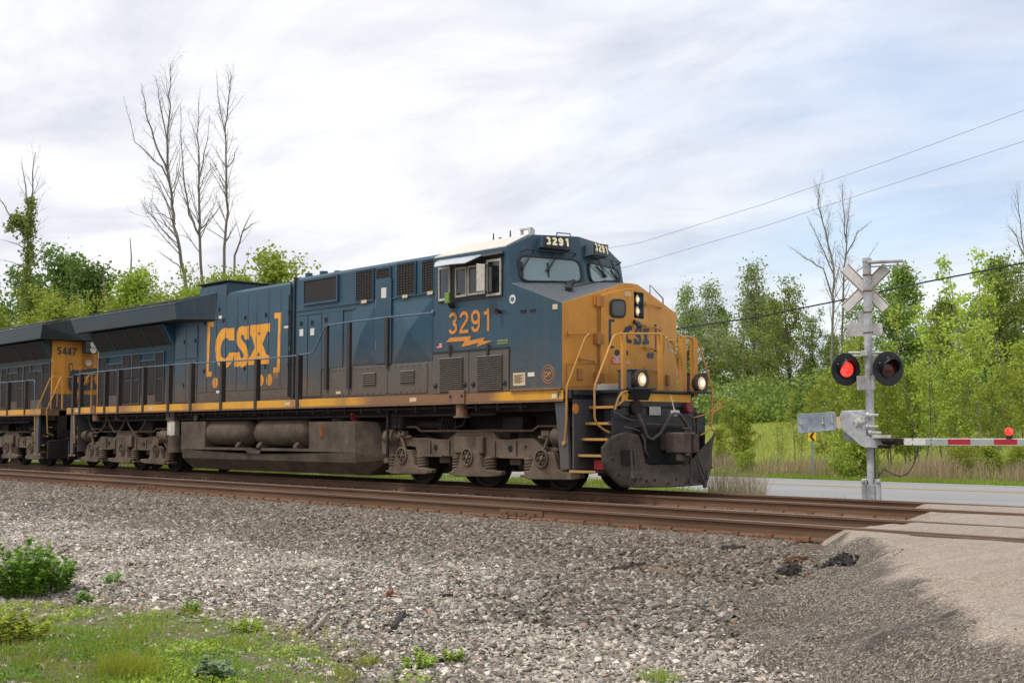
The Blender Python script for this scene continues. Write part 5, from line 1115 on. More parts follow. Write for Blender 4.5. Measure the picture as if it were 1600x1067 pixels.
m = MB(); m.lathe((-13.4,-1.38,1.45),(0,-1,.0),[(0,.05),(.05,.10),(.08,.10),(.1,.04)],14); m.build('gauge', M['tank'], L, smooth=True); m = MB(); m.lathe((-7.3,-1.2,1.38),(1,0,.2),[(-.2,.08),(0,.10),(.1,.10),(.14,.05)],12); m.build('drain_cock', M['tank'], L, smooth=True)
m = MB(); m.lathe((-6.75,-1.25,1.40),(1,0,.1),[(0,.03),(.05,.11),(.12,.11),(.14,.05),(.14,0)],14); m.build('filler_cap', M['label_red'], L, smooth=True)
m = MB(); m.box(-5.25, -5.05, -1.35, -1.15, 1.15, 1.6); m.cyl((-4.95,-1.3,1.45),(-4.95,-1.3,1.15),.08,10); m.lathe((-4.95,-1.3,1.15),(0,0,-1),[(0,.05),(.08,.05),(.1,.02)],8); m.tube([(-5.25,-1.42,1.55),(-5.25,-1.42,.55)], .035, 8); m.build('downpipe', M['under'], L)
# chains and shock absorber at the rear truck
for a, b in (((138,655),(168,653)), ((168,653),(197,651)), ((197,651),(228,655))):
    m = MB(); p0 = on(*a, 1, -1.42); p1 = on(*b, 1, -1.42); pts = []
    for i in range(13): f_ = i/12; p = p0+(p1-p0)*f_; pts.append((p[0], p[1], p[2]-.40*4*f_*(1-f_)*(1.0)))
    chain(m, pts, .02, .06); m.build('truck_chain', M['truck'], L)
m = MB(); x = -14.7; m.box(x-.22, x+.22, -1.50, -1.2, 1.38, 1.60); m.mi = 1; m.cyl((x, -1.35, 1.38), (x, -1.35, .98), .13, 14); m.box(x-.2, x+.2, -1.47, -1.44, 1.0, 1.36); m.mi = 2; m.box(x-.10, x+.02, -1.474, -1.4705, 1.1, 1.3); m.mi = 0; m.cyl((x, -1.3, .98), (x, -1.3, .55), .22, 14); m.build('exhaust_muffler', [M['tank'], M['gold_frame'], M['label_white']], L, .01)
m = MB(); m.tube([(-18.9,-1.35,1.58),(-18.9,-1.35,1.40)],.03,8); m.cyl((-18.2,-1.3,1.60),(-18.2,-1.3,1.42),.12,12); m.build('drain_pipe', M['tank'], L)
truck(L, -2.80); truck(L, -17.85, True)

# ---------------------------------------------------------------- trailing unit, coupled back to back
T = tag(empty('locomotive', (-44.4, 0, 0), math.pi), 'trailing grey diesel locomotive numbered 5447, coupled behind the lead engine', 'locomotive')
side_gear(T, -21.2, -8.0)
hood2, end2 = rear_end(T, 'grey_blue', 'grey_blue')
m = MB(); m.pyz([(-.95,1.78),(-.95,4.56),(-.88,4.63),(.88,4.63),(.95,4.56),(.95,1.78)], -14.25, -8.0); m.build('engine_hood', M['grey_blue'], T, .01)
truck(T, -17.85, True)
# handrail on the visible side (local +y)
m = MB(); m.tube([(-20.6, 1.50, .8), (-20.72, 1.55, 1.7), (-20.55, 1.52, 2.65), (-20.45, 1.5, 2.72), (-8, 1.5, 2.72)], .018, 8); m.build('handrail', M['railblue'], T, smooth=True)
for i in range(8):
    x = -19.9+i*1.5; m = MB(); m.pxy([(x-.05,1.47),(x-.05,1.585),(x+.05,1.585),(x+.05,1.47)], 1.62, 2.72); m.build('stanchion', M['stan'], T)
# writing on the orange end: local frame looks toward -x; u runs along local -y for a viewer behind the unit
def endtext(nm, s_, ylo, z, wid, hgt, mat, bold=.02): return text(nm, s_, (XR-.060, ylo, z), (0,-1,0), (0,0,1), wid, hgt, M[mat], end2, bold)
numerals('road_number', '5447', (XR-.060, .80, 3.56), (0,-1,0), (0,0,1), .62, .24, .040, M['logo_blue'], end2, .28)
# logo letters on the end, same outlines
def endlogo(P, y0, z0, sx, sz): return [(XR-.062, y0-(a-258)*sx, z0-(b-500)*sz) for a, b in P]
m = MB()
for P in (LC, LS, LX): m.prism(endlogo(P, .42, 2.78, .0016, .00155), (-.004,0,0))
m.build('logo_lettering', M['logo_blue'], end2)
m = MB(); m.box(XR-.059, XR-.055, .30, .40, 3.0, 3.3); m.build('sticker', M['step_panel'], end2); m = MB(); m.box(XR-.0625, XR-.0595, .325, .375, 3.05, 3.25); m.build('sticker', M['letter'], end2)
m = MB(); m.box(XR-.40, XR-.06, -.42, .0, 3.62, 4.0); m.build('headlight_housing', M['wing'], T, .02)
for z in (3.72, 3.90):
    m = MB(); m.lathe((XR-.40, -.22, z), (-1,0,0), [(0,.10),(.05,.10),(.05,.08),(.02,.06),(.02,0)], 20); o = m.build('headlight', M['lens_off'], T, smooth=True)
m = MB(); m.box(XR-.03, XR-.021, -.42, -.02, 3.15, 3.58); m.build('horn_recess', M['orange_trim'], T); m = MB(); m.lathe((XR-.05,-.22,3.32),(-1,.3,0),[(-.1,.03),(.05,.05),(.15,.10),(.16,.10),(.12,.03)],12); m.build('horn', M['gold_frame'], T, smooth=True)
m = MB(); m.tube([(XR-.05, .80, 1.9), (XR-.12, .80, 1.9), (XR-.12, .80, 3.0), (XR-.05, .80, 3.0)], .015, 6); m.build('grab_iron', M['yellow_rail'], T)
# ================================================================ CROSSING SIGNAL
MX, MY = on(1362, 777, 1, 3.3)[0], 3.3
def mz(py): return on(1357, py, 1, MY)[2]
S_ = tag(empty('crossing_signal', (MX, MY, -.5)), 'silver railroad crossing signal mast with crossbuck, two round lamps and lowered gate', 'crossing signal')
du = np.array([.90, .436, 0]); du /= np.linalg.norm(du); dn = np.array([du[1], -du[0], 0])     # dn points to the near side
def SL(a, n_, z): return np.array([0, 0, .5])+du*a+dn*n_+np.array([0, 0, z])
def SP_(px, py, n_=0.0):
    q = onp(px, py, np.array([MX, MY, 0])+dn*n_, dn)-np.array([MX, MY, 0]); return np.array([q[0], q[1], q[2]+.5])
top = SP_(1352, 405)[2]-.5
m = MB(); m.cyl(SL(0,0,-.5), SL(0,0,top), .074, 20); m.cyl(SL(0,0,top-.06), SL(0,0,top+.015), .082, 20)
for py in (430, 455, 488, 520): z = SP_(1352, py)[2]-.5; m.mi = 1; m.cyl(SL(0,0,z-.01), SL(0,0,z+.01), .085, 16); m.mi = 0
m.build('mast', [M['galv'], M['rustbit']], S_, smooth=True)
m = MB(); zb_ = SP_(1362, 748)[2]-.5
for q in (-1, 1):
    m.obox(SL(q*.115, 0, (zb_-.5)/2), du*.045, dn*.12, (0,0,(zb_+.5)/2))
m.obox(SL(0, 0, (zb_-.6)/2), du*.07, dn*.14, (0,0,(zb_+.4)/2))
for q in (-1, 1): m.lathe(SL(q*.13, .12, zb_-.04), dn, [(0,.035),(.04,.03)], 8)
m.build('mast_base', M['galv'], S_, .012)
# crossbuck seen from behind
cbk = empty('crossbuck'); cbk.parent = S_
for i, (A, B) in enumerate((((1319,418),(1384,483)), ((1386,418),(1320,483)))):
    p0 = SP_(*A, -.10-.02*i); p1 = SP_(*B, -.10-.02*i); u = p1-p0; l_ = np.linalg.norm(u); u /= l_; v = np.cross(u, dn)
    m = MB(); m.obox((p0+p1)/2, u*l_/2, v*.105, dn*.008); bl = m.build('crossbuck_blade', M['arm_white'], cbk, .006)
    m = MB()
    for q in (-1, 1): m.obox((p0+p1)/2+v*q*.086+dn*.010, u*l_/2, v*.007, dn*.0015)
    m.build('blade_edge', M['rustbit'], bl)
m = MB(); p0 = SP_(1350, 409.5, .0); p1 = SP_(1410, 414, .0)
m.obox(SL(.33, 0, SP_(1380,411)[2]-.5+.02), du*.31, dn*.10, (0,0,.018)); m.obox(SL(.36, 0, SP_(1380,416)[2]-.5), du*.36, dn*.02, (0,0,.012)); m.build('top_arm', M['galv2'], S_, .006)
a = SP_(1323, 506, -.09); b = SP_(1379, 524, -.09); m = MB(); P = rounded([a, (b[0],b[1],a[2]), b, (a[0],a[1],b[2])], .04); m.prism(P, dn*.006); a = SP_(1341, 488, -.1); b = SP_(1352, 521, -.1); m.prism([a, (b[0],b[1],a[2]), b, (a[0],a[1],b[2])], dn*.02); m.build('track_count_sign', M['galv2'], S_)
# cross arm and lamps
z_ = SP_(1357, 552)[2]-.5; m = MB(); m.cyl(SL(-.36, .02, z_+.02), SL(.36, .02, z_), .022, 10); m.cyl(SL(-.36, .02, z_-.04), SL(.30, .02, z_-.05), .018, 10); m.obox(SL(-.07, .05, z_), du*.06, dn*.06, (0,0,.05)); m.build('lamp_cross_arm', M['galv2'], S_, .004)
m = MB(); m.obox(SL(-.06,.0,SP_(1357,598)[2]-.5), du*.16, dn*.06, (0,0,.13)); m.build('junction_box', M['galv2'], S_, .01)
view = -_F*1.0
for px, py, rp, lit, lx, ly, nm_ in ((1321.5, 577, 25.5, True, 1321, 576, 0), (1387.5, 576, 27.3, False, 1385, 575, 1)):
    c_ = SP_(px, py, .12); depth = np.dot(np.array([MX, MY, -.5])+c_-CAM, _F); rr = rp/FPX*depth
    # lamps aim down the road towards the near side, a little to one side of the camera
    nn = -_F+_R*(.28 if lit else .26); nn[2] = 0; nn = nn/np.linalg.norm(nn)
    lm = empty('flashing_lamp'); lm.parent = S_
    m = MB(); m.lathe(c_, nn, [(0,0),(0,rr),(.006,rr),(.012,rr*.985),(.012,0)], 44); m.build('background_disc', M['signal_black'], lm, smooth=True)
    m = MB(); m.lathe(c_-nn*.02, -nn, [(0,rr*.5),(.10,rr*.48),(.16,rr*.35),(.16,0)], 24); m.build('lamp_housing', M['signal_black'], lm, smooth=True)
    lr = .155
    m = MB(); m.lathe(c_+nn*.013, nn, [(0,lr*1.06),(.03,lr*1.06),(.03,lr),(.012,lr)], 32); m.build('lens_ring', M['signal_black'], lm, smooth=True)
    m = MB(); m.lathe(c_+nn*.014, nn, [(0,lr),(.022,lr*.8),(.03,lr*.4),(.032,0)], 32); m.build('lens', M['red_led'] if lit else M['red_dark'], lm, smooth=True)
    # visor: open-bottomed hood
    u = np.cross((0,0,1.0), nn); u /= np.linalg.norm(u); v = np.cross(nn, u); V = []; F = []; N = 22
    for i in range(N+1):
        a_ = math.radians(-25+230*i/N); e_ = u*math.cos(a_)+v*math.sin(a_); ln = .22*max(.10, math.sin(math.pi*i/N))**.6
        V += [c_+nn*.013+e_*lr*1.10, c_+nn*(.013+ln)+e_*lr*1.12]
    for i in range(N): F.append([2*i, 2*i+1, 2*i+3, 2*i+2])
    m = MB(); m.add(V, F); o = m.build('visor', M['signal_black'] if not lit else M['signal_black'], lm, smooth=True); sl_ = o.modifiers.new('solid', 'SOLIDIFY'); sl_.thickness = .006
    for a_ in (.6, 1.6, 2.6): m = MB(); m.lathe(c_+nn*.012+u*rr*.62*math.cos(a_)+v*rr*.62*math.sin(a_), nn, [(0,.012),(.01,.01)], 6); m.build('disc_bolt', M['galv2'], lm)
# gate mechanism
m = MB(); P = [SP_(*q, .16) for q in ((1316,641),(1352,651),(1352,664),(1354,680),(1360,683),(1379,684),(1379,700),(1352,699),(1346,697),(1314,669),(1312,650))]; m.prism(P, dn*.03)
bra = m.build('gate_bracket', M['galv'], S_, .008)
m = MB(); P = [SP_(*q, .05) for q in ((1316,644),(1320,641),(1334,641),(1352,640),(1354,650),(1354,690),(1322,690),(1317,686))]; m.prism(P, -dn*.28); m.build('gate_machine', M['galv'], S_, .03)
m = MB(); c_ = SP_(1341, 658.5, .195); m.lathe(c_, dn, [(0,.075),(.012,.072),(.012,.03),(.05,.03),(.05,0)], 20)
for i in range(6): m.lathe(c_+(du*math.cos(i*1.047)+np.array([0,0,math.sin(i*1.047)]))*.088, dn, [(-.004,.018),(.015,.015)], 6)
m.build('pivot_hub', M['galv2'], bra, smooth=True)
m = MB()
for px, py in ((1362,648.5),(1361,666.5),(1366,676)): p = SP_(px, py, .14); m.lathe(p-du*.10, du, [(0,.05),(.05,.05),(.05,.028),(.22,.024),(.22,0)], 10)
m.build('clamp_bolt', M['galv2'], S_, smooth=True)
m = MB(); P = rounded([SP_(*q, .15) for q in ((1245.5,647),(1306,643),(1308,672),(1248,677.5))], .05); m.prism(P, dn*.05); cw = m.build('counterweight', M['galvb'], S_, .01)
m = MB()
for q0, q1 in (((1284,649),(1285.5,661)),((1299.5,648),(1300.5,660))): m.tube([SP_(*q0,.205), SP_(*q1,.205)], .014, 6); m.lathe(SP_(*q1,.205), dn, [(0,.022),(.03,.02)], 6)
m.lathe(SP_(1251.5,662,.20), dn, [(0,.025),(.03,.02)], 8); m.build('weight_bolt', M['gold_frame'], cw)
m = MB(); m.prism([SP_(*q, .15) for q in ((1306,651),(1314,651),(1314,669),(1308,669))], dn*.04); m.build('weight_arm', M['label_cream'], S_)
# gate arm
za = SP_(1425, 690)[2]-.5; ga = empty('gate_arm'); ga.parent = S_
def ax_(px): return float(np.dot(SP_(px, 690, .2)-np.array([0,0,.5]), du))
m = MB(); m.obox(SL((ax_(1364)+ax_(1392))/2, .2, SP_(1370,682)[2]-.5), du*(ax_(1392)-ax_(1364))/2, dn*.10, (0,0,.03)); m.build('arm_clamp', M['galv2'], ga, .008)
m = MB(); m.obox(SL((ax_(1380)+ax_(1400))/2, .2, za), du*(ax_(1400)-ax_(1380))/2, dn*.05, (0,0,.055)); m.tube([SL(ax_(1378),.26,za+.02), SL(ax_(1398),.26,za+.02)], .05, 10); m.obox(SL((ax_(1398)+ax_(1412))/2, .2, za), du*(ax_(1412)-ax_(1398))/2, dn*.03, (0,0,.06)); m.obox(SL(ax_(1382), .2, za-.09), du*.12, dn*.05, (0,0,.03)); m.build('shear_pin_adapter', M['under'], ga, .01)
cols = [(1408,1446,'arm_white'),(1446,1481,'arm_grey'),(1481,1516.5,'arm_red'),(1516.5,1553,'arm_grey'),(1553,1589.5,'arm_red'),(1589.5,1627,'arm_grey'),(1627,1667,'arm_red'),(1667,1707,'arm_grey')]
m = MB(); m.obox(SL((ax_(1407)+ax_(1710))/2, .2, za), du*(ax_(1710)-ax_(1407))/2, dn*.018, (0,0,.062)); arm = m.build('arm_tube', M['arm_white'], ga, .006)
for a, b, mt in cols[1:]:
    m = MB(); m.obox(SL((ax_(a)+ax_(b))/2, .2195, za), du*(ax_(b)-ax_(a))/2, dn*.001, (0,0,.048)); m.build('reflective_stripe', M[mt], arm)
m = MB()
for px in (1412, 1426, 1455):
    for q in (-1, 1): m.lathe(SL(ax_(px), .219, za+q*.045), dn, [(0,.012),(.01,.01)], 6)
m.build('arm_bolt', M['under'], arm)
c_ = SL(ax_(1577), .2, za+.062); m = MB(); m.obox(c_+(0,0,.02), du*.05, dn*.03, (0,0,.03)); lamp_ = m.build('gate_lamp', M['signal_black'], ga, .008)
m = MB(); m.lathe(c_+np.array([0,0,.12])-dn*.045, dn, [(0,0),(.004,.05),(.03,.068),(.06,.068),(.085,.05),(.09,0)], 24); m.build('lamp_lens', M['red_led'], lamp_, smooth=True)
m = MB(); m.tube([SL(ax_(1365),.06,za-.7)]+[SL(ax_(a), .1, SP_(a, b)[2]-.5) for a, b in ((1379,732),(1392,740),(1404,743.5),(1416,740),(1425,728),(1431,712),(1434,697))], .010, 6); m.tube([SL(ax_(1365),.06,za-.1), SL(ax_(1365),.06,za-.75)], .010, 6); m.build('gate_cable', M['signal_black'], S_)

# ================================================================ CHEVRON SIGN, CABLES
q = on(1270, 738, 1, 17.9); zg = -.42
C_ = tag(empty('chevron_sign', (q[0], q[1], zg)), 'small yellow curve sign with black chevron pointing left on a green post', 'road sign')
sc_m = FPX/np.dot(q-CAM, _F); vw = (CAM-q)*np.array([1,1,0]); vw /= np.linalg.norm(vw); ur = np.array([-vw[1], vw[0], 0])
zs = on(1270, 682, 1, 17.9)[2]-zg; w_ = 6.1/sc_m; h_ = 6.6/sc_m
m = MB(); m.obox((0,0,(zs+h_)/2), ur*.03, vw*.025, (0,0,(zs+h_)/2)); m.build('post', M['post_green'], C_)
m = MB(); m.obox(np.array([0,0,zs])+vw*.035, ur*w_, vw*.004, (0,0,h_)); sg = m.build('sign_panel', M['chev_yellow'], C_)
def cp_(a, b): return np.array([0,0,zs])+vw*.041+ur*w_*a+np.array([0,0,h_*b])
m = MB(); m.prism([cp_(*p) for p in ((-.72,0),(-.05,.92),(.62,.92),(-.05,0),(.72,-.92),(.02,-.92))], vw*.003); m.build('chevron', M['sign_black'], sg)
def cable(name, pts, r_, label, cat='cable', grp=None):
    P = [np.array(at_depth(*p)) for p in pts]; out_ = []
    for i in range(len(P)-1):
        for k_ in range(8): out_.append(P[i]+(P[i+1]-P[i])*k_/8)
    out_.append(P[-1]); m = MB(); m.tube(out_, r_, 6); return tag(m.build(name, M['signal_black'], None), label, cat, grp)
cable('power_line', [(700,430,52),(1000,379.5,49),(1200,317,47),(1400,247,45),(1600,173,43),(1800,96,41)], .006, 'upper thin overhead wire rising across the blue gap of sky', grp=None)
cable('power_line', [(700,470,52),(985,416,49),(1200,352,47),(1400,286,45),(1600,221,43),(1800,156,41)], .006, 'lower thin overhead wire crossing in front of the bare tree top')
cable('telephone_cable', [(800,542,56),(1055,514,54),(1180,496,52),(1300,472,50),(1450,440,48),(1600,411,46),(1800,372,44)], .030, 'thick black overhead cable passing behind the crossbuck')

# ================================================================ TREES AND PLANTS
def leafmat(name, a, b, tr=.34, rough=.6):
    t = NT(name); g = t.n('ShaderNodeNewGeometry'); oi = t.n('ShaderNodeObjectInfo')
    c = t.mix(g.outputs['Random Per Island'], a, b); n = t.noise(.5, 3, .6); c = t.mix(t.rng(n, .3, .7, 0, .5), c, tuple(q*.6 for q in a))
    hs = t.n('ShaderNodeHueSaturation'); t.l(c, hs.inputs['Color']); t.l(t.math('ADD', .485, t.math('MULTIPLY', oi.outputs['Random'], .03)), hs.inputs['Hue']); t.l(t.math('ADD', .85, t.math('MULTIPLY', oi.outputs['Random'], .3)), hs.inputs['Value']); c = hs.outputs[0]
    t.set(c, rough, 0, .3); tl = t.n('ShaderNodeBsdfTranslucent'); t.l(c, tl.inputs[0]); mx = t.n('ShaderNodeMixShader'); mx.inputs[0].default_value = tr; t.l(t.p.outputs[0], mx.inputs[1]); t.l(tl.outputs[0], mx.inputs[2]); t.l(mx.outputs[0], t.out.inputs[0]); return t.m
M['leaf_bright'] = leafmat('leaf_spring', (.31,.41,.040), (.48,.55,.09)); M['leaf_mid'] = leafmat('leaf_mid', (.22,.31,.06), (.33,.42,.10)); M['leaf_dark'] = leafmat('leaf_deep', (.14,.25,.045), (.22,.34,.075)); M['leaf_grey'] = leafmat('leaf_aspen', (.27,.35,.13), (.39,.46,.20)); M['leaf_weed'] = leafmat('leaf_weed', (.17,.35,.035), (.32,.52,.08)); M['leaf_silver'] = leafmat('leaf_silver', (.24,.36,.17), (.40,.52,.30)); M['leaf_lime'] = leafmat('leaf_lime', (.38,.50,.05), (.54,.62,.10))
M['dry'] = leafmat('dry_stalk', (.44,.325,.20), (.66,.53,.36), .2, .8); M['grass'] = leafmat('grass_blade', (.26,.36,.04), (.46,.55,.09), .6); M['field'] = leafmat('field_grass', (.36,.40,.085), (.50,.50,.14)); M['grass_lime'] = leafmat('grass_lime', (.34,.42,.03), (.50,.56,.08), .6)
M['bark'] = simple('bark_brown', (.095,.075,.058), .9, .35, 9, 0, .3); M['bark_grey'] = simple('bark_grey', (.21,.18,.155), .9, .3, 9, 0, .3)
def wander(r, p, d, length, n, curl, up=.0):
    pts = [np.array(p, float)]; d = np.array(d, float)/np.linalg.norm(d)
    for i in range(n):
        d = d+r.normal(0, curl, 3)+np.array([0, 0, up]); d /= np.linalg.norm(d); pts.append(pts[-1]+d*length/n)
    return pts
def along(pts, t_):
    n = len(pts)-1; i = min(n-1, int(t_*n)); f_ = t_*n-i; return pts[i]+(pts[i+1]-pts[i])*f_, (pts[i+1]-pts[i])/max(1e-6, np.linalg.norm(pts[i+1]-pts[i]))
def branches(r, mb, trunk, r0, H, first, nb, blen, ang, sub, twig, tips, up=.10, taper=.25, sides=5, curl=.10):
    """limbs and twigs on a trunk polyline; returns leaf sites in tips"""
    n = len(trunk); mb.tube(trunk, [r0*(1-(1-taper)*i/(n-1)) for i in range(n)], 7 if sides > 4 else 6)
    for b in range(nb):
        t_ = first+(1-first)*((b+r.uniform(0, .9))/nb); t_ = min(t_, .995); p, d = along(trunk, t_); az = r.uniform(0, 6.283)+b*2.4; a_ = math.radians(ang*(1.15-.5*t_))+r.normal(0, .12)
        side = np.array([math.cos(az), math.sin(az), 0]); dd = d*math.cos(a_)+side*math.sin(a_); L_ = blen*H*(1-.62*(t_-first)/(1-first))*r.uniform(.7, 1.2); rb = max(.006, r0*(1-(1-taper)*t_)*.42)
        lp = wander(r, p, dd, L_, 5, curl, up); mb.tube(lp, rb, 4, rb*.3)
        for s_ in range(sub):
            q, e = along(lp, r.uniform(.25, 1)); sd_ = r.normal(0, 1, 3); sd_ -= e*np.dot(sd_, e); sd_ /= np.linalg.norm(sd_); l2 = L_*r.uniform(.22, .5); tw = wander(r, q, e*.75+sd_*.75, l2, 3, .14, up*.8); mb.tube(tw, rb*.34, 3, rb*.10)
            tips += tw[1:]
            for w2 in range(twig):
                q2, e2 = along(tw, r.uniform(.2, 1)); sd2 = r.normal(0, 1, 3); sd2 /= np.linalg.norm(sd2); t3 = wander(r, q2, e2*.7+sd2*.6, l2*r.uniform(.3, .6), 2, .12, up); mb.tube(t3, rb*.18, 3, rb*.08, cap=False); tips += t3[1:]
        tips.append(lp[-1]); tips.append(lp[-2])
    tips.append(trunk[-1])
def leaves(name, r, sites, per, spread, size, mat, parent, zmin=-1e6, long=1.5):
    S0 = np.array(sites); n = len(S0)*per; C = np.repeat(S0, per, 0)+r.normal(0, 1, (n, 3))*spread*np.array([1, 1, .75]); C[:, 2] = np.maximum(C[:, 2], zmin)
    u = r.normal(0, 1, (n, 3)); u /= np.linalg.norm(u, axis=1)[:, None]; w = r.normal(0, 1, (n, 3)); w[:, 2] += .5; v = np.cross(u, w); v /= np.linalg.norm(v, axis=1)[:, None]; s_ = size*r.uniform(.55, 1.3, n)[:, None]
    V = np.stack([C-u*s_*long*.5, C+v*s_*.5-u*s_*.1, C+u*s_*long*.5, C-v*s_*.5-u*s_*.1], 1).reshape(-1, 3); F = np.arange(n*4).reshape(-1, 4)
    return raw_mesh(name, V, F, mat, parent)
def make_tree(name, seed, H, r0, leaf, per, spread, lsize, first=.25, nb=26, blen=.34, ang=62, sub=5, twig=2, lean=(0,0), bark='bark', up=.08, curl=.10, forks=1, loc=(0,0,0), extra=None):
    r = np.random.default_rng(seed); root = empty(name, loc); mb = MB(); tips = []
    for k_ in range(forks):
        d0 = np.array([lean[0]+r.normal(0, .13)*(forks > 1), lean[1]+r.normal(0, .13)*(forks > 1), 1.0]); h_ = H*(1 if k_ == 0 else r.uniform(.75, .97))
        tr_ = wander(r, (r.normal(0, .12)*(forks > 1), r.normal(0, .12)*(forks > 1), -.3), d0, h_*.98, 9, .045, .02); branches(r, mb, tr_, r0*(1 if k_ == 0 else .8), h_, first, nb, blen, ang, sub, twig, tips, up, curl=curl)
    mb.build('trunk', M[bark], root)
    if leaf:
        tp = [p for p in tips]
        if extra: tp += extra
        leaves('crown', r, tp, per, spread, lsize, M[leaf], root, .05)
    return root
def place(proto, used, px, depth, pytop, Hbase, rz=None, z0=None):
    """stand a copy of a tree on the ground where the photo's line of sight at this distance meets it, as tall as it reaches"""
    q = at_depth(px, 690, depth); z = float(gz(q[0], q[1])) if z0 is None else z0; ztop = at_depth(px, pytop, depth)[2]; s_ = (ztop-z)/Hbase
    o = proto if not used else copy_tree(proto); o.location = (q[0], q[1], z); o.scale = (s_,)*3; o.rotation_euler = (0, 0, rz if rz is not None else random.uniform(0, 6.28)); return o
random.seed(3)
# far wood
A = make_tree('aspen_tree', 11, 14, .15, 'leaf_grey', 5, .40, .18, first=.2, nb=19, blen=.36, ang=48, sub=6, twig=2, bark='bark_grey')
B = make_tree('broadleaf_tree', 12, 13, .22, 'leaf_mid', 5, .34, .18, first=.16, nb=22, blen=.42, ang=58, sub=6, twig=2, up=.10)
C2 = make_tree('broadleaf_tree', 13, 14, .22, 'leaf_mid', 8, .42, .20, first=.12, nb=30, blen=.30, ang=60, sub=5, twig=2)
D2 = make_tree('broadleaf_tree', 14, 12, .2, 'leaf_mid', 10, .42, .21, first=.08, nb=30, blen=.34, ang=62, sub=5, twig=2)
used = set()
def put(proto, px, depth, top, label, cat='tree', group='trees of the wood beyond the field'):
    Hb = {A.name: 13.6, B.name: 13.2, C2.name: 14.0, D2.name: 12.2}[proto.name]
    o = place(proto, proto.name in used, px, depth, top, Hb); used.add(proto.name); tag(o, label, cat, group); return o
put(A, 1060, 122, 470, 'pale aspen at the left end of the wood, beside the locomotive nose'); put(A, 1112, 128, 462, 'slim pale aspen with airy crown, second from the locomotive nose'); put(A, 1163, 118, 436, 'tallest pale aspen in the wood left of the broad dark-limbed tree')
put(B, 1238, 108, 455, 'broad open tree with dark spreading limbs above the field edge'); put(C2, 1200, 130, 470, 'green tree filling the gap behind the broad dark-limbed tree')
put(C2, 1395, 105, 425, 'full green tree seen right behind the crossbuck'); put(D2, 1452, 112, 470, 'dark green tree right of the crossbuck, before the tall right-hand wood'); put(A, 1425, 118, 445, 'airy aspen rising behind the right crossbuck blade')
put(C2, 1560, 84, 412, 'tall dense green tree at the upper right below the thick cable'); put(C2, 1630, 80, 396, 'dense green tree running out of the right picture edge'); put(D2, 1510, 98, 468, 'deep green tree between the two tallest right-hand trees'); put(D2, 1590, 96, 470, 'deep green tree low behind the right-hand wood')
put(D2, 1335, 118, 540, 'low dark tree behind the left flashing lamp'); put(D2, 1285, 120, 560, 'low dark tree at the foot of the bare twin-trunked tree'); put(D2, 1085, 132, 545, 'low dark tree under the left aspens'); put(D2, 1145, 134, 540, 'low dark tree under the tallest aspen'); put(D2, 1195, 126, 560, 'low dark tree under the broad open tree'); put(D2, 1250, 128, 575, 'low shadowy tree right of the broad open tree'); put(D2, 1370, 124, 565, 'low dark tree between mast and left lamp'); put(D2, 1420, 122, 560, 'low dark tree right of the unlit lamp'); put(C2, 1030, 128, 510, 'green tree mostly hidden behind the orange nose'); put(D2, 1480, 90, 560, 'dark bushy tree under the right-hand wood'); put(D2, 1545, 82, 560, 'dark bushy tree above the red gate lamp'); put(D2, 1620, 78, 540, 'dark bushy tree at the right picture edge'); put(C2, 1690, 84, 430, 'green tree just outside the right picture edge')
put(B, 1075, 126, 495, 'open crowned tree behind the chained handrail posts'); put(C2, 1125, 131, 488, 'green tree between the first aspens'); put(B, 1180, 120, 470, 'open crowned tree just right of the tallest aspen'); put(C2, 1222, 126, 478, 'green tree touching the broad dark-limbed tree from the left'); put(B, 1275, 112, 500, 'open crowned tree right of the broad dark-limbed tree'); put(C2, 1310, 116, 530, 'green tree filling in behind the bare twin-trunked tree'); put(B, 1350, 108, 480, 'open crowned tree behind the mast between crossbuck and lamps'); put(B, 1472, 104, 500, 'open crowned tree right of the two dark crossbuck-side trees'); put(B, 1600, 88, 420, 'open crowned tree by the right edge')
# undergrowth at the wood's foot: nobody could count these shrubs
r = np.random.default_rng(5); sites = []
for i in range(950):
    px = r.uniform(1000, 1700); dpt = r.uniform(100, 112) if px < 1440 else r.uniform(72, 95); q = at_depth(px, 690, dpt); z = float(gz(q[0], q[1])); h_ = r.uniform(.6, 4.2)
    for k_ in range(5): sites.append((q[0]+r.normal(0, .6), q[1]+r.normal(0, .6), z+h_*r.uniform(.1, 1)))
stuff(leaves('undergrowth', r, sites, 12, .40, .19, M['leaf_mid'], None))
# saplings of bright spring green between road and field
Y1 = make_tree('sapling', 21, 6, .045, 'leaf_bright', 4, .14, .10, first=.12, nb=18, blen=.26, ang=45, sub=4, twig=2, forks=3, bark='bark_grey')
Y2 = make_tree('sapling', 22, 7, .05, 'leaf_bright', 3, .15, .095, first=.16, nb=14, blen=.27, ang=50, sub=5, twig=2, forks=3, bark='bark_grey')
Y3 = make_tree('sapling', 23, 8, .05, 'leaf_lime', 2, .12, .10, first=.25, nb=16, blen=.22, ang=40, sub=3, twig=2, forks=2, bark='bark_grey')
Y4 = make_tree('shrub', 24, 3.2, .03, 'leaf_bright', 3, .16, .085, first=.05, nb=18, blen=.45, ang=62, sub=5, twig=2, forks=4, bark='bark_grey')
HB = {Y1.name: 6.3, Y2.name: 7.2, Y3.name: 8, Y4.name: 3.4}
def put2(proto, px, depth, top, label, cat='sapling', group='spring saplings behind the road'):
    o = place(proto, proto.name in used, px, depth, top, HB[proto.name]); used.add(proto.name); return tag(o, label, cat, group)
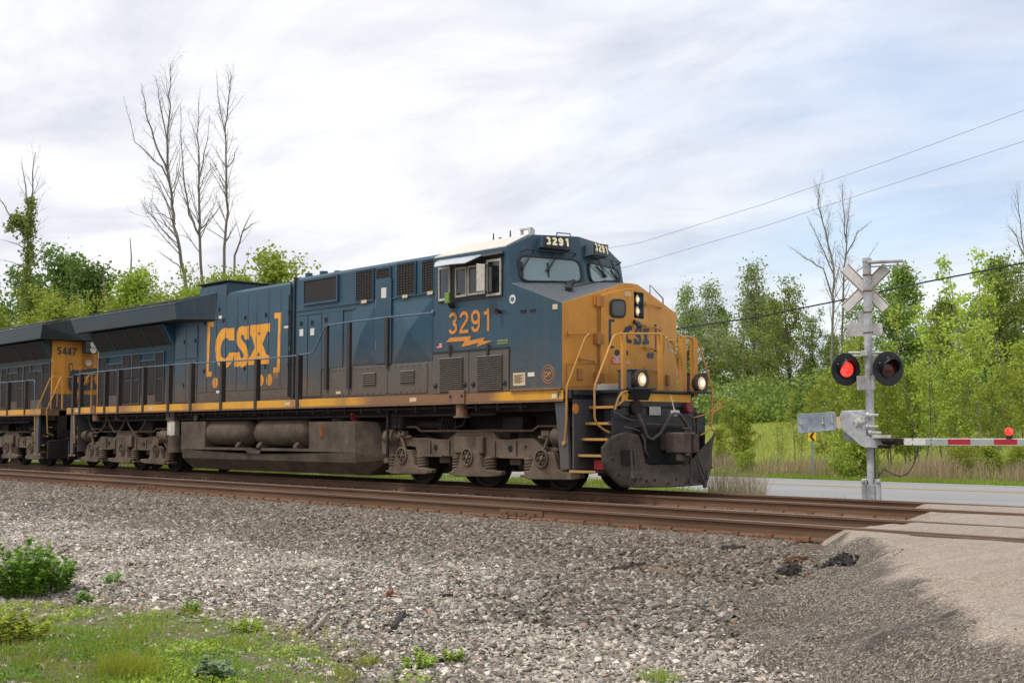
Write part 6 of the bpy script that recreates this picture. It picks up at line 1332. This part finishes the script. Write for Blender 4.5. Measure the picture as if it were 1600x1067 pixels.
put2(Y1, 1160, 47, 612, 'leafy yellow-green sapling alone in the field right of the snow plow'); put2(Y3, 1218, 46, 640, 'thin sparse sapling just left of the counterweight plate'); put2(Y3, 1247, 47, 612, 'thin sapling behind the chevron sign'); put2(Y1, 1130, 52, 655, 'small sapling beside the raised yellow uncoupling lever')
put2(Y2, 1330, 45, 520, 'bushy bright sapling behind the gate machine'); put2(Y2, 1300, 52, 560, 'bushy bright sapling left of the lit red lamp'); put2(Y2, 1385, 46, 500, 'bright green sapling behind the unlit lamp'); put2(Y1, 1420, 48, 545, 'bright sapling in the gap right of the mast'); put2(Y3, 1441, 45, 470, 'tall nearly bare sapling left of the gate stripes'); put2(Y3, 1478, 46, 452, 'tall nearly bare sapling above the first red stripe'); put2(Y2, 1495, 44, 505, 'bright sapling above the first red gate stripe'); put2(Y3, 1520, 56, 378, 'tallest thin tree at right with sparse yellow leaves'); put2(Y2, 1545, 43, 560, 'bright sapling left of the red gate lamp'); put2(Y2, 1590, 45, 520, 'bright sapling above the red gate lamp'); put2(Y1, 1630, 44, 500, 'bright sapling at the right picture edge'); put2(Y2, 1455, 58, 560, 'bright sapling behind the bare pair'); put2(Y3, 1600, 50, 430, 'thin sparse tree at the right picture edge')
for px, dpt, top, lab_ in ((1335, 41, 640, 'dark twiggy shrub behind the mast foot'), (1500, 40, 690, 'green shrub below the first red gate stripe'), (1545, 40, 685, 'green shrub below the red gate lamp'), (1590, 40, 690, 'green shrub at the end of the visible gate arm'), (1630, 40, 690, 'green shrub beyond the right picture edge'), (1165, 45, 700, 'low shrub at the foot of the lone sapling')):
    put2(Y4, px, dpt, top, lab_, 'shrub', 'shrubs on the far road verge')
# tall dead trees: trunks surveyed from the photo, twigs grown
def traced(name, trunks, depth, seed, label, leaf=None, nb=14, blen=.16, first=.3, sub=4, twig=3, rpx=3.4, grp=None, ang=38, leaf_kw=None):
    """each trunk is a list of (px,py[,radius px]); it gets its own depth wobble and a real thickness"""
    r = np.random.default_rng(seed); b0 = at_depth(trunks[0][0][0], trunks[0][0][1], depth); base = np.array([b0[0], b0[1], float(gz(b0[0], b0[1]))]); root = empty(name, tuple(base)); mb = MB(); tips = []; first_trunk = True
    for tr_ in trunks:
        off = r.normal(0, .5); pts = []; n = len(tr_)
        for i, p in enumerate(tr_): pts.append(np.array(at_depth(p[0], p[1], depth+off*i/n+r.normal(0, .12)*(i > 0)))-base)
        if first_trunk: pts = [np.array([0, 0, -.3])]+pts if pts[0][2] > .2 else pts; first_trunk = False
        H_ = np.linalg.norm(pts[-1]-pts[0]); r0 = tr_[0][2] if len(tr_[0]) > 2 else rpx; r0 = r0/FPX*depth
        full = []
        for i in range(len(pts)-1):
            for k_ in range(3): full.append(pts[i]+(pts[i+1]-pts[i])*k_/3+r.normal(0, .03, 3))
        full.append(pts[-1]); branches(r, mb, full, r0*.70, H_, first, int(nb*(.5+H_/14)), blen, ang, sub, twig, tips, .07, .14, 6, .07)
    mb.build('trunk', M['bark_grey'], root)
    if leaf: leaves('foliage', r, leaf_kw['sites'](r, base), leaf_kw['per'], leaf_kw['spread'], leaf_kw['size'], M[leaf], root)
    return tag(root, label, 'tree', grp)
G1 = 'dead trees behind the train'
traced('dead_tree', [[(297,470,5),(288,430,4.6),(276,370,4.2),(270,320,3.8),(262,265,3.2),(262,200,2.4),(265,150,1.6),(267,100,.9)], [(263,268,2.6),(245,230,2),(232,190,1.6),(224,150,1.1),(222,132,.8)], [(265,285,2.2),(252,260,1.8),(235,245,1.3),(212,222,.9),(193,152,.6)], [(264,240,2.0),(252,170,1.4),(243,120,.8)], [(286,420,1.6),(262,402,1.3),(246,392,.9)], [(276,350,1.4),(255,335,1.1),(235,330,.7)]], 62, 31, 'tall bare dead tree leaning left, with upswept grey limbs, left of its cluster', nb=20, blen=.13, grp=G1)
traced('dead_tree', [[(318,480,4.2),(312,380,3.8),(311,330,3.0),(311,270,2.3),(309,210,1.6),(310,160,.9)], [(312,372,2.8),(296,335,2.3),(288,290,1.8),(284,230,1.4),(282,165,.8)], [(311,290,1.8),(320,240,1.4),(328,180,.8)], [(312,360,1.8),(330,340,1.3),(345,320,.8)], [(306,350,1.6),(290,315,1.3),(276,270,.9)]], 64, 32, 'bare dead tree with many thin upright stems in the middle of its cluster', nb=19, blen=.13, grp=G1)
traced('dead_tree', [[(348,480,4.2),(351,390,3.8),(354,330,3.2),(354,270,2.6),(352,200,1.9),(358,150,1.2),(362,118,.8)], [(352,215,1.6),(343,170,1.1),(338,112,.7)], [(356,262,1.4),(368,240,1.0),(372,228,.7)], [(352,380,1.8),(364,355,1.2)]], 61, 33, 'straight slender dead tree on the right of its cluster', nb=22, blen=.10, grp=G1)
traced('dead_tree', [[(365,480,4.2),(366,400,3.6),(378,365,3.2),(396,329,2.8)], [(380,362,1.8),(392,352,1.3),(407,345,.9)]], 60, 34, 'short broken dead tree with a forked snapped stem', nb=3, blen=.2, sub=2, twig=1, grp=G1)
def ivy(r, base):
    pts = []
    for i in range(520):
        t_ = r.uniform(0, 1); px = 42+(48-42)*t_+r.normal(0, 4.5)*(1.25-.7*t_); py = 500-190*t_; pts.append(np.array(at_depth(px, py, 58+r.normal(0, .25)))-base)
    for i in range(160): t_ = r.uniform(0, 1); pts.append(np.array(at_depth(42-28*t_+r.normal(0, 4), 365-25*math.sin(3*t_)+r.normal(0, 5), 58+r.normal(0, .25)))-base)
    return pts
traced('leafy_stem_tree', [[(42,510,4.2),(42,440,3.8),(43,360,3.2),(50,310,2.2),(52,270,1.5),(56,238,.8)], [(42,360,2.4),(30,350,2),(16,340,1.6),(0,310,1.2),(-8,280,.8)], [(46,345,2.2),(39,290,1.5),(34,245,.8)], [(40,390,1.4),(20,380,1.1),(0,375,.7)], [(40,420,1.2),(18,410,.9),(-4,405,.6)]], 58, 35, 'tall tree at far left, bare-topped, its trunk sleeved in small leaves', nb=10, blen=.12, leaf='leaf_mid', leaf_kw=dict(sites=ivy, per=5, spread=.10, size=.10))
G2 = 'bare trees of the right-hand wood'
traced('dead_tree', [[(1306,640,4),(1300,560,3.5),(1302,480,3),(1303,420,2.5),(1290,360,2.0),(1278,320,1.4),(1280,288,.8)], [(1318,600,3),(1316,520,2.8),(1318,440,2.4),(1322,380,1.9),(1318,330,1.4),(1316,290,.8)], [(1302,470,2),(1286,420,1.7),(1262,405,1.2),(1232,385,.8)], [(1322,400,1.6),(1340,365,1.2),(1362,345,.8)], [(1303,430,1.6),(1278,375,1.2),(1262,340,.8)], [(1330,300,.8),(1325,340,1.2),(1322,380,1.6)][::-1], [(1318,440,1.3),(1345,420,1.0),(1372,380,.7)]], 88, 41, 'bare twin-trunked grey tree behind the crossing mast', nb=22, blen=.14, first=.3, sub=5, twig=4, grp=G2)
traced('dead_tree', [[(1612,560,3),(1606,430,2.6),(1598,380,2.2),(1592,330,1.6),(1588,296,.8)], [(1600,400,1.6),(1588,370,1.2),(1576,352,.8)]], 80, 42, 'bare grey tree at the very right picture edge', nb=12, blen=.14, grp=G2)
for px, top, lab_, seed in ((203, 372, 'taller bare broken pole-like snag behind the trailing locomotive', 51), (162, 412, 'shorter bare broken pole-like snag behind the trailing locomotive', 52)):
    traced('snag', [[(px+2,520,6.0),(px+1,450,5.4),(px,top,4.6)]], 66, seed, lab_, nb=3, blen=.05, sub=1, twig=0, grp='snags behind the trailing locomotive')
# green trees on the left, behind the train
E1 = make_tree('maple_tree', 61, 9, .16, 'leaf_dark', 12, .26, .125, first=.1, nb=28, blen=.36, ang=58, sub=5, twig=2); E2 = make_tree('young_tree', 62, 9, .08, 'leaf_bright', 4, .16, .10, first=.15, nb=20, blen=.30, ang=48, sub=4, twig=2, forks=3); E3 = make_tree('bushy_tree', 63, 8, .12, 'leaf_bright', 9, .24, .095, first=.1, nb=26, blen=.34, ang=52, sub=6, twig=2, forks=2)
HB.update({E1.name: 9.3, E2.name: 9.4, E3.name: 8.3})
G3 = 'green trees behind the train'
put2(E1, 78, 70, 398, 'deep green maple behind the tall leafy-stemmed tree', 'tree', G3); put2(E1, 20, 74, 430, 'deep green maple at the left picture edge', 'tree', G3); put2(E2, 195, 60, 395, 'sparse young tree with pale new leaves around the two snags', 'tree', G3); put2(E2, 235, 63, 415, 'sparse young tree between the snags and the dead cluster', 'tree', G3); put2(E2, 135, 56, 440, 'pale young tree right of the maple', 'tree', G3)
put2(E3, 345, 54, 382, 'bright bushy tree at the foot of the dead cluster', 'tree', G3); put2(E3, 305, 56, 412, 'bright bushy tree left of the dead cluster foot', 'tree', G3); put2(E3, 415, 58, 418, 'small bright tree above the engine hood, right of the dead cluster', 'tree', G3); put2(E3, 95, 52, 455, 'bright low tree above the trailing locomotive roof', 'tree', G3); put2(E3, 20, 50, 455, 'bright low tree at the left edge above the trailing locomotive', 'tree', G3); put2(E3, 260, 58, 455, 'bright low tree above the radiator wing', 'tree', G3); put2(E3, 165, 54, 462, 'bright low tree over the gap between the two locomotives', 'tree', G3)

for px, dp_, tp_, pr, lb in ((230, 61, 432, E2, 'sparse young tree close to the right of the taller snag'), (282, 58, 438, E3, 'bright bushy tree below the leaning dead tree'), (322, 57, 398, E3, 'bright bushy tree before the many-stemmed dead tree'), (385, 57, 402, E3, 'bright bushy tree around the broken forked dead tree'), (438, 60, 436, E2, 'small airy tree at the right end of the foliage behind the engine'), (112, 66, 412, E1, 'deep green tree between the maple and the snags'), (150, 58, 428, E2, 'airy pale tree before the shorter snag'), (48, 64, 436, E3, 'bright bushy tree at the foot of the leafy-stemmed tree')):
    put2(pr, px, dp_, tp_, lb, 'tree', G3)
# ---- field grass, brown weeds, verge and foreground plants
def blades(name, P, h, wd, mat, seed, lean=.35, n_seg=1, parent=None):
    r = np.random.default_rng(seed); n = len(P); h = np.broadcast_to(h, n)*r.uniform(.6, 1.25, n); a = r.uniform(0, 6.283, n); ln = np.abs(r.normal(0, lean, n)); b = r.uniform(0, 6.283, n)
    side = np.stack([np.cos(a), np.sin(a), 0*a], -1)*(np.broadcast_to(wd, n)*.5)[:, None]; ld = np.stack([np.cos(b)*ln, np.sin(b)*ln, np.ones(n)], -1); ld /= np.linalg.norm(ld, axis=1)[:, None]
    mid = P+ld*h[:, None]*.55; tip = P+ld*h[:, None]*.95+np.stack([np.cos(b), np.sin(b), -.25*np.ones(n)], -1)*(ln*h*.35)[:, None]
    V = np.stack([P-side, P+side, mid+side*.8, tip+side*.15, tip-side*.15, mid-side*.8], 1).reshape(-1, 3); k_ = np.arange(n)[:, None]*6
    F = np.concatenate([k_+np.array([[0,1,2,5]]), k_+np.array([[5,2,3,4]])]); return raw_mesh(name, V, F, mat, parent)
def strip(n, pxa, pxb, da, db, seed):
    r = np.random.default_rng(seed); px = r.uniform(pxa, pxb, n); d_ = r.uniform(da, db, n); Q = np.array([at_depth(a, 690, b) for a, b in zip(px, d_)]); Q[:, 2] = gz(Q[:, 0], Q[:, 1]); return Q
r = np.random.default_rng(77)
def belt(n, x0, x1, o0, o1, seed):
    r = np.random.default_rng(seed); x = r.uniform(x0, x1, n); y = roadc(x)+r.uniform(o0, o1, n); return np.stack([x, y, gz(x, y)], -1)
stuff(blades('verge_grass', belt(16000, -26, 6, 4.55, 6.0, 1), .17, .02, M['grass'], 2))
Q = belt(18000, -28, 8, 6.2, 9.5, 3); hh = .58+.33*vnoise(Q[:, 0], Q[:, 1], 1.6, 40)+.2*vnoise(Q[:, 0], Q[:, 1], .5, 41); stuff(blades('dry_weeds', Q, np.clip(hh, .25, 1.5), .016, M['dry'], 4, .22))
Q = belt(9000, -28, 8, 6.2, 12, 5); stuff(blades('field_weeds', Q, .45, .02, M['field'], 6))
Q = strip(42000, 1040, 1640, 44, 112, 7); stuff(blades('field_grass', Q, .42+.12*vnoise(Q[:, 0], Q[:, 1], 6, 42), .06, M['field'], 8, .4))
# grass and weeds just beyond the train's track
n = 22000; x = r.uniform(-34, 1.5, n); y = r.uniform(2.7, 6.5, n); k_ = vnoise(x, y, 1.3, 43)+.5*vnoise(x, y, .4, 44) > -.35+.6*sstep(-4, 1, x); Q = np.stack([x, y, gz(x, y)], -1)[k_]; stuff(blades('track_grass', Q, .13, .012, M['grass'], 9))
n = 750; px_ = r.uniform(1108, 1195, n); Q = np.array([at_depth(a, 760, d_) for a, d_ in zip(px_, r.uniform(23.2, 25.5, n))]); Q[:, 2] = gz(Q[:, 0], Q[:, 1])-.02; stuff(blades('dry_weeds', Q, .86, .007, M['dry'], 10, .25)); stuff(blades('track_grass', Q[:420], .40, .012, M['grass'], 11, .35))
Q = np.array([at_depth(r.normal(1310, 9), 770, r.uniform(22.5, 23.5)) for i in range(120)]); Q[:, 2] = gz(Q[:, 0], Q[:, 1]); stuff(blades('track_grass', Q, .42, .012, M['grass'], 12, .3))
# foreground ground cover in the weedy patch
n = 150000; x = r.uniform(-1, 12, n); y = r.uniform(-15, -10.2, n); P = np.stack([x, y, gz(x, y)], -1); P = P[visible(P, 120)]; x, y = P[:, 0], P[:, 1]
den = weedy(x, y)*.9+vnoise(x, y, .8, 45)*.45+vnoise(x, y, .25, 46)*.45; P = P[den > r.uniform(.05, 1.9, len(P))]
tall = np.clip(vnoise(P[:, 0], P[:, 1], .5, 47), 0, 1); P1 = P[r.uniform(0, 1, len(P)) < .5]
stuff(blades('ground_cover', P1, .055+.07*np.clip(vnoise(P1[:, 0], P1[:, 1], .5, 47), 0, 1), .006, M['grass'], 13, .6))
sel = P[r.uniform(0, 1, len(P)) < .5]; sel = sel[vnoise(sel[:, 0], sel[:, 1], .45, 48) > -.2]; stuff(leaves('ground_cover', r, sel+np.array([0, 0, .03]), 2, .014, .017, M['leaf_weed'], None))
sel = P[vnoise(P[:, 0], P[:, 1], .55, 49) > .2]; sel = sel[r.uniform(0, 1, len(sel)) < .5]; stuff(leaves('ground_cover', r, sel+np.array([0, 0, .045]), 2, .018, .018, M['leaf_lime'], None))
n = 9000; x = r.uniform(1.5, 9.5, n); y = r.uniform(-14, -10.6, n); P2 = np.stack([x, y, gz(x, y)], -1); k_ = (weedy(x, y) > -.25) & (vnoise(x, y, .7, 51) > .05); P2 = P2[k_]; P2 = P2[visible(P2, 60)]; stuff(blades('dry_litter', P2, .085, .004, M['dry'], 14, 1.1))
n = 5200; x = r.uniform(3, 11, n); y = r.uniform(-14.2, -10.4, n); P2 = np.stack([x, y, gz(x, y)], -1); k_ = (weedy(x, y) > -.1) & (vnoise(x, y, .4, 52) > .25); P2 = P2[k_]; stuff(blades('ground_cover', P2, .15, .007, M['grass_lime'], 15, .45))
def onground(px, py):
    d_ = ray(px, py); T_ = np.linspace(3, 45, 4201); Q = CAM+d_*T_[:, None]; below = Q[:, 2] < gz(Q[:, 0], Q[:, 1]); return Q[np.argmax(below)]
def mugwort(name, seed, H, W, nst, mat, label, px, py, lsz=.055, cat='weed', stems='leaf_weed', per=11):
    """upright leafy stems with lobed leaves in whorls, each leaf a five-lobed blade"""
    r = np.random.default_rng(seed); root = empty(name, tuple(onground(px, py))); sm_ = MB(); V = []; F = []
    for s_ in range(nst):
        a = r.uniform(0, 6.283); rad = W*math.sqrt(r.uniform(0, 1)); p = np.array([math.cos(a)*rad*.55, math.sin(a)*rad*.55, 0]); h_ = H*(1-.45*(rad/W)**2)*r.uniform(.75, 1.08); st_ = wander(r, p, (math.cos(a)*rad/W*.55, math.sin(a)*rad/W*.55, 1), h_, 5, .07); sm_.tube(st_, .006, 4, .002)
        for k_ in range(int(per*h_/.22)+6):
            t_ = .12+.88*r.uniform(0, 1)**.75; q, d_ = along(st_, t_); az = r.uniform(0, 6.283); el = r.uniform(-.15, .65)+.5*(t_ > .9); dr = np.array([math.cos(az)*math.cos(el), math.sin(az)*math.cos(el), math.sin(el)]); sd_ = np.cross(dr, (0, 0, 1)); sd_ /= np.linalg.norm(sd_)+1e-9; up_ = np.cross(sd_, dr); L_ = lsz*r.uniform(.9, 2.0)*(1.15-.45*t_)
            lobes = [(0, 1.0, .0), (.42, .62, .85), (.42, .62, -.85), (.18, .45, 1.05), (.18, .45, -1.05)]
            for st0, ll, an in lobes:
                o_ = q+dr*L_*st0; d1 = dr*math.cos(an)+sd_*math.sin(an); s1 = np.cross(d1, up_); tip = o_+d1*L_*ll-np.array([0, 0, .18*L_*ll]); b = len(V); V += [o_, o_+d1*L_*ll*.45+s1*L_*.24, tip, o_+d1*L_*ll*.45-s1*L_*.24]; F.append([b, b+1, b+2, b+3])
    sm_.build('stem', M[stems], root); raw_mesh('foliage', V, F, M[mat], root); return tag(root, label, cat)
mugwort('weed_bush', 71, .60, .44, 70, 'leaf_weed', 'dense dark green leafy weed bush at the left edge of the gravel', 26, 934, .046)
mugwort('weed_bush', 72, .42, .30, 34, 'leaf_weed', 'smaller lobe of leafy green weeds joining the big bush on its right', 82, 925, .046)
mugwort('weed', 73, .24, .30, 30, 'leaf_lime', 'yellowish leafy weed at the left edge below the big bush', 25, 1003, .045)
mugwort('weed', 74, .17, .17, 30, 'leaf_silver', 'silvery green feathery weed at the bottom edge', 335, 1062, .036)
mugwort('weed', 75, .13, .14, 12, 'leaf_weed', 'isolated fern-like weed on the gravel right of the bush', 176, 912, .030)
mugwort('weed', 76, .13, .12, 12, 'leaf_lime', 'small red-stemmed bright weed at the gravel edge', 713, 1033, .028)
mugwort('weed', 77, .15, .18, 16, 'leaf_lime', 'bright seedling weed nearest the bottom centre', 655, 1045, .028)
mugwort('weed', 78, .10, .2, 20, 'leaf_lime', 'low spreading lime weed left of the split wood splinters', 385, 985, .028); mugwort('weed', 79, .10, .16, 14, 'leaf_weed', 'low weed between the grey plank and the bush', 130, 940, .032); mugwort('weed', 80, .12, .13, 12, 'leaf_weed', 'small weed clump on the gravel above the splinters', 298, 956, .03)
def tuft(px, py, rad, n_, h_, mat, label, seed):
    r = np.random.default_rng(seed); c_ = onground(px, py); a = r.uniform(0, 6.283, n_); q = rad*np.sqrt(r.uniform(0, 1, n_)); P = np.stack([np.cos(a)*q, np.sin(a)*q, 0*a-.01], -1); o = blades('grass_tuft', P, h_, .006, M[mat], seed, .5); o.location = c_; return tag(o, label, 'grass tuft')
tuft(205, 1056, .24, 420, .20, 'grass_lime', 'tall yellow-green grass tuft left of the silvery weed', 81); tuft(1030, 1064, .15, 160, .11, 'grass', 'bright green grass tuft at the bottom edge right of centre', 82); tuft(540, 1060, .12, 90, .12, 'grass', 'broad green grass tuft at the bottom edge left of the seedling weed', 83); tuft(575, 1040, .10, 90, .12, 'grass_lime', 'slim lime grass tuft above the bottom edge', 84); tuft(60, 1040, .22, 200, .09, 'grass', 'short grass tuft in the lower left corner', 85); tuft(360, 1010, .2, 160, .09, 'grass_lime', 'short lime grass tuft in the middle of the weedy patch', 86); tuft(300, 960, .12, 110, .10, 'grass', 'grass tuft on the gravel edge above the weedy patch', 87)
# debris on the gravel
def splinter(name, A_, B_, wid, thick, mat, label, cat, seed, lift=.012):
    r = np.random.default_rng(seed); a, b = onground(*A_), onground(*B_); d_ = b-a; l_ = np.linalg.norm(d_); d_ /= l_; s_ = np.cross((0, 0, 1), d_); s_ /= np.linalg.norm(s_); n = 9; V = []; F = []
    for i in range(n):
        t_ = i/(n-1); w_ = wid*(.35+.65*math.sin(math.pi*min(1, .12+t_*.8)))*r.uniform(.75, 1.15); h_ = thick*r.uniform(.6, 1.2); c_ = a+d_*l_*t_+np.array([0, 0, lift+thick*.4]); V += [c_-s_*w_*.5-(0, 0, h_*.5), c_+s_*w_*.5-(0, 0, h_*.5), c_+s_*w_*.4+(0, 0, h_*.5), c_-s_*w_*.3+(0, 0, h_*.6)]
    for i in range(n-1):
        for k_ in range(4): F.append([i*4+k_, i*4+(k_+1) % 4, i*4+4+(k_+1) % 4, i*4+4+k_])
    m = MB(); m.add(V, F+[[3, 2, 1, 0], [4*n-4, 4*n-3, 4*n-2, 4*n-1]]); return tag(m.build(name, M[mat], None), label, cat)
splinter('wood_splinter', (467,994), (496,966), .05, .03, 'wood', 'split pale wood splinter on the weed edge, left one of the pair', 'wood', 1); splinter('wood_splinter', (488,990), (511,964), .045, .03, 'woodgrey', 'split grey wood splinter on the weed edge, right one of the pair', 'wood', 2); splinter('bark_piece', (613,986), (632,960), .075, .035, 'wooddark', 'dark bark piece lying on the gravel right of the splinters', 'wood', 3); splinter('stick', (687,934), (708,934), .04, .035, 'wooddark', 'short dark stick on the gravel in the picture middle', 'wood', 4); splinter('stick', (888,914), (935,913), .05, .03, 'wood', 'thin brown stick on the stones left of the burnt timber', 'wood', 5); splinter('timber_scrap', (955,893), (1008,885), .07, .04, 'wooddark', 'burnt black timber scrap on the stones below the rails', 'wood', 6); splinter('timber_scrap', (1015,893), (1060,900), .10, .05, 'wood', 'rotten brown timber scrap right of the burnt one', 'wood', 7); splinter('timber_scrap', (1128,861), (1166,859), .08, .05, 'wooddark', 'charred tie chunk on the ballast near the crossing', 'wood', 8)
splinter('plank', (60,970), (118,960), .07, .03, 'woodgrey', 'weathered grey plank in dry stalks below the bush', 'wood', 9); splinter('plank', (285,973), (322,972), .05, .02, 'woodgrey', 'small pale plank in the weeds left of the splinters', 'wood', 10); splinter('iron_scrap', (812,892), (830,888), .03, .02, 'rustbit', 'rusty iron scrap on the gravel left of the sticks', 'scrap', 11); splinter('iron_scrap', (605,934), (614,930), .05, .05, 'rustbit', 'small rusty lump on the gravel above the bark piece', 'scrap', 12); splinter('iron_scrap', (1266,1020), (1284,1010), .06, .06, 'rustbit', 'reddish lump among the coarse stones by the road shoulder', 'scrap', 13); splinter('stick', (1310,985), (1322,1000), .02, .02, 'woodgrey', 'pale thin stick at the foot of the road shoulder', 'wood', 14)
M['asph_lump'] = simple('broken_asphalt', (.050, .044, .040), .95, .5, 25, 0, .6); M['soil'] = simple('reddish_soil', (.16,.085,.05), .95, .35, 15, 0, .5)
def lump(name, px, py, sx, sy, sz, mat, label, seed, cat='debris'):
    r = np.random.default_rng(seed); c_ = onground(px, py); bm_ = bmesh.new(); bmesh.ops.create_icosphere(bm_, subdivisions=4, radius=1)
    for v in bm_.verts:
        n_ = mnoise.noise(Vector(v.co)*1.6+Vector((seed, 0, 0)))*.35+mnoise.noise(Vector(v.co)*4+Vector((0, seed, 0)))*.25+mnoise.noise(Vector(v.co)*11)*.2; v.co *= .85*(1+n_); v.co = Vector((v.co.x*sx, v.co.y*sy, max(v.co.z, -.3)*sz))
    bm_.verts.ensure_lookup_table(); vs = [np.array(v.co) for v in bm_.verts if v.co.z > -.1*sz]
    base = np.array([(-1,-1,-1),(1,-1,-1),(1,1,-1),(-1,1,-1),(-1,-1,1),(1,-1,1),(1,1,1),(-1,1,1)])*.5
    for k_ in range(int(260*min(1, sx*5))):
        p = vs[r.integers(len(vs))]*r.uniform(.95, 1.35); p[2] = max(-.12*sz, p[2]*r.uniform(.5, 1.05)); q = [bm_.verts.new(Vector(p+(c2*(1+r.uniform(-.5, .4, 3)))*r.uniform(.02, .05))) for c2 in base]
        for f_ in ((3,2,1,0),(4,5,6,7),(0,1,5,4),(1,2,6,5),(2,3,7,6),(3,0,4,7)): bm_.faces.new([q[w2] for w2 in f_])
    me = bpy.data.meshes.new(name); bm_.to_mesh(me); bm_.free(); me.materials.append(M[mat]); o = bpy.data.objects.new(name, me); COL.objects.link(o); o.location = c_; return tag(o, label, cat)
lump('asphalt_lump', 1322, 905, .24, .20, .22, 'asph_lump', 'black crumbled asphalt lump in the shoulder slope of the crossing road', 1); lump('soil_clod', 1285, 912, .18, .15, .11, 'soil', 'reddish soil clod left of the asphalt lump', 2); lump('asphalt_lump', 1396, 893, .12, .12, .08, 'asph_lump', 'small dark asphalt lump on the road edge', 3); lump('asphalt_lump', 1236, 895, .11, .1, .07, 'asph_lump', 'small dark lump among the stones left of the soil clod', 4); lump('asphalt_lump', 1335, 935, .14, .1, .07, 'asph_lump', 'flat dark crumbs below the big asphalt lump', 5); lump('rusty_clod', 1245, 878, .10, .08, .05, 'soil', 'rust-coloured clod on the stones by the nearest rail end', 6)
